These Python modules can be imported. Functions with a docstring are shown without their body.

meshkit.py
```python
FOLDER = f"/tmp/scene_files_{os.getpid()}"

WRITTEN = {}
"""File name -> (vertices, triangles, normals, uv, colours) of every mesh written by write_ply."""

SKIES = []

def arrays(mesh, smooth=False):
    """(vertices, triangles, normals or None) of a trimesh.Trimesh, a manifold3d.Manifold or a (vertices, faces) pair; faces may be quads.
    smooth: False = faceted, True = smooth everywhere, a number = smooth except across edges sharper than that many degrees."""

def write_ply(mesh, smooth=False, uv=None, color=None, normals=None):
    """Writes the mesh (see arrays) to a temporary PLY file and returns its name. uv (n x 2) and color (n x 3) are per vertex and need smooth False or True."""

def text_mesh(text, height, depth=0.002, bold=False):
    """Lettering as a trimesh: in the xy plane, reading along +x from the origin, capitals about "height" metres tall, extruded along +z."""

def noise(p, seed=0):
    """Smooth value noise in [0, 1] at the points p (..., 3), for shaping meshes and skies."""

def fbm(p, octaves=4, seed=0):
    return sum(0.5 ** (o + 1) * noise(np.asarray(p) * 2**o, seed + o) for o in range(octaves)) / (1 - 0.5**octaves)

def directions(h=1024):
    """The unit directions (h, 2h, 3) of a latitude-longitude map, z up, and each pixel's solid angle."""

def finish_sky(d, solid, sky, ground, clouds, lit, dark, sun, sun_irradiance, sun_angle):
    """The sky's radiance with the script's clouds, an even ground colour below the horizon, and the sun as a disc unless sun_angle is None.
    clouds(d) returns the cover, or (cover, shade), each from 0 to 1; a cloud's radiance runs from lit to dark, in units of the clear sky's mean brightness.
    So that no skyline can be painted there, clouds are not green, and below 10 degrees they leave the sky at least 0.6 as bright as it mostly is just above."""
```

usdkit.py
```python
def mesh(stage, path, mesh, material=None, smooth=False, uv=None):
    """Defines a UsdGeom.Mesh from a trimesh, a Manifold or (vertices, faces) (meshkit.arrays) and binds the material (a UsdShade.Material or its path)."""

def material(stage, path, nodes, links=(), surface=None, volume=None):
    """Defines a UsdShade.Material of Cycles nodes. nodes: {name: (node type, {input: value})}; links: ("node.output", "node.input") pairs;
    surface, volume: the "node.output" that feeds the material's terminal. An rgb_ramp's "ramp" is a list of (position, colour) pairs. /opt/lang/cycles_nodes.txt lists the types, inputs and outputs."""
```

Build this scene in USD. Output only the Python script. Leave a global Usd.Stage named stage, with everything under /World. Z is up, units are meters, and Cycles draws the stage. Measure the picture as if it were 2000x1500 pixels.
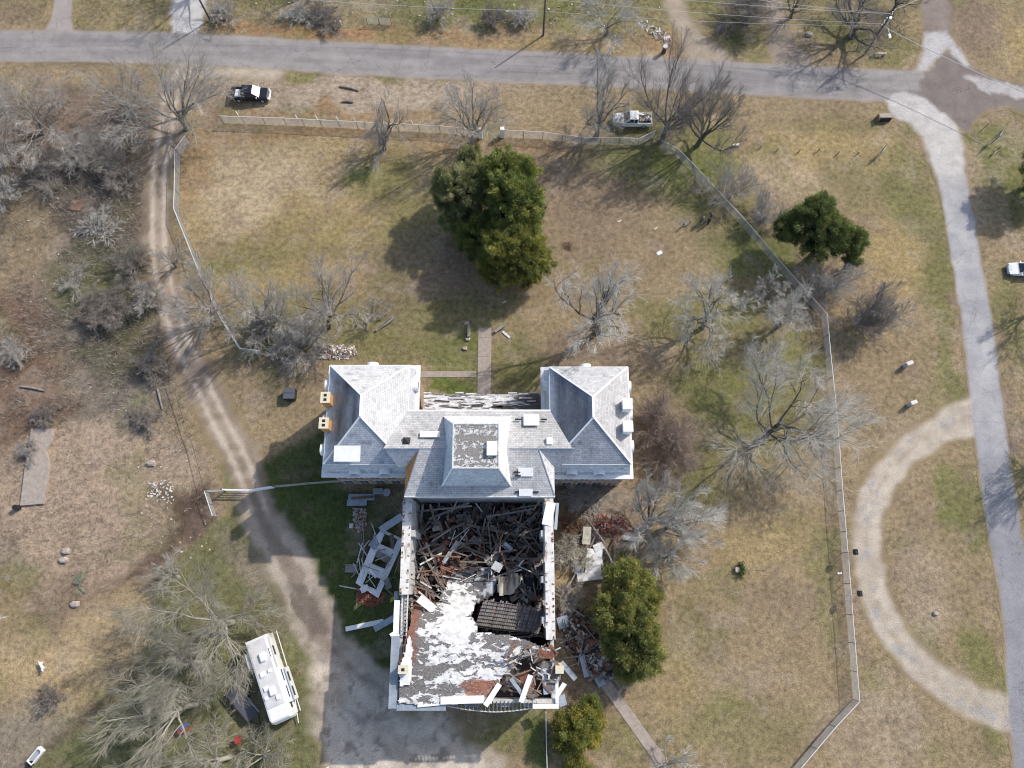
import math, random, numpy as np, trimesh, manifold3d as m3, shapely, shapely.geometry as sg
import usdkit, meshkit
from pxr import Usd, UsdGeom, UsdLux, UsdShade, Gf, Sdf, Vt

stage = Usd.Stage.CreateInMemory()
UsdGeom.SetStageUpAxis(stage, UsdGeom.Tokens.z); UsdGeom.SetStageMetersPerUnit(stage, 1.0)
world = UsdGeom.Xform.Define(stage, '/World'); stage.SetDefaultPrim(world.GetPrim())
UsdGeom.Scope.Define(stage, '/World/Looks')
# ------------------------------------------------------------------ camera, sky, sun, exposure
HC, FP = 92.0, 1413.0                       # drone height, focal length in photo pixels
TILT = math.atan(400 / FP); CT, ST = math.cos(TILT), math.sin(TILT)
cam = UsdGeom.Camera.Define(stage, '/World/camera')
cam.AddTranslateOp().Set(Gf.Vec3d(0, 0, HC)); cam.AddRotateXOp().Set(math.degrees(TILT))
cam.CreateHorizontalApertureAttr(36.0); cam.CreateVerticalApertureAttr(27.0)
cam.CreateFocalLengthAttr(FP / 2000 * 36); cam.CreateClippingRangeAttr(Gf.Vec2f(0.5, 9000))
cam.CreateExposureAttr(0.33)
SUN = np.array([0.78, 0.625, 0.0]); SUN /= np.linalg.norm(SUN); EL = math.radians(38.5)
usdkit.material(stage, '/World/Looks/sky_look', {
    'sky': ('sky_texture', {'sky_type': 'single_scattering', 'sun_disc': False, 'sun_elevation': EL, 'sun_rotation': math.atan2(SUN[0], SUN[1]), 'aerosol_density': 2.0}),
    'bg': ('background_shader', {'strength': 0.15})}, [('sky.color', 'bg.color')], surface='bg.background')
dome = UsdLux.DomeLight.Define(stage, '/World/sky'); dome.GetPrim().SetCustomDataByKey('kind', 'structure')
UsdShade.MaterialBindingAPI.Apply(dome.GetPrim()).Bind(UsdShade.Material.Get(stage, '/World/Looks/sky_look'))
sun = UsdLux.DistantLight.Define(stage, '/World/sun')
sun.CreateIntensityAttr(0.82); sun.CreateAngleAttr(0.9); sun.CreateNormalizeAttr(True); sun.CreateColorAttr(Gf.Vec3f(1, 0.945, 0.87))
sun.AddRotateZOp().Set(math.degrees(math.atan2(SUN[1], SUN[0])) + 90); sun.AddRotateXOp().Set(90 - math.degrees(EL))

# ------------------------------------------------------------------ helpers
def W(x, y, z=0.0):
    "point of the place, at height z, that photo pixel (x, y) shows"
    u, v = (x - 1000) / FP, (750 - y) / FP
    k = (HC - z) / (CT - v * ST)
    return np.array([u * k, (ST + v * CT) * k, z])
def PX(X, Y, Z=0.0):
    dep = Y * ST + (HC - Z) * CT
    return 1000 + FP * X / dep, 750 - FP * (Y * CT - (HC - Z) * ST) / dep
def pxm(y): return FP / HC * (CT - (750 - y) / FP * ST)
def toph(b, t):
    "height of an upright at ground pixel b whose top shows at pixel t (least squares), and the sideways lean of its top"
    B = W(*b); hs = np.arange(1, 22, .25)
    e = [np.hypot(*(np.array(PX(B[0], B[1], h)) - t)) for h in hs]; h = hs[int(np.argmin(e))]
    T = W(*t, h); return h, T[:2] - B[:2]
def fbm(p, o=4, seed=0): return meshkit.fbm(p, o, seed) if False else _fbm(p, o, seed)
def _fbm(p, o, seed):
    s, a, t = 0.0, 1.0, 0.0; p = np.asarray(p, float)
    for k in range(o):
        s = s + a * meshkit.noise(p * 2.0 ** k + 17.3 * k, seed + k); t += a; a *= .5
    return s / t
def n2(x, y, sc, o=3, seed=0, z=0.0):
    p = np.stack([np.asarray(x, float) * sc, np.asarray(y, float) * sc, np.full(np.shape(x), z + .37)], -1)
    return _fbm(p, o, seed)
def sstep(a, b, x): t = np.clip((x - a) / (b - a), 0, 1); return t * t * (3 - 2 * t)

_used, _loc = {}, {}
def numbered(path):
    n = _used.get(path, -1) + 1; _used[path] = n
    return path if n == 0 else f'{path}_{n:03d}'
def tag(prim, label=None, cat=None, group=None, kind=None):
    for k, v in (('label', label), ('category', cat), ('group', group), ('kind', kind)):
        if v: prim.SetCustomDataByKey(k, v)
def thing(name, label, cat, loc=(0, 0, 0), rz=0.0, group=None, kind=None):
    p = numbered('/World/' + name); x = UsdGeom.Xform.Define(stage, p)
    x.AddTranslateOp().Set(Gf.Vec3d(*map(float, loc)))
    if rz: x.AddRotateZOp().Set(math.degrees(rz))
    tag(x.GetPrim(), label, cat, group, kind); _loc[p] = np.array(loc, float)
    return p
def part(name, mesh, mat, parent=None, label=None, cat=None, group=None, kind=None, smooth=False, col=None, uvw=None, w=False, nrm=None):
    "one Mesh under parent (or top-level). w: coordinates are of the place, not of the parent"
    p = numbered((parent or '/World') + '/' + name)
    if isinstance(mesh, MB): mesh = mesh.get()
    v, f, n = meshkit.arrays(mesh, False if col is not None and smooth not in (True,) else smooth)
    if w and parent:
        q = '/'.join(parent.split('/')[:3]); v = v - _loc[q]
    m = UsdGeom.Mesh.Define(stage, p)
    m.CreatePointsAttr(Vt.Vec3fArray.FromNumpy(v.astype(np.float32)))
    m.CreateFaceVertexCountsAttr(Vt.IntArray.FromNumpy(np.full(len(f), 3, np.int32)))
    m.CreateFaceVertexIndicesAttr(Vt.IntArray.FromNumpy(f.astype(np.int32).ravel()))
    m.CreateSubdivisionSchemeAttr('none')
    if n is not None:
        m.CreateNormalsAttr(Vt.Vec3fArray.FromNumpy(n.astype(np.float32))); m.SetNormalsInterpolation('vertex')
    api = UsdGeom.PrimvarsAPI(m)
    if col is not None:
        api.CreatePrimvar('col', Sdf.ValueTypeNames.Color3fArray, 'vertex').Set(Vt.Vec3fArray.FromNumpy(np.clip(col, 0.005, .9).astype(np.float32)))
    if uvw is not None:
        api.CreatePrimvar('uvw', Sdf.ValueTypeNames.Float3Array, 'vertex').Set(Vt.Vec3fArray.FromNumpy(uvw.astype(np.float32)))
    UsdShade.MaterialBindingAPI.Apply(m.GetPrim()).Bind(UsdShade.Material.Get(stage, M[mat]))
    tag(m.GetPrim(), label, cat, group, kind)
    return p

BOXV = np.array([[x, y, z] for x in (-.5, .5) for y in (-.5, .5) for z in (-.5, .5)])
BOXF = np.array([[0, 1, 3], [0, 3, 2], [4, 6, 7], [4, 7, 5], [0, 4, 5], [0, 5, 1], [2, 3, 7], [2, 7, 6], [0, 2, 6], [0, 6, 4], [1, 5, 7], [1, 7, 3]])
def rz_(a): c, s = math.cos(a), math.sin(a); return np.array([[c, -s, 0], [s, c, 0], [0, 0, 1]])
def frame(d):
    d = np.asarray(d, float) / np.linalg.norm(d); r = np.array([0, 0, 1.]) if abs(d[2]) < .95 else np.array([1., 0, 0])
    s = np.cross(r, d); s /= np.linalg.norm(s); return np.stack([d, s, np.cross(d, s)], 1)
class MB:
    def __init__(s): s.V, s.F, s.n = [], [], 0
    def add(s, v, f): v = np.asarray(v, float); s.V.append(v); s.F.append(np.asarray(f, int) + s.n); s.n += len(v); return s
    def box(s, c, size, R=None):
        v = BOXV * np.asarray(size, float)
        if R is not None: v = v @ (rz_(R) if np.ndim(R) == 0 else R).T
        return s.add(v + np.asarray(c, float), BOXF)
    def b6(s, x0, x1, y0, y1, z0, z1): return s.box(((x0 + x1) / 2, (y0 + y1) / 2, (z0 + z1) / 2), (x1 - x0, y1 - y0, z1 - z0))
    def bar(s, a, b, w, h):
        a, b = np.asarray(a, float), np.asarray(b, float); L = np.linalg.norm(b - a)
        return s.box((a + b) / 2, (L, w, h), frame(b - a))
    def tube(s, pts, r, n=6, cap=True):
        pts = np.asarray(pts, float); k = len(pts); r = np.broadcast_to(r, (k,)); t = np.gradient(pts, axis=0); rings = []
        R0 = None
        for i in range(k):
            fr = frame(t[i]); a = np.arange(n) * 2 * np.pi / n
            rings.append(pts[i] + r[i] * (np.cos(a)[:, None] * fr[:, 1] + np.sin(a)[:, None] * fr[:, 2]))
        v = np.vstack(rings); f = []
        for i in range(k - 1):
            for j in range(n):
                a, b = i * n + j, i * n + (j + 1) % n; f += [[a, b, b + n], [a, b + n, a + n]]
        if cap:
            for base, sg_ in ((0, -1), ((k - 1) * n, 1)):
                for j in range(1, n - 1): f.append([base, base + j + 1, base + j] if sg_ < 0 else [base, base + j, base + j + 1])
        return s.add(v, f)
    def cyl(s, c, r, z0, z1, n=14, r2=None): return s.tube([(c[0], c[1], z0), (c[0], c[1], z1)], [r, r if r2 is None else r2], n)
    def hull(s, pts): return s.man(m3.Manifold.hull_points(np.asarray(pts, float)))
    def man(s, m): q = m.to_mesh(); return s.add(q.vert_properties[:, :3], q.tri_verts)
    def poly(s, xy, z0, z1):
        t = trimesh.creation.extrude_polygon(xy if hasattr(xy, 'area') else sg.Polygon(xy), z1 - z0, engine='earcut'); return s.add(t.vertices + [0, 0, z0], t.faces)
    def get(s): return (np.vstack(s.V), np.vstack(s.F))
def xf(mesh, R=None, t=(0, 0, 0)):
    v, f = mesh.get() if isinstance(mesh, MB) else mesh
    return (v @ (np.eye(3) if R is None else (rz_(R) if np.ndim(R) == 0 else R)).T + np.asarray(t, float), f)
def rbox(x0, x1, y0, y1, z0, z1, r=.08, top=1.0):
    "box with chamfered vertical and upper edges"
    p = []
    for sx in (x0, x1):
        for sy in (y0, y1):
            dx, dy = (r if sx == x0 else -r), (r if sy == y0 else -r)
            p += [(sx + dx, sy, z0), (sx, sy + dy, z0), (sx + dx, sy, z1 - r), (sx, sy + dy, z1 - r), (sx + dx, sy + dy, z1)]
    return p

# ------------------------------------------------------------------ materials
M = {}
def mat(name, color, rough=.7, metal=0.0, noise=0.15, scale=6.0, bump=0.0, spec=.3, col2=None, **kw):
    p = M[name] = '/World/Looks/' + name + '_look'
    c = np.array(color); lo = c * (1 - noise) if col2 is None else np.array(col2); hi = np.clip(c * (1 + noise), 0, .95) if col2 is None else c
    nodes = {'g': ('geometry', {}), 'n': ('noise_texture', {'scale': scale, 'detail': 5.0, 'roughness': .65}), 'r': ('rgb_ramp', {'ramp': [(.3, tuple(lo)), (.7, tuple(hi))]}),
             'p': ('principled_bsdf', dict(roughness=rough, metallic=metal, specular_ior_level=spec, **kw))}
    links = [('g.position', 'n.vector'), ('n.fac', 'r.fac'), ('r.color', 'p.base_color')]
    if bump:
        nodes['b'] = ('bump', {'strength': min(bump * 8, 1.0), 'distance': bump}); links += [('n.fac', 'b.height'), ('b.normal', 'p.normal')]
    usdkit.material(stage, p, nodes, links, surface='p.BSDF')
def vmat(name, rough=.9, s1=5.0, a1=.35, s2=1.1, a2=.15, bump=.05, spec=.15, streak=None, slate=None, cracks=False, trans=0.0, detail=6.0, rg=.75):
    "colour from the mesh's own primvar, broken up by noise"
    p = M[name] = '/World/Looks/' + name + '_look'
    nodes = {'g': ('geometry', {}), 'a': ('attribute', {'attribute': 'col'}),
             'n1': ('noise_texture', {'scale': s1, 'detail': detail, 'roughness': rg}), 'n2': ('noise_texture', {'scale': s2, 'detail': 4.0, 'roughness': .6}),
             'm1': ('map_range', {'from_min': .3, 'from_max': .7, 'to_min': 1 - a1, 'to_max': 1 + a1}), 'm2': ('map_range', {'from_min': .3, 'from_max': .7, 'to_min': 1 - a2, 'to_max': 1 + a2}),
             'k': ('math', {'math_type': 'multiply'}), 'x': ('vector_math', {'math_type': 'scale'}), 'p': ('principled_bsdf', {'roughness': rough, 'specular_ior_level': spec}),
             'b': ('bump', {'strength': 1.0, 'distance': bump})}
    links = [('g.position', 'n1.vector'), ('g.position', 'n2.vector'), ('n1.fac', 'm1.value'), ('n2.fac', 'm2.value'), ('m1.result', 'k.value1'), ('m2.result', 'k.value2'),
             ('a.color', 'x.vector1'), ('x.vector', 'p.base_color'), ('n1.fac', 'b.height'), ('b.normal', 'p.normal')]
    if streak:
        nodes['mp'] = ('mapping', {'scale': streak}); links[0] = ('g.position', 'mp.vector'); links.append(('mp.vector', 'n1.vector'))
    if cracks:
        nodes['vo'] = ('voronoi_texture', {'feature': 'distance_to_edge', 'scale': .15}); nodes['wn'] = ('noise_texture', {'scale': .9, 'detail': 5.0}); nodes['wa'] = ('vector_math', {'math_type': 'multiply_add', 'vector2': (1.6, 1.6, 1.6)}); nodes['cm'] = ('map_range', {'from_min': .002, 'from_max': .007, 'to_min': .72, 'to_max': 1.0, 'clamp': True}); nodes['k3'] = ('math', {'math_type': 'multiply'})
        links += [('g.position', 'wn.vector'), ('wn.color', 'wa.vector1'), ('g.position', 'wa.vector3'), ('wa.vector', 'vo.vector'), ('vo.distance', 'cm.value'), ('cm.result', 'k3.value1'), ('k.value', 'k3.value2'), ('k3.value', 'x.scale')]
    elif slate:
        nodes['u'] = ('attribute', {'attribute': 'uvw'}); nodes['br'] = ('brick_texture', {'scale': 1.0, 'brick_width': slate[0], 'row_height': slate[1], 'mortar_size': .018, 'mortar_smooth': .3, 'color1': (1.12,) * 3, 'color2': (.86,) * 3, 'mortar': (.55,) * 3})
        nodes['bw'] = ('rgb_to_bw', {}); nodes['k2'] = ('math', {'math_type': 'multiply'})
        links += [('u.vector', 'br.vector'), ('br.color', 'bw.color'), ('bw.val', 'k2.value1'), ('k.value', 'k2.value2'), ('k2.value', 'x.scale')]
        links = [l for l in links if l != ('n1.fac', 'b.height')] + [('k2.value', 'b.height')]
    if not slate and not cracks: links.append(('k.value', 'x.scale'))
    surf = 'p.BSDF'
    if trans:
        nodes['t'] = ('translucent_bsdf', {}); nodes['mx'] = ('mix_closure', {'fac': trans})
        links += [('x.vector', 't.color'), ('p.BSDF', 'mx.closure1'), ('t.BSDF', 'mx.closure2')]; surf = 'mx.closure'
    usdkit.material(stage, p, nodes, links, surface=surf)
vmat('ground', s1=1.5, a1=.55, s2=8.0, a2=.42, bump=.10, detail=8.0, rg=.75)
vmat('pavement', s1=5.0, a1=.20, s2=.5, a2=.14, bump=.02, rough=.85, cracks=True)
def peelmat(name, sc, stretch, dark0, dark1, white):
    "white paint flaking off dark roofing: primvar col.r biases towards white, col.g towards rusty felt, col.b scales darkness"
    p = M[name] = '/World/Looks/' + name + '_look'
    nodes = {'g': ('geometry', {}), 'mp': ('mapping', {'scale': stretch}), 'a': ('attribute', {'attribute': 'col'}), 'se': ('separate_color', {}), 'n': ('noise_texture', {'scale': sc, 'detail': 9.0, 'roughness': .68, 'distortion': .6}), 'n2': ('noise_texture', {'scale': 7.0, 'detail': 6.0, 'roughness': .7}), 'n3': ('noise_texture', {'scale': 1.6, 'detail': 8.0, 'roughness': .7}),
             'ad': ('math', {'math_type': 'add'}), 'mr': ('map_range', {'range_type': 'smoothstep', 'from_min': .985, 'from_max': 1.02, 'clamp': True}), 'd': ('rgb_ramp', {'ramp': [(.35, dark0), (.65, dark1)]}), 'w': ('rgb_ramp', {'ramp': [(.32, tuple(c * .55 for c in white)), (.58, white)]}), 'f': ('rgb_ramp', {'ramp': [(.3, (.13, .05, .035)), (.7, (.33, .15, .095))]}),
             'm1': ('mix_color', {'blend_type': 'mix'}), 'm2': ('mix_color', {'blend_type': 'mix'}), 'b': ('bump', {'strength': 1.0, 'distance': .05}), 'p': ('principled_bsdf', {'roughness': .75, 'specular_ior_level': .2})}
    usdkit.material(stage, p, nodes, [('g.position', 'mp.vector'), ('mp.vector', 'n.vector'), ('g.position', 'n2.vector'), ('g.position', 'n3.vector'), ('a.color', 'se.color'), ('se.r', 'ad.value1'), ('n.fac', 'ad.value2'), ('ad.value', 'mr.value'), ('n2.fac', 'd.fac'), ('n3.fac', 'w.fac'), ('n2.fac', 'f.fac'),
        ('mr.result', 'm1.fac'), ('d.color', 'm1.a'), ('w.color', 'm1.b'), ('se.g', 'm2.fac'), ('m1.result', 'm2.a'), ('f.color', 'm2.b'), ('m2.result', 'p.base_color'), ('mr.result', 'b.height'), ('b.normal', 'p.normal')], surface='p.BSDF')
peelmat('peel_rear', 1.25, (.75, 1.5, .4), (.07, .066, .064), (.24, .23, .222), (.70, .70, .70)); peelmat('peel_deck', 1.9, (1, 1.3, 1), (.14, .125, .11), (.30, .29, .28), (.62, .62, .62)); peelmat('peel_porch', 1.7, (.3, 1.7, 1), (.06, .055, .05), (.2, .18, .165), (.70, .70, .71))
vmat('gravel', s1=6.0, a1=.30, s2=.7, a2=.14, bump=.06)
vmat('slates', s1=2.2, a1=.16, s2=.5, a2=.1, bump=.02, slate=(.34, .24), rough=.6, spec=.35)
vmat('peeling', s1=2.5, a1=.18, s2=.8, a2=.12, bump=.03, rough=.7)
vmat('paintwood', s1=3.0, a1=.22, s2=.7, a2=.12, bump=.02, rough=.7)
vmat('foliage', s1=6.0, a1=.15, s2=1.0, a2=.12, bump=.0, rough=.65, trans=.22)
vmat('stones', s1=5.0, a1=.3, s2=1.0, a2=.15, bump=.05)
mat('bark_dark', (.115, .098, .082), .95, noise=.35, scale=3); mat('bark', (.215, .195, .168), .95, noise=.3, scale=3); mat('bark_pale', (.33, .315, .26), .95, noise=.25, scale=3)
mat('twigs', (.36, .335, .30), .95, noise=.25, scale=2); mat('twigs_olive', (.265, .25, .20), .95, noise=.25, scale=2); mat('twigs_pale', (.44, .425, .385), .95, noise=.2, scale=2); mat('twigs_dark', (.225, .20, .175), .95, noise=.25, scale=2); mat('twigs_red', (.235, .185, .155), .95, noise=.25, scale=2)
mat('white_paint', (.72, .72, .72), .5, noise=.06, scale=1.5); mat('rv_roof', (.56, .55, .55), .35, noise=.16, scale=.8, spec=.5); mat('white_metal', (.78, .79, .80), .45, noise=.05, scale=1)
mat('wall_paint', (.46, .45, .43), .85, noise=.22, scale=1.3, bump=.01); mat('old_brick', (.34, .25, .19), .9, noise=.3, scale=3, bump=.02)
mat('orange_brick', (.52, .27, .10), .85, noise=.15, scale=5); mat('cream', (.60, .54, .40), .8, noise=.12, scale=4)
mat('dark', (.018, .018, .02), .6, noise=.2); mat('glass', (.03, .036, .042), .28, spec=.35, noise=.1)
mat('rubber', (.018, .018, .018), .8); mat('black_paint', (.008, .009, .012), .25, spec=.5, noise=.1, coat_weight=.3); mat('black_steel', (.02, .02, .022), .5)
mat('car_white', (.74, .75, .74), .25, spec=.5, noise=.03, coat_weight=.5); mat('chrome', (.5, .5, .52), .45, metal=.6, noise=.05); mat('silver', (.40, .42, .44), .35, metal=.3, noise=.06)
mat('galvanised', (.42, .44, .45), .45, metal=.55, noise=.15); mat('post_grey', (.10, .10, .10), .6, metal=.2); mat('wire', (.50, .50, .49), .5, metal=.2); mat('rail', (.78, .79, .80), .4, metal=.1, noise=.1); mat('cable', (.50, .50, .50), .5)
mat('pole_wood', (.10, .085, .07), .95, noise=.3, scale=5); mat('timber', (.15, .125, .105), .9, noise=.45, scale=1.7); mat('timber_grey', (.235, .215, .20), .9, noise=.35, scale=1.7); mat('timber_dark', (.065, .052, .045), .9, noise=.4, scale=1.7); mat('timber_brown', (.20, .125, .085), .9, noise=.35, scale=2)
mat('timber_white', (.55, .55, .54), .8, noise=.25, scale=2); mat('sheet_blue', (.30, .34, .39), .45, metal=.25, noise=.2, scale=1.5); mat('sheet_white', (.74, .75, .75), .5, noise=.08, scale=1.5)
mat('felt_red', (.30, .12, .065), .95, noise=.35, scale=1.2); mat('felt_black', (.045, .04, .042), .95, noise=.3); mat('brick_red', (.27, .105, .07), .95, noise=.45, scale=2.5); mat('canvas', (.42, .39, .32), .9, noise=.35, scale=2)
mat('concrete', (.33, .28, .24), .9, noise=.2, scale=2.2, bump=.01); mat('stone', (.36, .31, .27), .9, noise=.3, scale=4, bump=.03); mat('stone_white', (.62, .58, .54), .9, noise=.15, scale=4, bump=.02)
mat('puddle', (.13, .11, .085), .12, spec=.5, noise=.08, scale=1); mat('plant_green', (.045, .10, .02), .8, noise=.3); mat('terracotta', (.45, .38, .33), .9)
mat('cloth_blue', (.42, .55, .72), .9, noise=.08); mat('cloth_grey', (.09, .095, .115), .9); mat('cloth_black', (.012, .012, .014), .9); mat('cloth_beige', (.42, .33, .28), .9, noise=.1); mat('denim', (.028, .045, .075), .9); mat('skin', (.42, .27, .20), .6, noise=.05); mat('hair', (.03, .02, .015), .7); mat('hair_pale', (.45, .40, .30), .7); mat('cloth_white', (.7, .7, .72), .9, noise=.05)
mat('fur_white', (.74, .71, .68), .9, noise=.05); mat('red_paint', (.36, .06, .055), .45, noise=.1); mat('blue_paint', (.10, .14, .28), .5); mat('moss', (.27, .31, .22), .95, noise=.25); mat('sign_grey', (.34, .38, .42), .6, noise=.12, scale=6); mat('lamp_white', (.75, .75, .75), .4)

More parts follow.
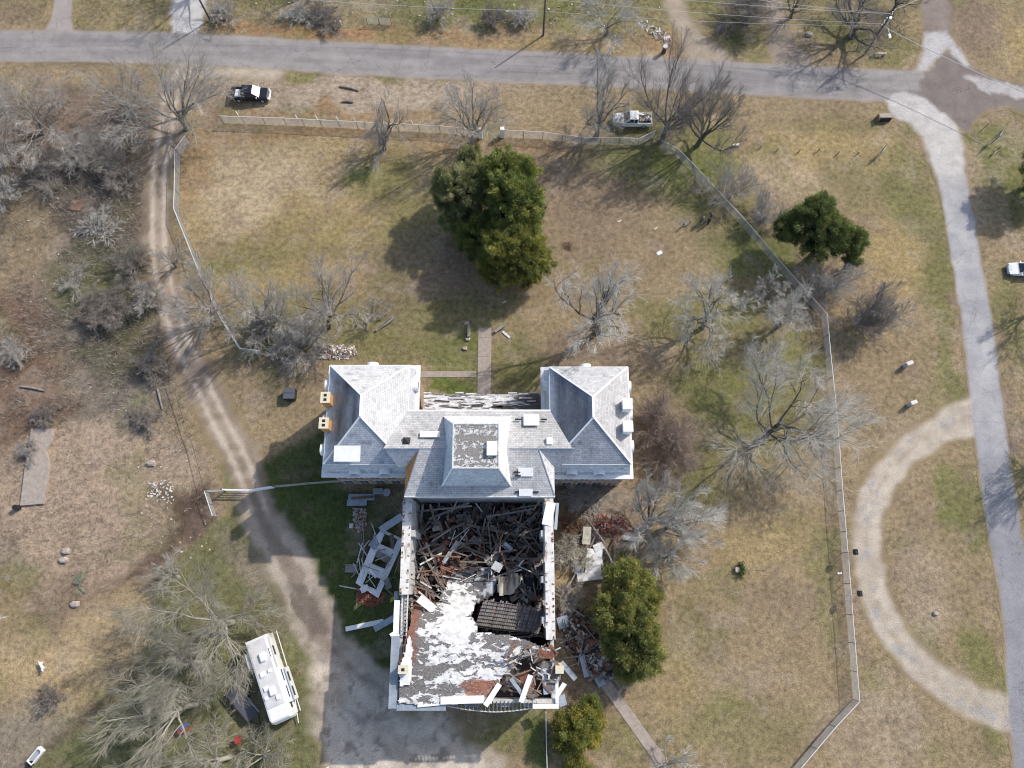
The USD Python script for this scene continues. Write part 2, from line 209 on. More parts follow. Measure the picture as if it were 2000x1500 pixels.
# ------------------------------------------------------------------ ground colours (albedo of grass, soil, leaf litter)
TAN = (.246, .188, .112); GREEN = (.112, .132, .038); STRAW = (.345, .272, .175); BROWN = (.178, .132, .100); SOIL = (.125, .082, .058); PALE = (.335, .272, .212); LEAF = (.27, .165, .085); DGREEN = (.058, .078, .022); GREY = (.215, .182, .143); GOLD = (.30, .225, .105); OLIVE = (.148, .143, .055); BRUSH = (.112, .094, .075)
BLOBS = [  # pixel centre, pixel radii, colour, strength
    (110, 300, 230, 220, BRUSH, .9), (190, 520, 130, 320, BRUSH, .9), (240, 720, 120, 170, BRUSH, .8), (60, 700, 110, 200, BRUSH, .6), (1000, -60, 1300, 110, OLIVE, .75), (300, 1430, 330, 190, OLIVE, .75),
    (620, 400, 330, 170, GOLD, .45), (520, 350, 130, 80, STRAW, .9), (470, 400, 80, 60, STRAW, .6), (800, 400, 90, 110, OLIVE, .6), (650, 470, 160, 60, OLIVE, .45), (740, 340, 70, 60, OLIVE, .5), (1150, 330, 120, 60, BROWN, .4), (1180, 470, 130, 70, BROWN, .35), (700, 330, 40, 18, GREEN, .8), (800, 560, 190, 110, BROWN, .6), (640, 440, 120, 50, GOLD, .5), (470, 520, 110, 60, OLIVE, .6), (600, 560, 160, 60, GOLD, .45), (620, 640, 190, 80, OLIVE, .7), (500, 690, 60, 40, GREEN, .7), (880, 620, 120, 60, OLIVE, .7),
    (1230, 310, 110, 40, GREEN, .6), (1340, 285, 120, 60, OLIVE, .9), (1330, 330, 150, 50, GREEN, .7), (1470, 490, 120, 60, GREEN, .8), (1400, 400, 90, 40, OLIVE, .8), (1160, 400, 130, 100, BROWN, .35), (1280, 500, 120, 90, TAN, .6), (1400, 620, 150, 70, OLIVE, .8), (1450, 800, 160, 130, OLIVE, .7), (1380, 760, 60, 70, GREEN, .5), (1560, 700, 70, 60, OLIVE, .8), (1370, 950, 70, 80, OLIVE, .8),
    (880, 690, 90, 50, GREEN, .75), (880, 752, 70, 26, GREEN, 1.0), (1010, 715, 55, 70, OLIVE, 1.0), (1130, 690, 120, 40, BROWN, .7), (760, 690, 60, 40, OLIVE, .8), (1290, 850, 80, 80, BROWN, .6),
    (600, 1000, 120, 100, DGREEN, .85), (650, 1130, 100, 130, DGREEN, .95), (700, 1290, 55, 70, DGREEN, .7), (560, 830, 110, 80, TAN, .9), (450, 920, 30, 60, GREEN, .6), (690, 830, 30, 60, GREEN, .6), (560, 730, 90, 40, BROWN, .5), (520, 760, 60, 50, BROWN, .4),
    (1500, 1200, 220, 260, TAN, .8), (1350, 1260, 70, 90, OLIVE, .5), (1330, 1330, 60, 60, GOLD, .4), (1500, 1060, 110, 70, GOLD, .5), (1450, 1420, 170, 70, OLIVE, .45), (1620, 1150, 25, 150, OLIVE, .6), (1560, 1180, 90, 90, BROWN, .2),
    (1620, 290, 160, 60, GOLD, .8), (1520, 340, 80, 40, STRAW, .8), (1620, 240, 120, 30, OLIVE, .4), (1700, 360, 100, 60, OLIVE, .5), (1790, 430, 60, 170, OLIVE, .8), (1740, 500, 60, 90, GOLD, .8), (1855, 740, 28, 120, GREEN, .6), (1830, 560, 30, 90, OLIVE, .8), (1780, 760, 80, 120, TAN, .8), (1890, 1000, 45, 110, OLIVE, .8), (1850, 990, 22, 40, GREEN, .4), (1920, 1280, 40, 90, OLIVE, .9), (1800, 1150, 60, 120, PALE, .35), (1780, 1420, 180, 110, TAN, .7), (1700, 1430, 120, 80, PALE, .3), (1930, 1440, 40, 50, OLIVE, .7),
    (1960, 330, 60, 70, GREEN, .7), (1930, 270, 40, 30, OLIVE, .8), (1980, 620, 50, 110, OLIVE, .7), (1960, 480, 40, 40, TAN, .8), (1990, 850, 40, 120, BROWN, .7), (1990, 400, 30, 60, DGREEN, .7),
    (180, 540, 90, 90, GREEN, .5), (230, 640, 60, 110, GREEN, .45), (50, 480, 60, 110, TAN, .6), (40, 640, 60, 130, BROWN, .85), (110, 740, 40, 60, TAN, .7), (240, 800, 90, 90, GREY, .7), (200, 890, 150, 70, PALE, .75), (170, 1000, 120, 100, PALE, .85), (60, 1060, 80, 90, GREY, .7), (330, 990, 75, 70, SOIL, .85), (395, 1020, 40, 55, SOIL, .9), (345, 900, 50, 60, GREY, .6), (230, 1130, 130, 26, SOIL, .7), (130, 1180, 110, 50, BROWN, .7), (220, 1060, 80, 60, PALE, .7), (80, 1300, 110, 70, STRAW, .75), (200, 1220, 60, 40, STRAW, .6), (50, 1430, 90, 90, GREY, .8), (180, 1390, 60, 30, SOIL, .4), (20, 1000, 40, 60, TAN, .5), (40, 830, 40, 60, SOIL, .5), (110, 790, 60, 30, SOIL, .4),
    (240, 1440, 90, 50, GREEN, .6), (380, 1380, 140, 60, GREEN, .5), (430, 1090, 40, 40, GREEN, .5), (590, 1290, 26, 130, GREEN, .6), (600, 1400, 30, 60, DGREEN, .6), (480, 1120, 70, 60, GREY, .6), (480, 1000, 40, 60, OLIVE, .7),
    (300, 290, 60, 60, BROWN, .7), (600, 60, 230, 14, LEAF, .95), (850, 78, 170, 14, LEAF, .6), (1080, 95, 220, 16, GOLD, .7), (1290, 80, 40, 35, LEAF, .6), (1280, 110, 50, 12, STRAW, .8), (230, 48, 160, 12, OLIVE, .5), (300, 40, 80, 8, GOLD, .6), (30, 30, 60, 30, BROWN, .5), (900, 20, 250, 30, GREEN, .55), (1150, 40, 130, 30, GREEN, .45), (650, 15, 160, 22, PALE, .5), (1640, 60, 80, 40, GREEN, .6), (1900, 50, 80, 60, BROWN, .7), (1985, 90, 40, 60, GOLD, .8), (1740, 90, 60, 40, OLIVE, .6), (1450, 60, 70, 50, OLIVE, .8),
    (700, 180, 380, 34, PALE, .75), (950, 175, 300, 30, PALE, .4), (480, 142, 90, 14, PALE, 1.0), (640, 218, 260, 14, LEAF, .6), (550, 265, 200, 14, LEAF, .55), (960, 285, 170, 12, LEAF, .6), (1120, 190, 220, 40, TAN, .8), (1250, 240, 90, 40, OLIVE, .7), (390, 330, 40, 70, LEAF, .45), (100, 150, 130, 25, TAN, .9), (110, 250, 140, 80, BROWN, .8), (90, 290, 60, 30, SOIL, .4), (420, 200, 60, 60, BROWN, .5), (760, 140, 350, 10, OLIVE, .6),
    (1110, 1080, 34, 110, GOLD, .5), (1190, 1010, 70, 60, BROWN, .6), (1130, 1340, 80, 60, BROWN, .7), (1000, 1430, 90, 50, OLIVE, .8), (1045, 1450, 28, 80, GREEN, .8), (1200, 1440, 100, 60, OLIVE, .6), (1150, 960, 100, 40, GREY, .7)]
def poly_dist(X, Y, pts):
    P = sg.Polygon(pts); shapely.prepare(P); p = shapely.points(X, Y); d = shapely.distance(p, P.exterior); return np.where(shapely.contains(P, p), -d, d)
POLYS = [  # outlines on the ground, colour, strength, edge softness (m)
    ([(60, 850), (200, 820), (330, 850), (395, 900), (415, 1005), (345, 1090), (250, 1130), (110, 1150), (0, 1040), (-60, 950)], (.31, .235, .168), .97, 1.8),
    ([(300, 930), (360, 960), (400, 940), (420, 1012), (345, 1088), (250, 1132), (215, 1130), (290, 1085), (330, 1035), (325, 975)], (.095, .064, .047), .95, 1.1),
    ([(245, 1140), (300, 1175), (292, 1290), (200, 1350), (90, 1400), (-40, 1350), (-40, 1280), (60, 1250), (150, 1200)], (.325, .245, .14), .9, 1.6),
    ([(-60, 560), (60, 580), (110, 680), (130, 800), (60, 860), (-60, 900)], (.165, .108, .076), .95, 1.8),
    ([(424, 1016), (480, 1000), (520, 1060), (600, 1280), (625, 1500), (625, 1560), (-40, 1580), (60, 1490), (190, 1400), (275, 1310), (300, 1170), (345, 1095)], (.128, .128, .058), .9, .7),
    ([(430, 1020), (500, 1060), (560, 1160), (600, 1270), (580, 1280), (520, 1160), (430, 1090)], (.17, .145, .105), .7, 1.2),
    ([(40, 1500), (190, 1405), (280, 1312), (262, 1300), (170, 1395), (30, 1490)], (.085, .066, .05), .7, .8),
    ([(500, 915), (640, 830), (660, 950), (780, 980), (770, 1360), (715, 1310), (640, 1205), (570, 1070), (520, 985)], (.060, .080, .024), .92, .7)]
def ground_col(X, Y):
    wx = (n2(X, Y, .22, 4, 5) - .5) * 7; wy = (n2(X, Y, .22, 4, 11) - .5) * 7
    x, y = X + wx, Y + wy
    c = np.empty(X.shape + (3,)); c[:] = TAN
    for (px, py, rx, ry, colr, a) in BLOBS:
        p = W(px, py); s = pxm(py); sy = s * s / (FP / HC)
        d = np.hypot((x - p[0]) / (rx / s), (y - p[1]) / (ry / sy))
        k = a * (1 - sstep(.45, 1.25, d)); c += (np.array(colr) - c) * k[..., None]
    for pts, colr, a, e in POLYS:
        q = np.array([W(*p)[:2] for p in pts]); i = np.nonzero((x > q[:, 0].min() - 3 * e) & (x < q[:, 0].max() + 3 * e) & (y > q[:, 1].min() - 3 * e) & (y < q[:, 1].max() + 3 * e))[0]
        if len(i):
            wob = .35 if e < 1 else .7; k = a * (1 - sstep(-e, e, poly_dist(X[i] + wob * wx[i], Y[i] + wob * wy[i], q))); c[i] += (np.array(colr) - c[i]) * k[:, None]
    n = n2(X, Y, .35, 4, 31); g = n2(X, Y, .16, 3, 47)
    c *= (.72 + .56 * n)[..., None]
    c += (np.array(GREEN) - c) * (.34 * sstep(.56, .72, g))[..., None]; c += (np.array(PALE) - c) * (.3 * sstep(.55, .7, n2(X, Y, .3, 3, 77)))[..., None]
    c += (np.array(BROWN) - c) * (.35 * sstep(.55, .7, n2(X, Y, .5, 3, 91)))[..., None]
    return c
def relief(X, Y):
    return .05 * (n2(X, Y, .3, 2, 3) - .5)
def gridmesh(xs, ys):
    X, Y = np.meshgrid(xs, ys); nx, ny = len(xs), len(ys); i = np.arange(nx * ny).reshape(ny, nx)
    f = np.stack([i[:-1, :-1], i[:-1, 1:], i[1:, 1:], i[1:, :-1]], -1).reshape(-1, 4)
    return X.ravel(), Y.ravel(), f
def graded(a, b, st):
    lo = [a - 3 * 1.6 ** k for k in range(14)][::-1]; hi = [b + 3 * 1.6 ** k for k in range(14)]
    return np.concatenate([lo, np.arange(a, b + st / 2, st), hi])
GX, GY, GF = gridmesh(graded(-90, 90, .3), graded(-28, 100, .3))
part('ground', (np.stack([GX, GY, relief(GX, GY)], -1), GF), 'ground', kind='structure', label='open ground of dry winter grass, bare soil and leaf litter', smooth=True, col=ground_col(GX, GY))

def seg_dist(X, Y, pts, ws):
    "signed distance to a strip along pts (place coordinates) of half width ws; also signed lateral position"
    best = np.full(X.shape, 1e9); lat = np.zeros(X.shape); along = np.zeros(X.shape); acc = 0
    for (a, b, wa, wb) in zip(pts[:-1], pts[1:], ws[:-1], ws[1:]):
        d = b - a; L = np.hypot(*d); t = np.clip(((X - a[0]) * d[0] + (Y - a[1]) * d[1]) / L ** 2, 0, 1)
        dx, dy = X - a[0] - t * d[0], Y - a[1] - t * d[1]; r = np.hypot(dx, dy); s = r - (wa + (wb - wa) * t)
        m = s < best; best[m] = s[m]; lat[m] = (np.sign(dx * d[1] - dy * d[0]) * r)[m]; along[m] = (acc + t * L)[m]; acc += L
    return best, lat, along
def catmull(p, n=8):
    p = np.asarray(p, float); q = np.vstack([2 * p[0] - p[1], p, 2 * p[-1] - p[-2]]); out = []
    for i in range(1, len(q) - 2):
        for t in np.arange(n) / n:
            a, b, c, d = q[i - 1:i + 3]; out.append(.5 * (2 * b + (c - a) * t + (2 * a - 5 * b + 4 * c - d) * t ** 2 + (3 * b - a - 3 * c + d) * t ** 3))
    return np.array(out + [p[-1]])
LAYERS = []
def under(X, Y):
    G = ground_col(X, Y)
    for f in LAYERS:
        C, a = f(X, Y); G = G + (C - G) * a[:, None]
    return G
def sheet(name, px, width=None, colf=None, z=.01, edge=.3, rag=.5, ragsc=.5, matname='pavement', label=None, step=.25, soft=None):
    "a ground covering: strip along pixels px (width in metres) or polygon px"
    if width is not None:
        c = catmull([W(*p)[:2] for p in px], 6); ws = np.interp(np.linspace(0, 1, len(c)), np.linspace(0, 1, np.size(width)), np.atleast_1d(width)) / 2
    else: c = np.array([W(*p)[:2] for p in px]); ws = None
    m = 4; x0, y0 = c.min(0) - m; x1, y1 = c.max(0) + m
    x0, x1, y0, y1 = max(x0, -92), min(x1, 92), max(y0, -28), min(y1, 100)
    X, Y, F = gridmesh(np.arange(x0, x1, step), np.arange(y0, y1, step)); bb = (c[:, 0].min() - m, c[:, 0].max() + m, c[:, 1].min() - m, c[:, 1].max() + m)
    def layer(X, Y):
        C = np.zeros(X.shape + (3,)); a = np.zeros(X.shape); i = np.nonzero((X > bb[0]) & (X < bb[1]) & (Y > bb[2]) & (Y < bb[3]))[0]
        if len(i):
            x, y = X[i], Y[i]
            if ws is not None: d, lat, al = seg_dist(x, y, c, ws)
            else: d, lat, al = poly_dist(x, y, c), x, y
            d = d + (n2(x, y, ragsc, 4, 61) - .5) * 2 * rag
            a[i] = 1 - sstep(-edge, edge, d); C[i] = np.array(colf(x, y, d, lat, al))
        return C, a
    G = under(X, Y); C, a = layer(X, Y); LAYERS.append(layer)
    col = G + (C - G) * a[:, None]
    keep = (a[F] > .01).any(1); F = F[keep]; u, inv = np.unique(F, return_inverse=True); F = inv.reshape(F.shape)
    V = np.stack([X, Y, relief(X, Y) + z], -1)[u]
    return part(name, (V, F), matname, kind='structure', label=label, smooth=True, col=col[u])
def A(*c): return np.array(c)
def mixc(a, b, k): k = np.asarray(k)[..., None]; return np.array(a) * (1 - k) + np.array(b) * k
def road_c(X, Y, d, lat, al):
    c = mixc((.225, .209, .203), (.28, .261, .25), sstep(.3, .7, n2(X, Y * 6, .12, 4, 7)))
    return mixc(c, (.30, .265, .245), .6 * sstep(-1.1, -.1, d) + .0 * X) * (1 - .10 * np.exp(-((np.abs(lat) - 1.0) / .4) ** 2))[..., None]
def side_c(X, Y, d, lat, al):
    c = mixc((.30, .295, .305), (.385, .375, .372), sstep(.3, .7, n2(X, Y, .25, 4, 9)))
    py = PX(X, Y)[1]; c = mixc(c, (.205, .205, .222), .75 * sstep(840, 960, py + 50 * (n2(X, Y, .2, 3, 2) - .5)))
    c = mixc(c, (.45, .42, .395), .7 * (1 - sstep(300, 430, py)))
    return mixc(c, (.25, .23, .215), .35 * sstep(-.5, -.05, d))
def loop_c(X, Y, d, lat, al):
    c = mixc((.38, .325, .26), (.46, .40, .33), sstep(.3, .7, n2(X, Y, .35, 3, 21))); c = mixc(c, (.30, .24, .17), .5 * np.exp(-(lat / .45) ** 2) * sstep(.4, .6, n2(X, Y, .5, 3, 22)))
    py = PX(X, Y)[1]; g = sstep(.52, .66, n2(X, Y, .7, 4, 23)) * np.exp(-((lat - .5) / .8) ** 2)
    return mixc(c, (.27, .275, .285), .7 * g)
def track_c(X, Y, d, lat, al):
    rut = np.exp(-((np.abs(lat + .15 * np.sin(al * .3)) - .85) / .38) ** 2); py = PX(X, Y)[1]; n = n2(X, Y, .5, 4, 33)
    c = mixc((.235, .185, .138), (.46, .385, .31), np.clip(rut * (.55 + .6 * n) + .35 * sstep(.45, .62, n), 0, 1))
    mud = np.exp(-((py - 730) / 45) ** 2) * sstep(.45, .6, n2(X, Y, .6, 3, 51)) + 1.0 * sstep(1060, 1130, py) * (1 - .5 * sstep(1230, 1300, py)) * sstep(.40, .56, n2(X, Y, .35, 4, 53)) * np.exp(-(lat / 1.7) ** 2)
    low = sstep(960, 1080, py); c = mixc(c, mixc((.24, .195, .155), (.43, .37, .30), sstep(.35, .65, n + .3 * np.exp(-((np.abs(lat) - 1.6) / .6) ** 2) - .25 * np.exp(-(lat / .9) ** 2))), .85 * low)
    return mixc(c, (.15, .12, .10), np.clip(mud, 0, .85))
def lot_c(X, Y, d, lat, al):
    n = n2(X, Y, .4, 5, 71); c = mixc((.40, .34, .275), (.56, .485, .40), sstep(.3, .6, n)); s = sstep(.56, .68, n2(X, Y, .9, 4, 73)); c = mixc(c, (.22, .185, .15), .7 * s)
    w_ = np.abs(((np.hypot(X + 26, Y + 26) + 1.5 * n2(X, Y, .15, 3, 79)) % 4.2) - 2.1); c = mixc(c, (.24, .225, .205), .6 * np.exp(-(w_ / .35) ** 2) * sstep(.4, .6, n2(X, Y, .2, 3, 80)))
    return mixc(c, (.46, .39, .30), .8 * sstep(-3, 2, X))
sheet('loop_driveway', [(1908, 812), (1860, 828), (1795, 865), (1742, 915), (1708, 970), (1694, 1040), (1698, 1110), (1715, 1180), (1745, 1240), (1790, 1290), (1850, 1340), (1920, 1380), (1985, 1398)], [5.5, 3.5, 3.3, 3.4, 3.4, 3.4, 3.4, 3.4, 3.6, 4.4], loop_c, z=0.006, edge=.5, rag=.7, matname='gravel', label='pale gravel driveway curving off the side road')
sheet('dirt_track', [(372, 122), (345, 160), (330, 200), (325, 260), (312, 330), (308, 400), (308, 460), (318, 530), (335, 600), (350, 660), (385, 730), (420, 800), (455, 870), (480, 930), (505, 1000), (540, 1060), (580, 1130), (615, 1210), (650, 1275), (700, 1325), (740, 1355)], [5.0, 3.4, 3.0, 3.2, 3.6, 4.2, 4.8, 5.2, 5.8], track_c, z=0.006, edge=.7, rag=1.0, ragsc=.7, matname='gravel', label='rutted dirt track down the left')
sheet('dirt_road', [(1822, -40), (1828, 20), (1832, 72)], [4.6, 4.6, 3.6], lambda X, Y, d, l, a: mixc((.19, .155, .135), (.25, .205, .18), n2(X * 2, Y * .6, .4, 3, 5)), z=0.006, edge=.4, rag=.5, matname='gravel', label='brown dirt road leaving at the top right')
sheet('driveway', [(116, 60), (122, 20), (128, -30)], [4.2, 3.0, 2.8, 2.6], lambda X, Y, d, l, a: mixc((.27, .235, .22), (.33, .29, .27), n2(X, Y, .5, 4, 5)), z=0.006, edge=.15, rag=.25, label='pinkish concrete driveway at the top left')
sheet('driveway', [(362, 66), (366, 30), (372, -30)], [3.4, 5.0, 5.6], lambda X, Y, d, l, a: mixc((.42, .40, .385), (.55, .53, .51), n2(X, Y, .6, 4, 5)), z=0.006, edge=.4, rag=.8, matname='gravel', label='white gravel driveway at the top')
sheet('dirt_track', [(1385, 118), (1352, 80), (1325, 30), (1310, -20)], [6.0, 3.5, 3.0, 3.0], lambda X, Y, d, l, a: mixc((.29, .235, .175), (.37, .31, .24), n2(X, Y, .5, 4, 5)), z=0.006, edge=.8, rag=1.0, matname='gravel', label='tan dirt track off the road at the top')
sheet('dirt_track', [(1545, 122), (1520, 70), (1510, -20)], [6.0, 3.2, 3.0], lambda X, Y, d, l, a: mixc((.24, .20, .155), (.32, .265, .215), n2(X, Y, .5, 4, 5)), z=0.006, edge=.8, rag=1.1, matname='gravel', label='faint dirt track left of the big dark oak')
sheet('dirt_verge', [(395, 128), (470, 132), (560, 140), (540, 152), (440, 152), (380, 145)], None, lambda X, Y, d, l, a: mixc((.36, .30, .225), (.43, .37, .29), n2(X, Y, .6, 4, 5)), z=0.010, edge=.6, rag=.8, matname='gravel', label='pale bare dirt at the road edge')
sheet('road', [(-120, 84), (0, 89), (200, 91), (400, 97), (800, 120), (1200, 139), (1500, 156), (1800, 171), (1830, 174)], 5.7, road_c, z=0.012, edge=.22, rag=.22, label='grey asphalt road running along the top')
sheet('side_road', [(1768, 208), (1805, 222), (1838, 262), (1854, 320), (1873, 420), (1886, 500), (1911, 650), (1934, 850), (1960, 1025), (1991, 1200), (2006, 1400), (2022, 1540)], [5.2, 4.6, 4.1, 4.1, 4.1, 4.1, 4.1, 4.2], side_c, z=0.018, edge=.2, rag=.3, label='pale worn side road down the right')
sheet('gravel_yard', [(630, 1285), (700, 1315), (752, 1348), (790, 1392), (870, 1400), (905, 1440), (985, 1480), (985, 1560), (650, 1560), (632, 1470), (612, 1420), (612, 1340)], None, lot_c, z=0.012, edge=1.3, rag=2.2, ragsc=.4, matname='gravel', label='grey gravel yard below the ruined end')
sheet('gravel_apron', [(1728, 197), (1812, 194), (1850, 222), (1876, 258), (1884, 340), (1828, 340), (1800, 268), (1768, 226)], None, lambda X, Y, d, l, a: mixc((.42, .395, .37), (.50, .475, .45), n2(X, Y * 2, .5, 4, 5)), z=0.022, edge=.5, rag=.9, matname='gravel', label='pale gravel apron where the side road meets the road')
sheet('asphalt_patch', [(1812, 140), (1835, 118), (1850, 95), (1872, 112), (1890, 128), (1930, 150), (2040, 178), (2040, 222), (1950, 207), (1915, 225), (1885, 258), (1868, 240), (1848, 222), (1818, 200), (1786, 184)], None, lambda X, Y, d, l, a: mixc((.155, .128, .118), (.20, .168, .152), n2(X, Y, .4, 4, 5)), z=0.026, edge=.45, rag=1.2, ragsc=.6, label='dark brown asphalt where the roads meet')
sheet('gravel_patch', [(1786, 140), (1802, 100), (1806, 66), (1848, 60), (1866, 90), (1898, 132), (1884, 134), (1850, 94), (1828, 112), (1812, 142)], None, lambda X, Y, d, l, a: mixc((.37, .355, .35), (.46, .44, .43), n2(X, Y, .6, 4, 5)), z=0.030, edge=.5, rag=.9, matname='gravel', label='pale gravel apron beside the pole')
sheet('worn_patch', [(1878, 148), (1905, 150), (1960, 162), (2040, 188), (2040, 200), (1990, 192), (1945, 180), (1915, 180), (1905, 165)], None, lambda X, Y, d, l, a: mixc((.33, .31, .30), (.40, .375, .36), n2(X, Y, .6, 4, 5)), z=0.030, edge=.4, rag=1.0, ragsc=.8, label='pale worn patch in the dark asphalt')
sheet('puddle', [(563, 1160), (572, 1156), (590, 1185), (603, 1215), (596, 1222), (580, 1205), (568, 1182)], None, lambda X, Y, d, l, a: A(.17, .14, .115), z=0.011, edge=.12, rag=.35, ragsc=.8, matname='gravel', label='muddy hollow in the dirt track')

# footpaths: separate concrete slabs
def slabs(name, label, px, seams, w, z0=-.05, z1=.045):
    a, b = W(*px[0])[:2], W(*px[1])[:2]; L = np.linalg.norm(b - a); d = (b - a) / L
    t = thing(name, label, 'path', (*a, 0), math.atan2(d[1], d[0]), kind='structure')
    s = [0] + list(seams) + [1]
    for i in range(len(s) - 1):
        part('slab', MB().hull(rbox(s[i] * L + .012, s[i + 1] * L - .012, -w / 2, w / 2, z0, z1 + .008 * ((i * 7) % 3), .015)), 'concrete', t)
    return t
slabs('footpath', 'concrete footpath leading from the lawn to the front porch', [(947, 640), (945, 776)], [.15, .42, .70], 1.75)
slabs('footpath', 'short concrete footpath joining the front path from the left wing', [(818, 731), (930, 731)], [.42, .76], .85)
slabs('footpath', 'weedy concrete footpath running diagonally from the debris heap', [(1178, 1328), (1300, 1500)], [.12, .3, .52, .56, .8], 1.3)
def ppoly(px): return [tuple(W(*p)[:2]) for p in px]
t = part('concrete_slab', MB().poly(ppoly([(64, 838), (106, 838), (103, 862), (92, 880), (99, 905), (97, 925), (88, 984), (42, 988), (52, 910)]), -.05, .32), 'concrete', label='long old concrete slab lying in the scrub', kind='structure')
part('drum', MB().cyl(W(37, 992)[:2], .32, 0, .85, 14), 'black_steel', label='black drum at the lower corner of the concrete slab', cat='drum')

exec_order = 'building'
# ------------------------------------------------------------------ building
B = thing('derelict_building', 'large derelict white-roofed building with two hipped wings and a roofless rear hall', 'building', (-4, 7, 0))
def polyface(pts, size=.35):
    pts = np.asarray(pts, float); f = [[0, i, i + 1] for i in range(1, len(pts) - 1)]
    n = np.cross(pts[1] - pts[0], pts[2] - pts[0]); n /= np.linalg.norm(n)
    if n[2] < 0: pts = pts[::-1]; n = -n
    v, f = trimesh.remesh.subdivide_to_size(pts, np.array(f), size, max_iter=12)
    tm = trimesh.Trimesh(v, f, process=True); v, f = tm.vertices, tm.faces
    u = np.cross([0, 0, 1.], n); u = u / np.linalg.norm(u) if np.linalg.norm(u) > 1e-6 else np.array([1., 0, 0]); vv = np.cross(n, u)
    return np.array(v), np.array(f), np.stack([v @ u, v @ vv, 0 * v[:, 0]], -1)
def roofpart(name, faces, parent=B, mat_='slates', label=None, size=.35):
    "faces: list of (points, colour function or colour)"
    V, F, C, U, n = [], [], [], [], 0
    for pts, cf in faces:
        v, f, u = polyface(pts, size); c = np.array(cf(v, u) if callable(cf) else cf, float); c = np.broadcast_to(c, v.shape)
        V.append(v); F.append(f + n); C.append(c); U.append(u); n += len(v)
    return part(name, (np.vstack(V), np.vstack(F)), mat_, parent, col=np.vstack(C), uvw=np.vstack(U), w=True, label=label)
def nz(v, sc, seed, o=4, st=(1, 1, 1)): return _fbm(np.asarray(v) * sc * np.array(st) + .11, o, seed)
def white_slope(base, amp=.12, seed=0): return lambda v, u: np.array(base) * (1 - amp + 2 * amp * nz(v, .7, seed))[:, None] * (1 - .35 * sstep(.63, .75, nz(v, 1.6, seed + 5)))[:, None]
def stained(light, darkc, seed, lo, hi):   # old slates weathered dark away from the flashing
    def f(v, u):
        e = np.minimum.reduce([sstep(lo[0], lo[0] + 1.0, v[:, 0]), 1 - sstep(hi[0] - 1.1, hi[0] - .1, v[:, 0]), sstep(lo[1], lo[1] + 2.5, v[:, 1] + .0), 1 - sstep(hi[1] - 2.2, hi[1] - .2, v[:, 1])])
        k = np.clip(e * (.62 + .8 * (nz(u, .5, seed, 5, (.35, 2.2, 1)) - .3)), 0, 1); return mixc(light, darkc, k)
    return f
def hip(x0, x1, y0, y1, z0, z1): 
    h = (x1 - x0) / 2; xm = x0 + h; a, b, c, d = (x0, y0, z0), (x1, y0, z0), (x1, y1, z0), (x0, y1, z0); s, n = (xm, y0 + h, z1), (xm, y1 - h, z1)
    return dict(S=[a, b, s], E=[b, c, n, s], N=[c, d, n], W=[d, a, s, n]), s, n
def ridge_cap(parent, a, b, r=.09, m='white_metal'): part('ridge_cap', MB().bar(np.array(a) + [0, 0, .02], np.array(b) + [0, 0, .02], r * 2, r * .9), m, parent, w=True)
def dormer(parent, c, yaw, r=.62, d=1.0, m='sheet_white'):
    "eyebrow dormer: arched hood with a dark louvred opening; yaw = direction it faces"
    a = np.linspace(0, np.pi, 11); P = [(r * math.cos(q), .75 * r * math.sin(q)) for q in a]
    mb = MB(); v = np.array([(0, p[0], p[1]) for p in P] + [(-d, p[0], p[1]) for p in P]); k = len(P)
    f = [[i, i + 1, i + 1 + k] for i in range(k - 1)] + [[i, i + 1 + k, i + k] for i in range(k - 1)]; mb.add(v, f)
    mb.add([(0.002, p[0] * .995, p[1] * .995) for p in P] + [(0.002, 0, -.05)], [[k, i, i + 1] for i in range(k - 1)])
    for s_ in (-1, 1): mb.box((-d / 2, s_ * r, -.25), (d, .04, .5))
    q = part('dormer', xf(mb, yaw, c), m, parent, w=True)
    fr = MB(); fr.add([(0.03, p[0] * .8, p[1] * .8) for p in P] + [(0.03, 0, 0)], [[k, i, i + 1] for i in range(k - 1)])
    part('louvre', xf(fr, yaw, c), 'dark', q, w=True)
def ringbox(mb, x0, x1, y0, y1, z0, z1, w):
    mb.b6(x0, x1, y0, y0 + w, z0, z1); mb.b6(x0, x1, y1 - w, y1, z0, z1); mb.b6(x0, x0 + w, y0 + w, y1 - w, z0, z1); mb.b6(x1 - w, x1, y0 + w, y1 - w, z0, z1)
def window(parent, c, yaw, w=1.1, h=2.2):
    q = part('window', xf(MB().box((0, 0, 0), (.12, w + .24, h + .24)), yaw, c), 'timber_white', parent, w=True)
    part('pane', xf(MB().box((.066, -w / 4 - .02, 0), (.02, w / 2 - .06, h)).box((.066, w / 4 + .02, 0), (.02, w / 2 - .06, h)), yaw, c), 'glass', q, w=True)
ZC, ZB, ZE = 9.4, 9.75, 11.9
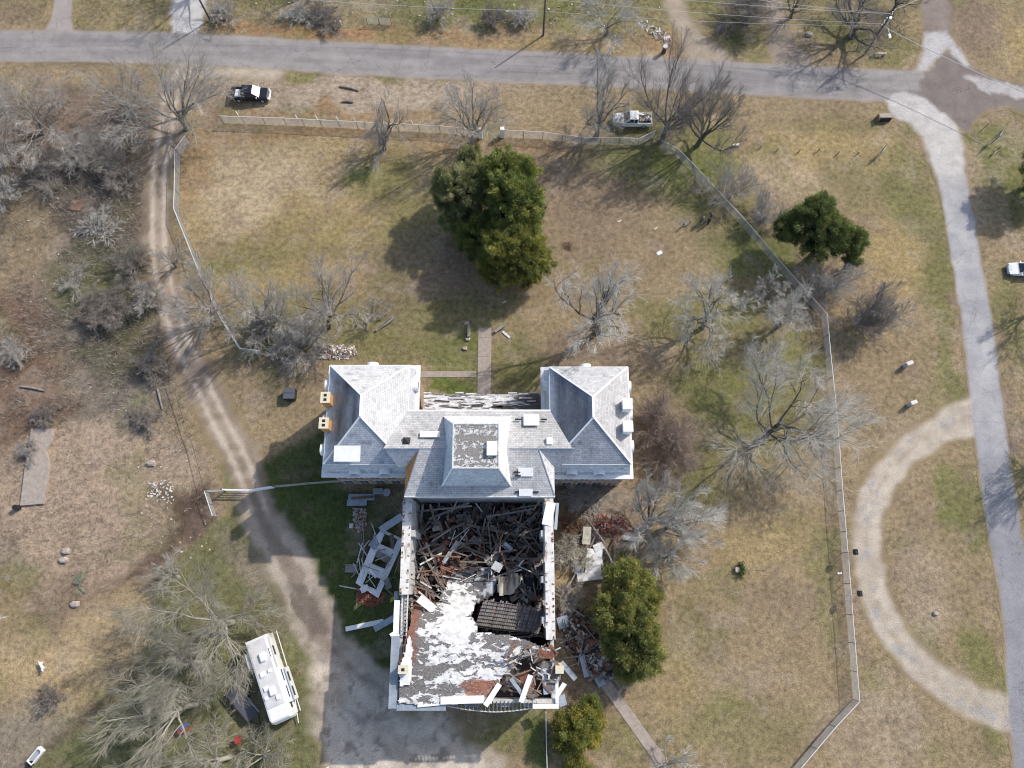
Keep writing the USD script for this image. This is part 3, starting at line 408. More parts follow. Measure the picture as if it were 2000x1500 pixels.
def wing(cx0, cx1, cy0, cy1, hx0, hx1, hy0, hy1, zr, cols, bandcol):
    wx0, wx1, wy0, wy1 = cx0 + .55, cx1 - .55, cy0 + .55, cy1 - .55
    part('wall', MB().b6(wx0, wx1, wy0, wy1, -.2, ZC), 'old_brick', B, w=True)
    mb = MB(); ringbox(mb, cx0, cx1, cy0, cy1, ZC, ZB, .95); q = part('cornice', mb, 'white_paint', B, w=True)
    mb = MB(); ringbox(mb, cx0 + .12, cx1 - .12, cy0 + .12, cy1 - .12, ZC - .3, ZC - .003, .5); part('cornice_moulding', mb, 'wall_paint', q, w=True)
    bx = (cx0 + .32, cx1 - .32, cy0 + .32, cy1 - .32); lo = [(bx[0], bx[2], ZB - .1), (bx[1], bx[2], ZB - .1), (bx[1], bx[3], ZB - .1), (bx[0], bx[3], ZB - .1)]; hi = [(hx0 + .12, hy0 + .12, ZE), (hx1 - .12, hy0 + .12, ZE), (hx1 - .12, hy1 - .12, ZE), (hx0 + .12, hy1 - .12, ZE)]
    def curve(i):  # flared mansard band of three strips
        j = (i + 1) % 4; out = []
        L = [[np.array(lo[k]) + (np.array(hi[k]) - np.array(lo[k])) * np.array([q_, q_, s_]) for k in (i, j)] for q_, s_ in ((0, 0), (.35, .14), (.7, .5), (1, 1))]
        for a, b in zip(L[:-1], L[1:]): out.append(([a[0], a[1], b[1], b[0]], white_slope(bandcol, .1, 13 + i)))
        return out
    roofpart('mansard_band', sum([curve(i) for i in range(4)], []))
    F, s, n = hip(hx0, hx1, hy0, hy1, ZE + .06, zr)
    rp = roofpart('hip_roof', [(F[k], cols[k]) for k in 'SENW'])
    mb = MB(); ringbox(mb, hx0 - .06, hx1 + .06, hy0 - .06, hy1 + .06, ZE - .12, ZE + .05, .22); part('eave_trim', mb, 'white_paint', rp, w=True)
    for a in (F['S'][0], F['S'][1]): ridge_cap(rp, a, s)
    for a in (F['N'][0], F['N'][1]): ridge_cap(rp, a, n)
    ridge_cap(rp, s, n, .13)
    for z in (2.4, 6.6):
        for k in range(5):
            x = wx0 + (wx1 - wx0) * (k + .5) / 5
            window(B, (x, wy0 - .02, z), -math.pi / 2); window(B, (x, wy1 + .02, z), math.pi / 2)
    return wx0, wx1, wy0, wy1
LB = (.50, .52, .55)
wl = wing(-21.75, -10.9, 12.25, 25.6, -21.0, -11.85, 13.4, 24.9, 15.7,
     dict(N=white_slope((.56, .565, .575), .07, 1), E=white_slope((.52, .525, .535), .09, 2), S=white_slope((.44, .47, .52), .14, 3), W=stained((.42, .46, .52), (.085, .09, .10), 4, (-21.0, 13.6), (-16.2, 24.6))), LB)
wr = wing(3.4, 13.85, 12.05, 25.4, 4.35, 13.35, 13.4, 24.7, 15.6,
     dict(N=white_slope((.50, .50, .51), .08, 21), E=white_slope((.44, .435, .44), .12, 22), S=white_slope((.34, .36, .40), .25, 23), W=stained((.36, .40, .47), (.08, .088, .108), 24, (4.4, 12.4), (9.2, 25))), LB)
for z in (2.4, 6.6):
    for y in (15, 17.5, 20, 22.5):
        window(B, (wl[0] - .02, y, z), math.pi); window(B, (wr[1] + .02, y, z), 0)
for p, yaw, m in (((692, 920), -90, 'sheet_white'), ((751, 920), -90, 'sheet_white'), ((1117, 922), -90, 'sheet_white'), ((1171, 922), -90, 'sheet_white')):
    q = W(*p, 10.3); dormer(B, (q[0], 12.45, 10.15), math.radians(yaw), m=m)
for x, y, yaw in ((-10.98, 23.0, 0), (-16.3, 25.45, 90), (8.6, 25.25, 90), (3.55, 23.0, 180), (13.78, 22.6, 0), (13.78, 19.3, 0), (13.78, 15.6, 0), (-21.65, 22.8, 180), (-21.65, 18.6, 180), (-21.65, 15.2, 180)):
    dormer(B, (x, y, 10.15 if yaw in (0,) and x < 0 or yaw == 180 and x > 0 else 11.15), math.radians(yaw), r=.62, d=1.0)
def chimney(px, z1, sx, sy, m, flues=2, z0=8.5, capm='cream'):
    c = W(*px, z1); q = part('chimney', MB().b6(c[0] - sx / 2, c[0] + sx / 2, c[1] - sy / 2, c[1] + sy / 2, z0, z1 - .12), m, B, w=True)
    part('chimney_cap', MB().b6(c[0] - sx / 2 - .05, c[0] + sx / 2 + .05, c[1] - sy / 2 - .05, c[1] + sy / 2 + .05, z1 - .12, z1), capm, q, w=True)
    for k in range(flues): part('flue', MB().box((c[0], c[1] + (k - (flues - 1) / 2) * .5, z1 + .01), (.34, .3, .03)), 'dark', q, w=True)
chimney((635, 776), 14.2, .95, 1.15, 'orange_brick', 2); chimney((632, 826), 14.2, .95, 1.15, 'orange_brick', 2)
chimney((1226, 788), 14.2, 1.0, 1.15, 'white_paint', 0, capm='white_paint'); chimney((1227, 832), 14.2, 1.0, 1.15, 'white_paint', 0, capm='white_paint')
# centre block
ZR = 13.85
part('wall', MB().b6(-11.3, 4.1, 10.3, 19.2, -.2, 11.7), 'wall_paint', B, w=True)
grey = white_slope((.46, .455, .45), .22, 41); grey2 = white_slope((.45, .45, .455), .25, 42)
def rust(v, u): return mixc((.45, .20, .06), (.36, .19, .09), nz(v, 1.2, 3))
cr = roofpart('centre_roof', [([(-11.8, 19.45, 12), (4.35, 19.45, 12), (6.6, 14.8, ZR), (-14.1, 14.8, ZR)], grey), ([(-11.84, 9.9, 12), (4.7, 9.9, 12), (2.9, 14.8, ZR), (-10.1, 14.8, ZR)], grey2),
    ([(-14.1, 14.8, ZR), (-10.1, 14.8, ZR), (-11.84, 13.0, 12), (-12.6, 13.0, 12)], white_slope((.42, .45, .50), .1, 43)), ([(6.9, 14.8, ZR), (2.9, 14.8, ZR), (4.7, 13.0, 12), (5.3, 13.0, 12)], white_slope((.40, .42, .46), .12, 44)),
    ([(4.7, 9.9, 12), (2.9, 14.8, ZR), (4.7, 13.0, 12)], white_slope((.56, .56, .56), .1, 45))])
roofpart('rusted_slope', [([(-11.84, 9.9, 12), (-10.1, 14.8, ZR), (-11.84, 13.0, 12)], rust)], cr, label='rusty orange roof slope beside the left wing')
part('fascia', MB().b6(-11.9, 4.75, 9.72, 9.9, 11.0, 11.98), 'timber_white', cr, w=True); part('eave_trim', MB().b6(-11.9, 4.4, 19.45, 19.62, 11.7, 11.99), 'white_paint', cr, w=True)
part('soffit', MB().b6(-11.6, 4.4, 9.9, 10.3, 10.2, 11.0), 'timber_dark', cr, w=True)
for a, b in (((-11.84, 9.9, 12), (-10.1, 14.8, ZR)), ((4.7, 9.9, 12), (2.9, 14.8, ZR)), ((-14.1, 14.8, ZR), (-7.5, 14.8, ZR)), ((6.9, 14.8, ZR), (-.2, 14.8, ZR))): ridge_cap(cr, a, b, .05, 'sheet_blue')
# mansard tower
tb = [(-7.75, 10.85, 12.2), (-.05, 10.85, 12.2), (-.05, 18.8, 12.2), (-7.75, 18.8, 12.2)]; tt = [(-6.25, 12.25, 16.3), (-1.4, 12.25, 16.3), (-1.4, 16.98, 16.3), (-6.25, 16.98, 16.3)]
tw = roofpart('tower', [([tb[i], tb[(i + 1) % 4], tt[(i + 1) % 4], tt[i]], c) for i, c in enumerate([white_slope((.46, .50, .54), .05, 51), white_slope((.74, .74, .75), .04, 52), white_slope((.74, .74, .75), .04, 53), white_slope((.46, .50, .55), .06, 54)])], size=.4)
def deckc(v, u):
    e = np.minimum.reduce([v[:, 0] + 6.25, -1.4 - v[:, 0], v[:, 1] - 12.25, 16.98 - v[:, 1]]); r = .462 + .10 * sstep(.5, .1, e) + .05 * np.sin(v[:, 1] * 4); return np.stack([r, r * 0 + .005, r * 0 + .5], -1)
dk = roofpart('tower_deck', [([p[:2] + (16.31,) for p in tt], deckc)], tw, 'peel_deck', size=.3)
mb = MB(); ringbox(mb, -6.32, -1.33, 12.18, 17.05, 16.18, 16.40, .13); part('deck_curb', mb, 'timber_white', tw, w=True)
for a, b in zip(tb, tt): ridge_cap(tw, a, b, .07, 'white_metal')
c = W(961, 876, 16.5); part('hatch', MB().b6(c[0] - .55, c[0] + .55, c[1] - .75, c[1] + .75, 16.3, 16.75), 'sheet_white', tw, w=True)
# things laid on the roofs
def roofpatch(px, sx, sy, z, slope=0, m='sheet_white', rz=0, label=None, axis='x'):
    c = W(*px, z); a = math.atan(slope); R = (np.array([[1, 0, 0], [0, math.cos(a), -math.sin(a)], [0, math.sin(a), math.cos(a)]]) if axis == 'x' else np.array([[math.cos(a), 0, -math.sin(a)], [0, 1, 0], [math.sin(a), 0, math.cos(a)]])) @ rz_(rz)
    part('roof_patch', MB().box(c, (sx, sy, .05), R), m, B, w=True, label=label)
roofpatch((678, 886), 2.9, 1.75, 13.35, .12, label='large white sheet patching the left wing'); roofpatch((840, 848), 2.2, .8, 13.52, -.40); roofpatch((1038, 820), 1.75, 1.5, 12.85, -.40); roofpatch((1027, 922), 1.65, .95, 13.02, .38); roofpatch((1027, 962), 1.5, .8, 12.25, .38)
for px in ((1012, 819), (1062, 819), (1010, 922), (1011, 929), (1012, 961), (1046, 961)):
    c = W(*px, 12.8 if px[1] < 900 else 13.0 if px[1] < 940 else 12.2); part('hole', MB().box(c, (.7, .16, .12)), 'dark', B, w=True)
c = W(794, 861, 13.6); part('roof_vent', MB().hull([(c[0] + sx * .42, c[1] + sy * .42, 13.1) for sx in (-1, 1) for sy in (-1, 1)] + [(c[0] + sx * .36, c[1] + sy * .36, 13.75) for sx in (-1, 1) for sy in (-1, 1)] + [(c[0], c[1], 14.05)]), 'felt_black', B, w=True)
c = W(1073, 862, 13.6); part('roof_vent', MB().hull(rbox(c[0] - .35, c[0] + .35, c[1] - .4, c[1] + .4, 12.8, 13.9, .05)), 'white_metal', B, w=True)
# front porch with a peeling flat roof
def porchc(v, u):
    r = .545 - .17 * sstep(.2, 2.2, v[:, 0]) - .08 * sstep(20.4, 19.4, v[:, 1]); return np.stack([r, r * 0 + .005, r * 0 + .5], -1)
pr = roofpart('porch_roof', [([(-10.9, 19.25, 5.62), (3.4, 19.25, 5.62), (3.4, 23.15, 5.5), (-10.9, 23.15, 5.5)], porchc)], B, 'peel_porch', size=.3)
rngp = np.random.default_rng(31)
for k in range(11):
    x0 = -10.95 + k * 1.31; d_ = rngp.uniform(-.22, .12); part('porch_fascia', MB().b6(x0, x0 + rngp.uniform(.9, 1.30), 23.16 + d_, 23.34 + d_, 5.05, 5.56), ['timber_white', 'timber_white', 'timber_grey'][rngp.integers(3)], pr, w=True)
for k in range(26):
    x0 = rngp.uniform(-10.8, 2.2); y0 = rngp.uniform(19.4, 23.0); part('loose_plank', MB().box((x0 + .6, y0, 5.66), (rngp.uniform(.7, 2.4), .16, .05), rngp.normal(0, .06)), ['timber_white', 'timber_white', 'timber_dark'][rngp.integers(3)], pr, w=True); part('porch_beam', MB().b6(-10.9, 3.4, 19.2, 23.1, 5.2, 5.45), 'timber', pr, w=True)
for k in range(6): part('porch_post', MB().cyl((-10.4 + k * 2.66, 22.8), .16, 0, 5.2, 10), 'white_paint', B, w=True)
# roofless hall: walls with window openings
def holed_wall(x0, x1, y0, y1, z1, ops, name, top):
    m = m3.Manifold.cube((x1 - x0, y1 - y0, z1)).translate((x0, y0, 0))
    for (yy, zz, w_, h_) in ops: m = m - m3.Manifold.cube((x1 - x0 + 1, w_, h_)).translate((x0 - .5, yy - w_ / 2, zz))
    q = part(name, MB().man(m), 'wall_paint', B, w=True)
    rng = np.random.default_rng(int(abs(x0 * 10)))
    n = int((y1 - y0) / .25); ys = np.linspace(y0, y1, n); V, F = [], []
    def tc(v, u): return mixc((.64, .62, .59), (.33, .22, .17), sstep(.52, .66, nz(v, 1.0, top, 5, (2.2, .5, 1))) * .8)
    roofpart('wall_top', [([(x0 - .03, y0, z1 + .03), (x1 + .03, y0, z1 + .03), (x1 + .03, y1, z1 + .03), (x0 - .03, y1, z1 + .03)], tc)], q, 'peeling', size=.2)
    for k in range(40):   # crumbling bricks along the top
        part('brick', MB().box((rng.choice([x0 + .12, x1 - .12]), rng.uniform(y0, y1), z1 + .06), (.24, .12, .08), rng.uniform(-.3, .3) + 1.57 * rng.integers(2)), rng.choice(['brick_red', 'old_brick', 'wall_paint']), q, w=True)
    return q
holed_wall(-12.3, -11.35, -.6, 9.85, 9.5, [(y, 5.6, 1.3, 2.6) for y in (1, 3.6, 6.2, 8.6)] + [(y, 1.2, 1.3, 2.8) for y in (1, 3.6, 6.2, 8.6)], 'hall_wall', 5)
holed_wall(3.7, 4.65, -5.3, 9.85, 9.5, [(y, 5.6, 1.3, 2.6) for y in (-3.6, -1.2, 1.2, 3.6, 6.2, 8.6)] + [(y, 1.2, 1.3, 2.8) for y in (-3.6, -1.2, 1.2, 3.6, 6.2, 8.6)], 'hall_wall', 6)
for x, ys in ((3.55, (6.0, 1.0, -3.3)), (-11.2, (6.0,))):
    for y in ys: part('buttress', MB().b6(x - .3, x + .3, y - .35, y + .35, 0, 9.3), 'wall_paint', B, w=True)
q = part('hall_floor', MB().b6(-11.3, 3.7, -11.2, 10.2, 0, .55), 'timber_dark', B, w=True)
# broken rear block
part('rear_wall', MB().b6(-12.3, -11.9, -11.5, -.6, 0, 8.6), 'wall_paint', B, w=True); part('rear_wall', MB().b6(-12.3, 4.6, -11.7, -11.3, 0, 8.7), 'wall_paint', B, w=True); part('rear_wall', MB().b6(4.2, 4.6, -11.3, -5.3, 0, 8.0), 'wall_paint', B, w=True)
part('gutter', MB().b6(-13.05, -12.2, -12.2, -4.9, 8.75, 9.0).b6(-13.05, -12.95, -12.2, -4.9, 9.0, 9.25), 'sheet_blue', B, w=True); part('gutter', MB().b6(-12.95, -12.35, -4.7, -1.2, 8.7, 8.95), 'sheet_white', B, w=True)
part('rear_cornice', MB().b6(-12.2, -7.0, -12.4, -11.75, 8.7, 9.05), 'sheet_blue', B, w=True); part('rear_cornice', MB().b6(2.2, 4.95, -12.2, -11.75, 8.7, 9.05).b6(4.62, 4.95, -11.7, -9.5, 8.7, 9.05), 'sheet_white', B, w=True)
def frame_wall():    # exposed studs where the left wall has fallen open
    rng = np.random.default_rng(3); q = part('stud_frame', MB().bar((-12.05, -.6, 9.0), (-12.05, -5.0, 8.8), .14, .14).bar((-11.45, -.6, 9.1), (-11.5, -5.0, 8.8), .14, .14), 'timber_white', B, w=True)
    for k in range(11):
        y = -.8 - k * .4; part('stud', MB().bar((-12.05, y, 8.9), (-11.45 + rng.uniform(-.1, .1), y + rng.uniform(-.15, .15), 8.95), .06, .09), 'timber_grey', q, w=True)
        part('stud', MB().bar((-11.6, y + .1, 8.6), (-11.7, y + rng.uniform(-.2, .2), 3), .09, .09), 'timber', q, w=True)
frame_wall()
for k in range(22):  # rafter tails along the sagging eave
    x = -6.2 + k * .42; s = math.sin((k + 1) / 23 * math.pi); y = -11.7 - .55 * s
    part('rafter_tail', MB().bar((x, -11.5, 9.0 - .2 * s), (x, y - .25, 8.85 - .35 * s), .06, .14), 'timber_grey', B, w=True)
xs = np.linspace(-7.0, 3.4, 15); mb = MB()
for a, b in zip(xs[:-1], xs[1:]): 
    fy = lambda x: -11.98 - .62 * math.sin((x + 7.0) / 10.4 * math.pi)
    mb.bar((a, fy(a), 8.62 - .3 * math.sin((a + 7) / 10.4 * math.pi)), (b, fy(b), 8.62 - .3 * math.sin((b + 7) / 10.4 * math.pi)), .1, .2)
part('sagging_eave_board', mb, 'timber_white', B, w=True)
for x in (-4.3, -.9, 2.0): dormer(B, (x, -12.15, 7.7), -math.pi / 2, .8, .8, 'sheet_blue')
# sagging torn roof over the rear block, and its white tongue hanging into the hall
def torn(pxpoly, zf, cf, name, label=None, m='peeling', step=.12, holes=()):
    P = sg.Polygon(pxpoly)
    for h in holes: P = P.difference(sg.Polygon(h))
    x0, y0, x1, y1 = P.bounds; c = [W(x, y, 7)[:2] for x in (x0, x1) for y in (y0, y1)]; c = np.array(c)
    X, Y, F = gridmesh(np.arange(c[:, 0].min() - 2, c[:, 0].max() + 2, step), np.arange(c[:, 1].min() - 2, c[:, 1].max() + 2, step))
    Z = zf(X, Y); Z = Z + .12 * (n2(X, Y, .9, 3, 19) - .5); px, py = PX(X, Y, Z); wob = (n2(X, Y, 1.3, 3, 29) - .5) * 14
    shapely.prepare(P); ins = shapely.contains(P, shapely.points(px + wob, py + wob * .7))
    F = F[ins[F].all(1)]; u, inv = np.unique(F, return_inverse=True); F = inv.reshape(F.shape); V = np.stack([X, Y, Z], -1)[u]
    # thickness
    n = len(V); Fq = np.vstack([F, F[:, ::-1] + n]); V2 = np.vstack([V, V - [0, 0, .06]]); col = cf(V, np.stack([px[u], py[u]], -1)); col = np.vstack([col, col * 0 + .08])
    return part(name, (V2, Fq), m, B, w=True, col=col, label=label)
def zrear(X, Y): s = sstep(-6.5, -1.0, Y); return 9.25 - 1.2 * s - 4.2 * sstep(-4.5, 1.5, Y) - .5 * np.exp(-((X + 1) / 4) ** 2) * sstep(-12, -9, Y)
def feltc(v, p): return mixc((.14, .055, .04), (.31, .135, .08), nz(v, 1.4, 8, 4))
def rearc(v, p):
    r = .515 + .045 * np.sin(v[:, 1] * 2.6 + .8 * np.sin(v[:, 0] * .6)) + .09 * (nz(v, .35, 81, 3) - .5) * 2 - .07 * sstep(-8.5, -11, v[:, 0]) 
    tongue = np.clip(1 - np.hypot((p[:, 0] - 893) / 40, (p[:, 1] - 1205) / 75), 0, 1); r = r + .34 * tongue; r = np.where(v[:, 1] > -3.2, r - .03, r)
    left = (1 - sstep(-10.7, -9.9, v[:, 0] + 1.2 * (nz(v, 1.1, 87) - .5))) * sstep(-7.8, -7.2, v[:, 1])
    red = sstep(.0, .2, 1 - np.hypot((p[:, 0] - 940) / 50, (p[:, 1] - 1344) / 20) + .9 * (nz(v, 1.0, 89) - .5)); return np.clip(np.stack([np.clip(r, .01, .89), np.maximum(left, red) * .89, r * 0 + .5], -1), .005, .89)
torn([(800, 1215), (812, 1165), (850, 1178), (868, 1150), (880, 1120), (925, 1105), (935, 1150), (925, 1205), (935, 1235), (995, 1240), (1030, 1250), (1060, 1262), (1064, 1275), (1030, 1282), (1012, 1290), (1000, 1305), (985, 1322), (972, 1345), (960, 1374), (880, 1376), (778, 1376), (778, 1290)], zrear, rearc, 'torn_roof', 'sagging torn roof with peeling white paint over black felt', 'peel_rear')
torn([(1058, 1290), (1092, 1288), (1096, 1318), (1086, 1350), (1066, 1345), (1050, 1320)], lambda X, Y: zrear(X, Y) - .2, lambda v, p: np.stack([np.full(len(v), .40), np.full(len(v), .005), np.full(len(v), .5)], -1), 'torn_roof', 'loose grey piece of roof at the right rear corner', 'peel_rear')
torn([(1012, 1318), (1028, 1308), (1046, 1325), (1044, 1352), (1022, 1348)], lambda X, Y: zrear(X, Y) - .3 + .5 * (n2(X, Y, .7, 3, 44) - .5), lambda v, p: feltc(v, p), 'torn_felt', 'rusty brown felt sheet in the hole of the rear roof')
torn([(1048, 1262), (1082, 1260), (1092, 1275), (1080, 1288), (1052, 1284)], lambda X, Y: zrear(X, Y) + .2 + .5 * (n2(X, Y, .7, 3, 54) - .5), lambda v, p: feltc(v, p), 'torn_felt', 'rusty brown felt sheet at the end of the right hall wall')
part('roof_deck', MB().b6(-2.0, 4.3, -11.3, -6.0, 7.2, 7.35), 'timber_dark', B, w=True)
torn([(780, 1300), (800, 1235), (806, 1250), (806, 1320), (802, 1340), (778, 1340)], lambda X, Y: zrear(X, Y) + .25, lambda v, p: mixc((.58, .58, .58), (.72, .72, .72), nz(v, .9, 3, 4, (4, .4, 1))), 'roof_panel', 'long white metal panel on the left edge of the torn roof')
torn([(848, 1080), (862, 1060), (900, 1085), (905, 1120), (880, 1150), (868, 1140), (860, 1110)], lambda X, Y: 3.6 + 1.6 * (n2(X, Y, .8, 3, 4) - .5) * 2, feltc, 'torn_felt', 'crumpled rusty red roofing felt in the rubble')
torn([(805, 1150), (830, 1150), (872, 1190), (868, 1205), (830, 1180)], lambda X, Y: 5.2 + 1.2 * (n2(X, Y, .8, 3, 14) - .5) * 2, feltc, 'torn_felt', 'rusty orange sheet hanging inside the left wall')
torn([(935, 1110), (960, 1105), (972, 1130), (965, 1165), (930, 1180), (922, 1140)], lambda X, Y: 4.1 + .4 * (n2(X, Y, .8, 3, 24) - .5), lambda v, p: mixc((.10, .10, .11), (.46, .48, .52), sstep(.47, .56, nz(v, 1.5, 17, 5))), 'fallen_roof_sheet', 'mottled grey sheet fallen in the middle of the hall')
torn([(972, 1125), (1010, 1118), (1022, 1130), (1010, 1150), (1000, 1165), (972, 1165)], lambda X, Y: 4.6 + .8 * np.sin(X * 3.5) * .4, lambda v, p: mixc((.16, .14, .11), (.46, .42, .35), sstep(.35, .6, nz(v, 1.6, 27, 4, (2.5, .5, 1)))), 'fallen_tarp', 'draped beige tarpaulin in the hall')
# collapsed timber deck with exposed joists
dq = None; c0, ex, ey = W(928, 1222, 6.3), W(1052, 1238, 6.0) - W(928, 1222, 6.3), W(945, 1168, 6.6) - W(928, 1222, 6.3)
def dp(u, v, dz=0): return c0 + u * ex + v * ey + [0, 0, dz]
dq = part('collapsed_deck', MB().bar(dp(0, -.02, -.15), dp(1, -.02, -.15), .15, .2), 'timber_dark', B, w=True)
rng = np.random.default_rng(12)
for k in range(34):
    u = k / 34 + .014; part('board', MB().bar(dp(u, 0, rng.uniform(-.03, .03)), dp(u + rng.uniform(-.006, .006), rng.uniform(.86, 1.03), rng.uniform(-.03, .03)), .175, .03), ['timber', 'timber_grey', 'timber_grey', 'timber_grey'][rng.integers(4)], dq, w=True)
for k in range(8): v = .04 + k * .125; part('joist', MB().bar(dp(0, v, .12), dp(1 - rng.uniform(0, .12), v + rng.uniform(-.02, .02), .08), .05, .09), 'timber', dq, w=True)

# ------------------------------------------------------------------ fallen timbers and sheets: each lies loose
CW = dict(timber='brown-grey', timber_grey='weathered grey', timber_dark='dark', timber_brown='reddish brown', timber_white='white-painted')
def spot(c):
    px, py = PX(*c)
    if 800 < px < 1065 and 975 < py < 1255:
        return ('at left hall wall', 'left of mid-hall', 'right of mid-hall', 'at right hall wall')[int(np.digitize(px, (850, 935, 1010)))] + (' under centre roof', ' behind large rafters', ' among large rafters', ' above red felt', ' by collapsed deck')[int(np.digitize(py, (1012, 1045, 1085, 1150)))]
    if py > 1255 and px < 1075 or py > 1240 and px < 1092: return ('left', 'right')[int(px > 1040)] + ' of the rear roof hole ' + ('near the hall', 'near the eave')[int(py > 1318)]
    if px < 800: return 'on grass ' + ('above', 'beside', 'below')[int(np.digitize(py, (1060, 1140)))] + ' wall panel ' + ('out from', 'next to')[int(px > 722)] + ' hall'
    return ('by right hall wall', 'beside the cedar')[int(px > 1140)] + (' near brick rubble', ' level with white panel', ' below white panel', ' atop lower heap', ' in lower heap', ' at diagonal path')[int(np.digitize(py, (1055, 1110, 1190, 1250, 1310)))]
SPLINT = {}
def timber(p, q, w_=.14, h=.09, m='timber', label=None, group=None, cat='timber', name='fallen_timber'):
    p, q = np.asarray(p, float), np.asarray(q, float); d = q - p; L = np.linalg.norm(d); a = math.degrees(math.atan2(d[1], d[0])) % 180
    if label is None or group is not None:
        o = ('lying across', 'slanting right', 'lying lengthwise', 'slanting left', 'lying across')[int((a + 22.5) // 45)]
        label = f"{('short', 'long', 'very long')[int(np.digitize(L, (1.7, 3.2)))]} {CW.get(m, 'grey')} timber {o} {spot((p + q) / 2)}"
        group = 'alike timbers ' + spot((p + q) / 2)
    if group and L < 1.75: SPLINT.setdefault(m, MB()).bar(p, q, w_, h); return None
    return part(name, MB().bar(p, q, w_, h), m, label=label, cat=cat, group=group)
big = [((803, 1000), (922, 988), 5, 6.5, .2), ((838, 1014), (916, 982), 4, 6, .25), ((912, 1025), (1040, 1052), 4.5, 4.2, .3), ((908, 1022), (838, 1050), 4.5, 4.0, .25), ((948, 1012), (935, 1078), 5, 4, .2), ((953, 1020), (960, 1080), 5, 4, .18), ((996, 1042), (964, 1080), 4.5, 4, .25), ((906, 1030), (914, 1065), 4.2, 4, .3), ((840, 1064), (960, 1060), 4, 4, .2), ((892, 1062), (950, 1085), 4.3, 4, .25), ((898, 1058), (930, 1085), 4.1, 4, .2), ((962, 1080), (1008, 1074), 4.2, 4.2, .25), ((1015, 1070), (1043, 1060), 4.6, 4.6, .2), ((985, 1092), (1062, 1091), 4.4, 5.5, .2), ((950, 1102), (1055, 1098), 4, 4.2, .22), ((843, 1058), (880, 1034), 4.6, 4.8, .18), ((858, 1020), (866, 1052), 4.6, 4.2, .25), ((826, 985), (822, 1020), 6.5, 4, .25), ((840, 985), (850, 1020), 6.5, 4, .25), ((876, 992), (874, 1015), 6, 5, .2), ((1000, 995), (1056, 985), 5, 6.5, .15), ((950, 1010), (1045, 993), 5, 5.8, .15), ((1024, 1080), (1056, 1140), 5, 4, .18), ((1040, 1090), (1058, 1150), 5, 4, .18), ((1056, 1190), (1045, 1235), 5, 4, .25), ((1035, 1065), (1020, 1100), 5.0, 4.3, .18), ((810, 1090), (815, 1120), 6, 4, .2), ((832, 1060), (850, 1100), 5.2, 4.4, .25), ((820, 1070), (845, 1112), 5, 4, .2), ((975, 1240), (1058, 1236), 5.5, 5.5, .15), ((965, 1246), (1060, 1242), 5.3, 5.5, .15), ((1000, 1040), (1050, 1000), 5.5, 6.5, .12), ((990, 1005), (1035, 1035), 5, 6, .12)]
for a, b, za, zb, w_ in big:
    timber(W(*a, za), W(*b, zb), w_, .12, 'timber' if rng.random() < .6 else 'timber_grey')
for k in range(190):
    px = rng.uniform(812, 1056); py = rng.uniform(985, 1160) if rng.random() < .85 else rng.uniform(1160, 1245)
    if 925 < px < 1058 and 1165 < py < 1238: continue
    z = 1.9 + 2.8 * math.exp(-((py - 1085) / 70) ** 2) + rng.uniform(0, .7); c = W(px, py, z); a = rng.normal(0, .9) if rng.random() < .6 else rng.uniform(0, math.pi); L = rng.uniform(.9, 3.4); d = np.array([math.cos(a), math.sin(a), rng.normal(0, .16)]) * L / 2
    p, q = c - d, c + d; p[0], q[0] = np.clip([p[0], q[0]], -11.1, 3.5)
    timber(p, q, rng.uniform(.07, .2), rng.uniform(.04, .12), ['timber', 'timber', 'timber_dark', 'timber_grey', 'timber_grey', 'timber_brown', 'timber_white'][rng.integers(7)])
for k in range(30):   # splintered timbers where the left wall has fallen open
    c = W(rng.uniform(806, 868), rng.uniform(1130, 1205), rng.uniform(6.0, 7.4)); a = rng.normal(-.75, .4); L = rng.uniform(.8, 2.8); d = np.array([math.cos(a), math.sin(a), rng.normal(0, .15)]) * L / 2
    timber(c - d, c + d, rng.uniform(.07, .22), .06, ['timber', 'timber_brown', 'timber_grey', 'timber_white'][rng.integers(4)])
# rubble heap under them
def heap(name, px, z, zt, n, mats, label, smin=.15, smax=.6, seed=0, base=0.0):
    r = np.random.default_rng(seed); P = sg.Polygon([tuple(W(*p)[:2]) for p in px]) if z is None else sg.Polygon([tuple(W(*p, z)[:2]) for p in px]); x0, y0, x1, y1 = P.bounds; cs = [MB() for _ in mats]; k = 0; b = P.exterior
    while k < n:
        x, y = r.uniform(x0, x1), r.uniform(y0, y1); pt = sg.Point(x, y)
        if not P.contains(pt): continue
        hh = base + zt * min(1, b.distance(pt) / 1.6) * r.uniform(.2, 1); s = r.uniform(smin, smax, 3) * [1, .6, .35]
        cs[k % len(mats)].box((x, y, hh), s, trimesh.transformations.euler_matrix(*r.uniform(-.6, .6, 2), r.uniform(0, 3.1))[:3, :3]); k += 1
    q = thing(name, label, 'rubble', (0, 0, 0), kind='stuff')
    for mb, m in zip(cs, mats): part('fragments', mb, m, q)
heap('rubble', [(806, 985), (1060, 985), (1060, 1250), (940, 1250), (930, 1110), (860, 1180), (806, 1150)], 2.5, 2.9, 1700, ['timber_dark', 'timber', 'felt_black', 'timber_grey', 'timber_dark', 'timber', 'felt_black', 'timber_grey', 'brick_red', 'wall_paint'], 'broken boards and plaster heaped inside the roofless hall', .15, 1.3, 1, .9)
def slab_at(name, px, z, sx, sy, th, rz, m, label, cat, tilt=(0, 0), group=None, parent=None):
    R = trimesh.transformations.euler_matrix(tilt[0], tilt[1], rz)[:3, :3]; return part(name, MB().box(W(*px, z), (sx, sy, th), R), m, parent, label=label, cat=cat, group=group)
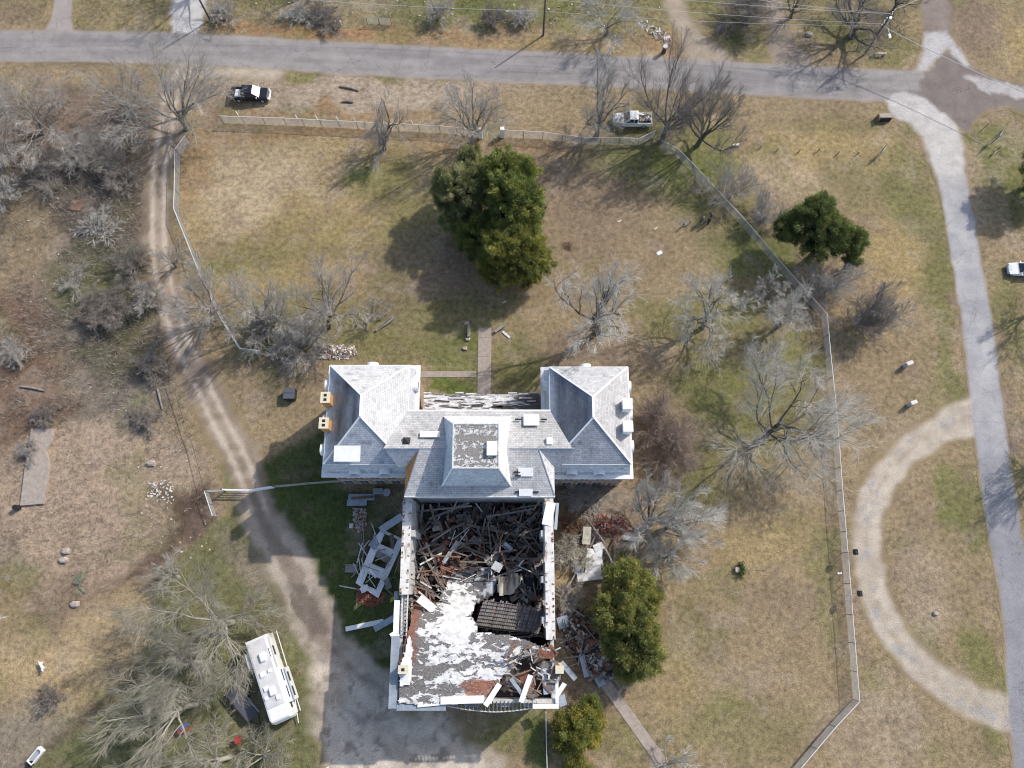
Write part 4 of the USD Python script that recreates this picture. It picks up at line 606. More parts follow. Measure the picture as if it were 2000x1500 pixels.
slab_at('white_board', (971, 1107), 5.2, 1.1, 1.0, .06, -.5, 'timber_white', 'small white square panel on top of the hall rubble', 'panel', (.2, .1)); slab_at('metal_sheet', (880, 1078), 5.0, 2.9, .45, .04, 1.0, 'sheet_blue', 'long grey metal strip slanting in the hall', 'metal sheet', (.1, .1)); slab_at('metal_sheet', (833, 1180), 7.4, 2.2, .9, .05, -.65, 'sheet_white', 'white panel leaning inside the left hall wall', 'metal sheet', (.1, .25)); slab_at('felt_sheet', (925, 1105), 4.6, 1.1, 1.3, .05, .3, 'felt_black', 'black felt square on the hall rubble', 'felt', (.1, .2)); slab_at('metal_sheet', (992, 1067), 4.8, 1.2, .5, .05, -.7, 'sheet_blue', 'small bent blue-grey sheet right of the big fallen rafters', 'metal sheet', (.3, .2))
slab_at('metal_sheet', (1027, 1345), 9.6, .55, 2.9, .06, -.45 + .1, 'sheet_white', 'white metal panel standing over the hole in the torn roof', 'metal sheet', (.1, .1)); slab_at('metal_sheet', (1012, 1345), 9.5, .4, 2.6, .06, .65, 'sheet_blue', 'blue-grey channel beside the hole in the torn roof', 'metal sheet', (.1, .1)); slab_at('metal_sheet', (962, 1357), 9.5, 2.6, .55, .06, .95, 'sheet_white', 'white metal panel slanting across the bottom eave', 'metal sheet', (0, .1)); slab_at('metal_sheet', (903, 1367), 9.35, 4.6, .75, .08, .03, 'sheet_white', 'long white metal panel along the bottom eave', 'metal sheet'); slab_at('metal_sheet', (842, 1374), 9.2, 2.9, .5, .08, .09, 'sheet_white', 'white metal panel at the left of the bottom eave', 'metal sheet')
slab_at('metal_sheet', (1069, 1330), 8.9, 1.1, 2.6, .05, .1, 'sheet_blue', 'grey corrugated sheet at the right end of the torn roof', 'metal sheet', (0, .2)); slab_at('metal_sheet', (1093, 1350), 7, .6, 2.0, .05, -.5, 'sheet_white', 'crumpled white sheet hanging off the right rear corner', 'metal sheet', (.2, .5)); slab_at('metal_sheet', (1110, 1310), 2, .6, 2.6, .06, .75, 'sheet_blue', 'bright blue-grey sheet sliding down beside the right rear corner', 'metal sheet', (.2, .1)); slab_at('metal_sheet', (1098, 1368), 4, .9, 1.2, .05, .3, 'sheet_blue', 'ribbed blue-grey sheet under the right rear corner', 'metal sheet', (.2, .3)); slab_at('metal_sheet', (1072, 1003), 9.75, 1.1, 2.6, .05, -.2, 'sheet_white', 'white flashing sheet folded over the right hall wall', 'metal sheet', (.1, .15)); slab_at('metal_sheet', (1087, 1008), 8.6, .4, 3.0, .05, -.1, 'sheet_blue', 'bent gutter hanging outside the right hall wall', 'metal sheet', (0, .6)); slab_at('metal_sheet', (790, 990), 9.2, .5, 1.2, .05, .1, 'sheet_blue', 'blue-grey flashing at the top of the left hall wall', 'metal sheet', (0, .3))
for k in range(78):
    a = W(rng.uniform(985, 1010), rng.uniform(1322, 1350), 9.2); b = W(rng.uniform(1035, 1062), rng.uniform(1348, 1366), 8.9)
    if k > 9: a = W(rng.uniform(985, 1090), rng.uniform(1255, 1340), 9.2); b = a + [rng.uniform(-1.6, 1.6), rng.uniform(-1.2, 1.2), rng.uniform(-.3, .4)]
    timber(a, b, rng.uniform(.1, .2), .07, ['timber_grey', 'timber', 'timber_white', 'timber_brown'][rng.integers(4)], 'loose weathered board on the broken right part of the rear roof', 'loose boards on the broken rear roof')
chimney((787, 1308), 10.6, .95, .75, 'cream', 1, 8); chimney((1093, 1308), 9.8, .8, .7, 'cream', 0, 6)
# left side: fallen wall panel with window openings
def opening(cx, cy, w_, h): return sg.box(cx - w_ / 2, cy - h / 2, cx + w_ / 2, cy + h / 2)
pan = sg.Polygon([(-3.9, -1.6), (3.6, -1.75), (3.75, 1.35), (2.5, 1.7), (-3.3, 1.65)])
for cx in (-2.4, .2, 2.7): pan = pan.difference(opening(cx, -.1 - .1 * cx * 0, 1.35, 1.75))
c = W(741, 1098, .75); ang = math.radians(68); pq = thing('fallen_wall_panel', 'large white wall panel with three window openings lying left of the hall', 'wall panel', c, ang)
R = trimesh.transformations.euler_matrix(.08, -.05, 0)[:3, :3]; part('panel', xf(MB().poly(pan, 0, .16), R), 'white_metal', pq)
for cx in (-2.4, .2, 2.7):
    mb = MB()
    for s_ in (-1, 1): mb.box((cx + s_ * .74, -.1, .12), (.13, 2.0, .34)).box((cx, -.1 + s_ * .94, .12), (1.62, .13, .34))
    part('window_frame', xf(mb, R), 'white_paint', pq)
for px, sx, sy, rz_a, m, l in (((733, 1060), 1.5, 1.0, .9, 'sheet_blue', 'grey sheet lying over the top window of the fallen wall panel'), ((748, 1088), 1.9, .8, -.5, 'timber_grey', 'grey board over the middle window of the fallen wall panel'), ((728, 1120), 1.3, .35, -.8, 'sheet_white', 'white strip between two windows of the fallen wall panel'), ((766, 1058), .5, 1.7, .1, 'timber', 'brown board leaning on the upper right of the fallen wall panel'), ((712, 1150), 1.0, .7, .5, 'white_paint', 'white scrap on the brick rubble below the fallen wall panel'), ((757, 1140), .7, 1.2, .4, 'timber_grey', 'grey scrap over the bottom window of the fallen wall panel')):
    part('loose_sheet', MB().box(W(*px, 1.15), (sx, sy, .05), trimesh.transformations.euler_matrix(.15, .12, rz_a)[:3, :3]), m, label=l, cat='sheet')
for k in range(26):
    a = W(rng.uniform(700, 772), rng.uniform(1045, 1150), 1.15); th_ = rng.uniform(0, 3.1); L = rng.uniform(.5, 2.4); timber(a, a + np.array([math.cos(th_), math.sin(th_), .05]) * L, .08, .06, ['timber_white', 'timber_grey', 'timber', 'timber_white'][rng.integers(4)], '', 'x')
slab_at('metal_sheet', (764, 1022), 3.0, 3.6, .85, .05, .5, 'sheet_blue', 'dark blue-grey metal sheet propped against the left hall wall', 'metal sheet', (.1, -.45)); slab_at('metal_sheet', (712, 1221), .9, 4.6, .55, .14, .20, 'sheet_white', 'long pale beam-like panel sticking out left of the rear block', 'metal sheet', (0, -.05)); slab_at('metal_sheet', (750, 1218), 2.2, 2.9, .7, .08, .50, 'sheet_blue', 'grey panel propped between the rear block and the grass', 'metal sheet', (0, -.35)); slab_at('metal_sheet', (697, 982), .35, 2.5, .75, .06, .02, 'sheet_blue', 'blue-grey sheet in the shade below the left wing, lower of two', 'metal sheet'); slab_at('metal_sheet', (706, 971), .5, 3.3, .8, .06, 0, 'sheet_blue', 'blue-grey sheet in the shade below the left wing, upper of two', 'metal sheet'); timber(W(686, 973, .6), W(730, 970, .6), .3, .06, 'timber_brown', 'brown plank lying on the blue-grey sheets in the shade', None)
slab_at('pallet', (686, 1110), .2, 1.5, 1.0, .12, -.03, 'timber_grey', 'weathered grey pallet on the dark grass left of the fallen wall panel', 'pallet')
slab_at('metal_sheet', (774, 1175), 8.2, .5, 2.2, .05, .05, 'sheet_blue', 'blue-grey sheet hanging on the left wall of the rear block', 'metal sheet', (0, .5)); slab_at('metal_sheet', (771, 1240), 8.9, .9, .8, .06, .6, 'sheet_white', 'crumpled white flashing on the left gutter', 'metal sheet', (.3, .3))
for a, b, m in (((700, 1060), (720, 1090), 'timber_white'), ((663, 1144), (695, 1150), 'timber_white'), ((690, 1148), (714, 1156), 'timber_grey'), ((686, 1128), (712, 1100), 'timber_grey'), ((712, 1010), (710, 1048), 'timber_brown'), ((730, 1022), (745, 1036), 'timber'), ((732, 1040), (728, 1062), 'timber_white'), ((700, 1085), (705, 1120), 'timber_white'), ((706, 1098), (715, 1060), 'timber_grey'), ((695, 1190), (698, 1168), 'timber_grey'), ((735, 1176), (755, 1160), 'timber_brown'), ((742, 1140), (768, 1162), 'timber_grey'), ((775, 1040), (778, 1100), 'timber_brown'), ((715, 1103), (764, 1132), 'timber_grey'), ((697, 1100), (708, 1060), 'timber_white')):
    timber(W(*a, .5), W(*b, .6), .12, .08, m, 'loose lath scattered around the fallen white wall panel', 'laths around the fallen wall panel')
heap('brick_rubble', [(700, 1140), (750, 1158), (752, 1175), (725, 1185), (695, 1175)], None, .8, 700, ['brick_red', 'brick_red', 'felt_red'], 'heap of red brick rubble at the lower end of the fallen wall panel', .12, .3, 2)
heap('brick_rubble', [(690, 992), (715, 995), (716, 1030), (700, 1040), (690, 1020)], None, .3, 260, ['brick_red', 'wall_paint', 'stone'], 'scattered brick rubble in the shade below the left wing', .12, .35, 3)
heap('brick_rubble', [(1160, 1005), (1215, 1005), (1235, 1035), (1195, 1052), (1162, 1040)], None, .9, 900, ['brick_red', 'brick_red', 'stone'], 'heap of red brick rubble under the bare tree right of the hall', .12, .32, 4)
heap('brick_rubble', [(1092, 1010), (1112, 1005), (1120, 1025), (1100, 1040)], None, .5, 200, ['brick_red', 'felt_red'], 'small red brick rubble against the right hall wall', .12, .3, 5)
heap('rubble', [(1090, 1190), (1150, 1195), (1200, 1260), (1215, 1320), (1170, 1330), (1120, 1280), (1092, 1230)], None, 1.0, 900, ['timber_dark', 'timber', 'timber_grey', 'brick_red', 'felt_black', 'wall_paint'], 'broken boards and felt heaped right of the rear block', .15, .9, 6)
heap('rubble', [(1110, 1020), (1160, 1020), (1190, 1100), (1150, 1130), (1110, 1100)], None, .7, 450, ['timber_dark', 'timber', 'timber_grey', 'timber_brown'], 'broken boards heaped under the white panel right of the hall', .15, .8, 7)
heap('stone_pile', [(608, 682), (640, 672), (690, 676), (700, 690), (680, 700), (630, 702), (606, 694)], None, .8, 420, ['stone', 'stone', 'timber_brown', 'stone_white', 'timber_grey'], 'long heap of split stones above the left wing', .2, .5, 8)
heap('rubble', [(285, 940), (330, 935), (345, 965), (325, 985), (290, 975)], None, .08, 80, ['stone_white', 'stone_white'], 'scattered white stone chips on the brown soil', .06, .35, 9)
heap('litter', [(10, 380), (280, 380), (330, 700), (250, 830), (60, 640)], None, .05, 110, ['stone', 'stone', 'twigs', 'stone'], 'pale stones and scraps strewn through the left scrub', .08, .4, 11)
heap('litter', [(480, 0), (1300, 0), (1290, 80), (980, 52), (480, 28)], None, .05, 90, ['stone', 'stone', 'twigs', 'stone_white'], 'pale stones and scraps in the weeds beyond the road', .1, .5, 12)
heap('rubble', [(1240, 40), (1275, 42), (1312, 75), (1308, 92), (1285, 80)], None, .15, 60, ['stone', 'stone', 'stone_white'], 'tumbled pale stones along the ditch beyond the road', .2, .7, 13)
heap('rubble', [(230, 880), (400, 880), (410, 1080), (300, 1110), (230, 960)], None, .05, 80, ['stone_white', 'stone'], 'stray pale stone chips across the bare soil', .06, .25, 10)
for a, b, z, m in (((1145, 1010), (1185, 1065), 1.5, 'timber_grey'), ((1150, 1012), (1125, 1060), 1.2, 'timber'), ((1160, 1030), (1140, 1080), 1.0, 'timber'), ((1168, 1035), (1150, 1075), 1.0, 'timber_grey'), ((1100, 1056), (1155, 1075), 1.3, 'timber_brown'), ((1172, 1045), (1155, 1085), .8, 'timber'), ((1183, 1050), (1160, 1080), .9, 'timber'), ((1205, 1045), (1192, 1070), .5, 'timber_brown'), ((1203, 1045), (1200, 1090), .4, 'timber_grey'), ((1150, 1030), (1120, 1075), 1.1, 'timber_dark'), ((1083, 1158), (1136, 1185), .8, 'timber_grey'), ((1130, 1162), (1158, 1180), .7, 'timber_brown'), ((1108, 1150), (1124, 1120), .8, 'timber_grey'), ((1100, 1122), (1124, 1098), .7, 'timber'), ((1146, 1085), (1152, 1112), .8, 'timber_white'), ((1172, 1075), (1178, 1108), .8, 'timber_white'), ((1183, 1072), (1196, 1098), .6, 'timber_white')):
    timber(W(*a, z), W(*b, z * .7), .18, .1, m, 'loose timber in the debris right of the hall', 'loose timbers right of the hall')
slab_at('metal_sheet', (1146, 1046), 1.6, 1.0, 2.1, .06, -.08, 'canvas', 'grey mattress-like sheet on the timbers right of the hall', 'sheet', (.1, .1)); slab_at('white_board', (1160, 1096), .9, 1.9, 2.9, .08, -.1, 'sheet_white', 'white fallen panel right of the hall', 'panel', (.05, .05)); slab_at('white_board', (1164, 1124), .8, 4.6, 1.0, .12, .12, 'timber_white', 'broken white cornice board just above the cedar beside the hall', 'panel', (.05, .0)); slab_at('metal_sheet', (1130, 1108), .7, .95, 1.6, .05, -.03, 'sheet_blue', 'grey sheet lying beside the white fallen panel', 'metal sheet'); slab_at('metal_sheet', (1235, 1052), .35, 2.2, .5, .06, -.14, 'sheet_white', 'pale metal sheet lying alone under the bare tree', 'metal sheet')
slab_at('white_board', (1170, 1068), 1.0, 1.4, .9, .06, .4, 'timber_white', 'small white panel between the timbers right of the hall', 'panel', (.1, .1)); slab_at('fallen_board', (1160, 1172), .7, 2.2, .5, .05, -.6, 'timber_brown', 'reddish brown board slab beside the cedar', 'board', (.1, .1)); slab_at('metal_sheet', (1141, 1300), 1.0, .65, 2.6, .06, .25, 'sheet_blue', 'blue-grey sheet in the debris heap below the cedar', 'metal sheet', (.1, .1)); slab_at('metal_sheet', (1100, 1215), 1.0, 1.4, 1.4, .05, .3, 'sheet_blue', 'crumpled grey sheet against the lower right hall wall', 'metal sheet', (.2, .2)); slab_at('metal_sheet', (1165, 1290), .8, 1.6, 1.3, .05, -.5, 'timber_white', 'grey-white board square in the debris heap below the cedar', 'panel', (.1, .1)); slab_at('metal_sheet', (1172, 1330), .4, 1.0, 1.2, .05, .5, 'sheet_blue', 'ribbed grey sheet at the head of the diagonal path', 'metal sheet')
for k in range(60):
    px = rng.uniform(1092, 1205); py = rng.uniform(1195, 1325)
    if abs((px - 1092) * 1.15 - (py - 1195)) > 62: continue
    a = -1.0 + rng.normal(0, .35) if rng.random() < .6 else .5 + rng.normal(0, .3); L = rng.uniform(1.0, 4.2); c = W(px, py, rng.uniform(.4, 1.5)); d = np.array([math.cos(a), math.sin(a), rng.normal(0, .06)]) * L / 2
    timber(c - d, c + d, rng.uniform(.07, .17), .08, ['timber', 'timber_grey', 'timber_grey', 'timber_brown', 'timber_dark'][rng.integers(5)], 'long broken timber in the heap between the rear block and the cedar', 'timbers heaped between the rear block and the cedar')
for a, b in (((1210, 1290), (1220, 1330)), ((1196, 1316), (1212, 1345)), ((1228, 1328), (1202, 1362)), ((1170, 1332), (1195, 1298)), ((1150, 1330), (1196, 1296)), ((1144, 1235), (1156, 1252)), ((1082, 1248), (1112, 1250))):
    timber(W(*a, .5), W(*b, .4), .26, .08, 'timber_grey', 'wide grey plank at the head of the diagonal path', 'planks at the head of the diagonal path')
q = thing('splintered_wood', 'short splintered boards strewn over the ruined hall and the heaps beside it', 'splinters', (0, 0, 0), kind='stuff')
for m, mb in SPLINT.items(): part('splinters', mb, m, q)
#@@REST
# ------------------------------------------------------------------ bare trees
def perp(d, rng):
    r = rng.normal(size=d.shape); r -= (r * d).sum(-1, keepdims=True) * d; return r / np.linalg.norm(r, axis=-1, keepdims=True)
def nrm(v): return v / np.maximum(np.linalg.norm(v, axis=-1, keepdims=True), 1e-9)
def walk(rng, p, d, L, r0, r1, k, wig, up):
    "N wandering branches of k pieces"
    N = len(p); pts = [p]; cur = d
    for i in range(k):
        cur = nrm(cur + rng.normal(size=(N, 3)) * wig + [0, 0, up]); pts.append(pts[-1] + cur * (L / k)[:, None])
    return np.stack(pts, 1), r0[:, None] + (r1 - r0)[:, None] * np.linspace(0, 1, k + 1)[None] ** .8
def tubes(pts, rad, n):
    N, k, _ = pts.shape; t = nrm(np.gradient(pts, axis=1)); ref = np.where(np.abs(t[..., 2:]) < .9, np.array([0, 0, 1.]), np.array([1., 0, 0])); s = nrm(np.cross(ref, t)); u = np.cross(t, s)
    a = np.arange(n) * 2 * np.pi / n; V = pts[:, :, None] + rad[:, :, None, None] * (np.cos(a)[:, None] * s[:, :, None] + np.sin(a)[:, None] * u[:, :, None])
    i = np.arange(N * k * n).reshape(N, k, n); j = np.roll(i, -1, 2); F = np.stack([i[:, :-1], j[:, :-1], j[:, 1:], i[:, 1:]], -1).reshape(-1, 4)
    return V.reshape(-1, 3), np.vstack([F[:, [0, 1, 2]], F[:, [0, 2, 3]]])
def children(rng, pts, rad, m, t0, ang, ls, L, rs):
    N, k, _ = pts.shape; t = (np.arange(m)[None] + rng.uniform(0, 1, (N, m))) / m * (1 - t0) + t0; x = t * (k - 1); i = np.minimum(x.astype(int), k - 2); f = (x - i)[..., None]; I = np.arange(N)[:, None]
    p = pts[I, i] * (1 - f) + pts[I, i + 1] * f; d = nrm(pts[I, i + 1] - pts[I, i]); r = rad[I, i] * (1 - f[..., 0]) + rad[I, i + 1] * f[..., 0]
    a = np.radians(rng.normal(ang, 11, (N, m)))[..., None]; dd = d * np.cos(a) + perp(d, rng) * np.sin(a)
    ln = L[:, None] * ls * (1.15 - .55 * t) * rng.uniform(.7, 1.25, (N, m))
    return p.reshape(-1, 3), dd.reshape(-1, 3), ln.ravel(), (r * rs).ravel()
def bare_tree(b, top, Rpx, label, style='tree', dens=1.0, bark='bark', twig='twigs', seed=0, h=None, lean=None, name='bare_tree', cat='tree', tr=None, group=None, flat=1.0, wig=.12):
    rng = np.random.default_rng(1000 + seed); B = W(*b); h0, lean0 = toph(b, top); h = h or h0; lean = lean0 if lean is None else np.array(lean); R = Rpx * 1.1 / pxm(top[1] * .5 + b[1] * .5)
    T = thing(name, label, cat, B, group=group); tr = tr or .035 * h * .55 + .05
    if style == 'tree':
        th = h * rng.uniform(.22, .3); p, r = walk(rng, np.zeros((1, 3)), np.array([[0, 0, 1.]]), np.array([th]), np.array([tr * 1.25]), np.array([tr]), 4, .06, .1)
        nl = int(rng.integers(7, 10)); a = np.arange(nl) * 2.4 + rng.uniform(0, 6); el = np.radians(rng.uniform(12, 66, nl)); d = np.stack([np.cos(a) * np.cos(el), np.sin(a) * np.cos(el), np.sin(el)], -1)
        st = p[:, 2:].reshape(-1, 3)[rng.integers(0, 3, nl)]; l1, r1 = walk(rng, st, d, rng.uniform(.75, 1.1, nl) * h * .7, np.full(nl, tr * .62), np.full(nl, tr * .10), 7, wig, .045)
    else:   # many-stemmed shrub
        p = r = None; nl = int(13 * dens); a = rng.uniform(0, 6.28, nl); el = np.radians(rng.uniform(35, 85, nl)); d = np.stack([np.cos(a) * np.cos(el), np.sin(a) * np.cos(el), np.sin(el)], -1)
        l1, r1 = walk(rng, rng.normal(0, .12, (nl, 3)) * [1, 1, 0], d, rng.uniform(.7, 1.1, nl) * h, np.full(nl, .05), np.full(nl, .012), 6, .1, .0)
    m2, m3_, m4 = (int(7 * dens + .5), int(8 * dens + .5), int(8 * dens + .5)) if style == 'tree' else (8, int(6 * dens), 5)
    L1 = np.linalg.norm(np.diff(l1, axis=1), axis=-1).sum(1)
    q = children(rng, l1, r1, m2, .22, 36, .56, L1, .62); l2, r2 = walk(rng, *q[:3], q[3], q[3] * .25 + .006, 5, wig * 1.15, .03)
    q = children(rng, l2, r2, m3_, .2, 35, .56, q[2], .62); l3, r3 = walk(rng, *q[:3], np.maximum(q[3], .019), np.full(len(q[3]), .010), 3, wig * 1.2, .02)
    q = children(rng, l3, r3, m4, .12, 32, .66, q[2], .6); l4, r4 = walk(rng, *q[:3], np.full(len(q[3]), .0125), np.full(len(q[3]), .006), 2, wig * 1.2, .02)
    allp = np.vstack([l4.reshape(-1, 3), l3.reshape(-1, 3)]); zmax = np.percentile(allp[:, 2], 99.5); cen = np.median(allp[:, :2], 0); rr = np.percentile(np.hypot(*(allp[:, :2] - cen).T), 95)
    def fit(P):
        Q = P.copy(); z = np.maximum(Q[..., 2], -.1) * h / zmax; s = sstep(.0, .45, z / h)[..., None] if style == 'tree' else np.ones(z.shape + (1,))
        Q[..., :2] = P[..., :2] * (1 - s) + (P[..., :2] * R / rr) * s - cen * s * .6; Q[..., :2] += lean * (np.clip(z / h, 0, 1) ** 1.1)[..., None]; Q[..., 2] = np.maximum(z, .03) if style != 'tree' else np.maximum(z, -.15); return Q
    if p is not None:
        tk = part('trunk', tubes(fit(p), r, 9), bark, T, smooth=True)
        mv, mf = tubes(fit(l1), r1, 6); v2, f2 = tubes(fit(l2), r2, 4); part('limbs', (np.vstack([mv, v2]), np.vstack([mf, f2 + len(mv)])), bark, T, smooth=True)
    else:
        mv, mf = tubes(fit(l1), r1, 5); v2, f2 = tubes(fit(l2), np.maximum(r2, .012), 3); part('stems', (np.vstack([mv, v2]), np.vstack([mf, f2 + len(mv)])), bark, T, smooth=True)
    v3, f3 = tubes(fit(l3), r3, 3); v4, f4 = tubes(fit(l4), r4, 3)
    part('twigs', (np.vstack([v3, v4]), np.vstack([f3, f4 + len(v3)])), twig, T)
    return T
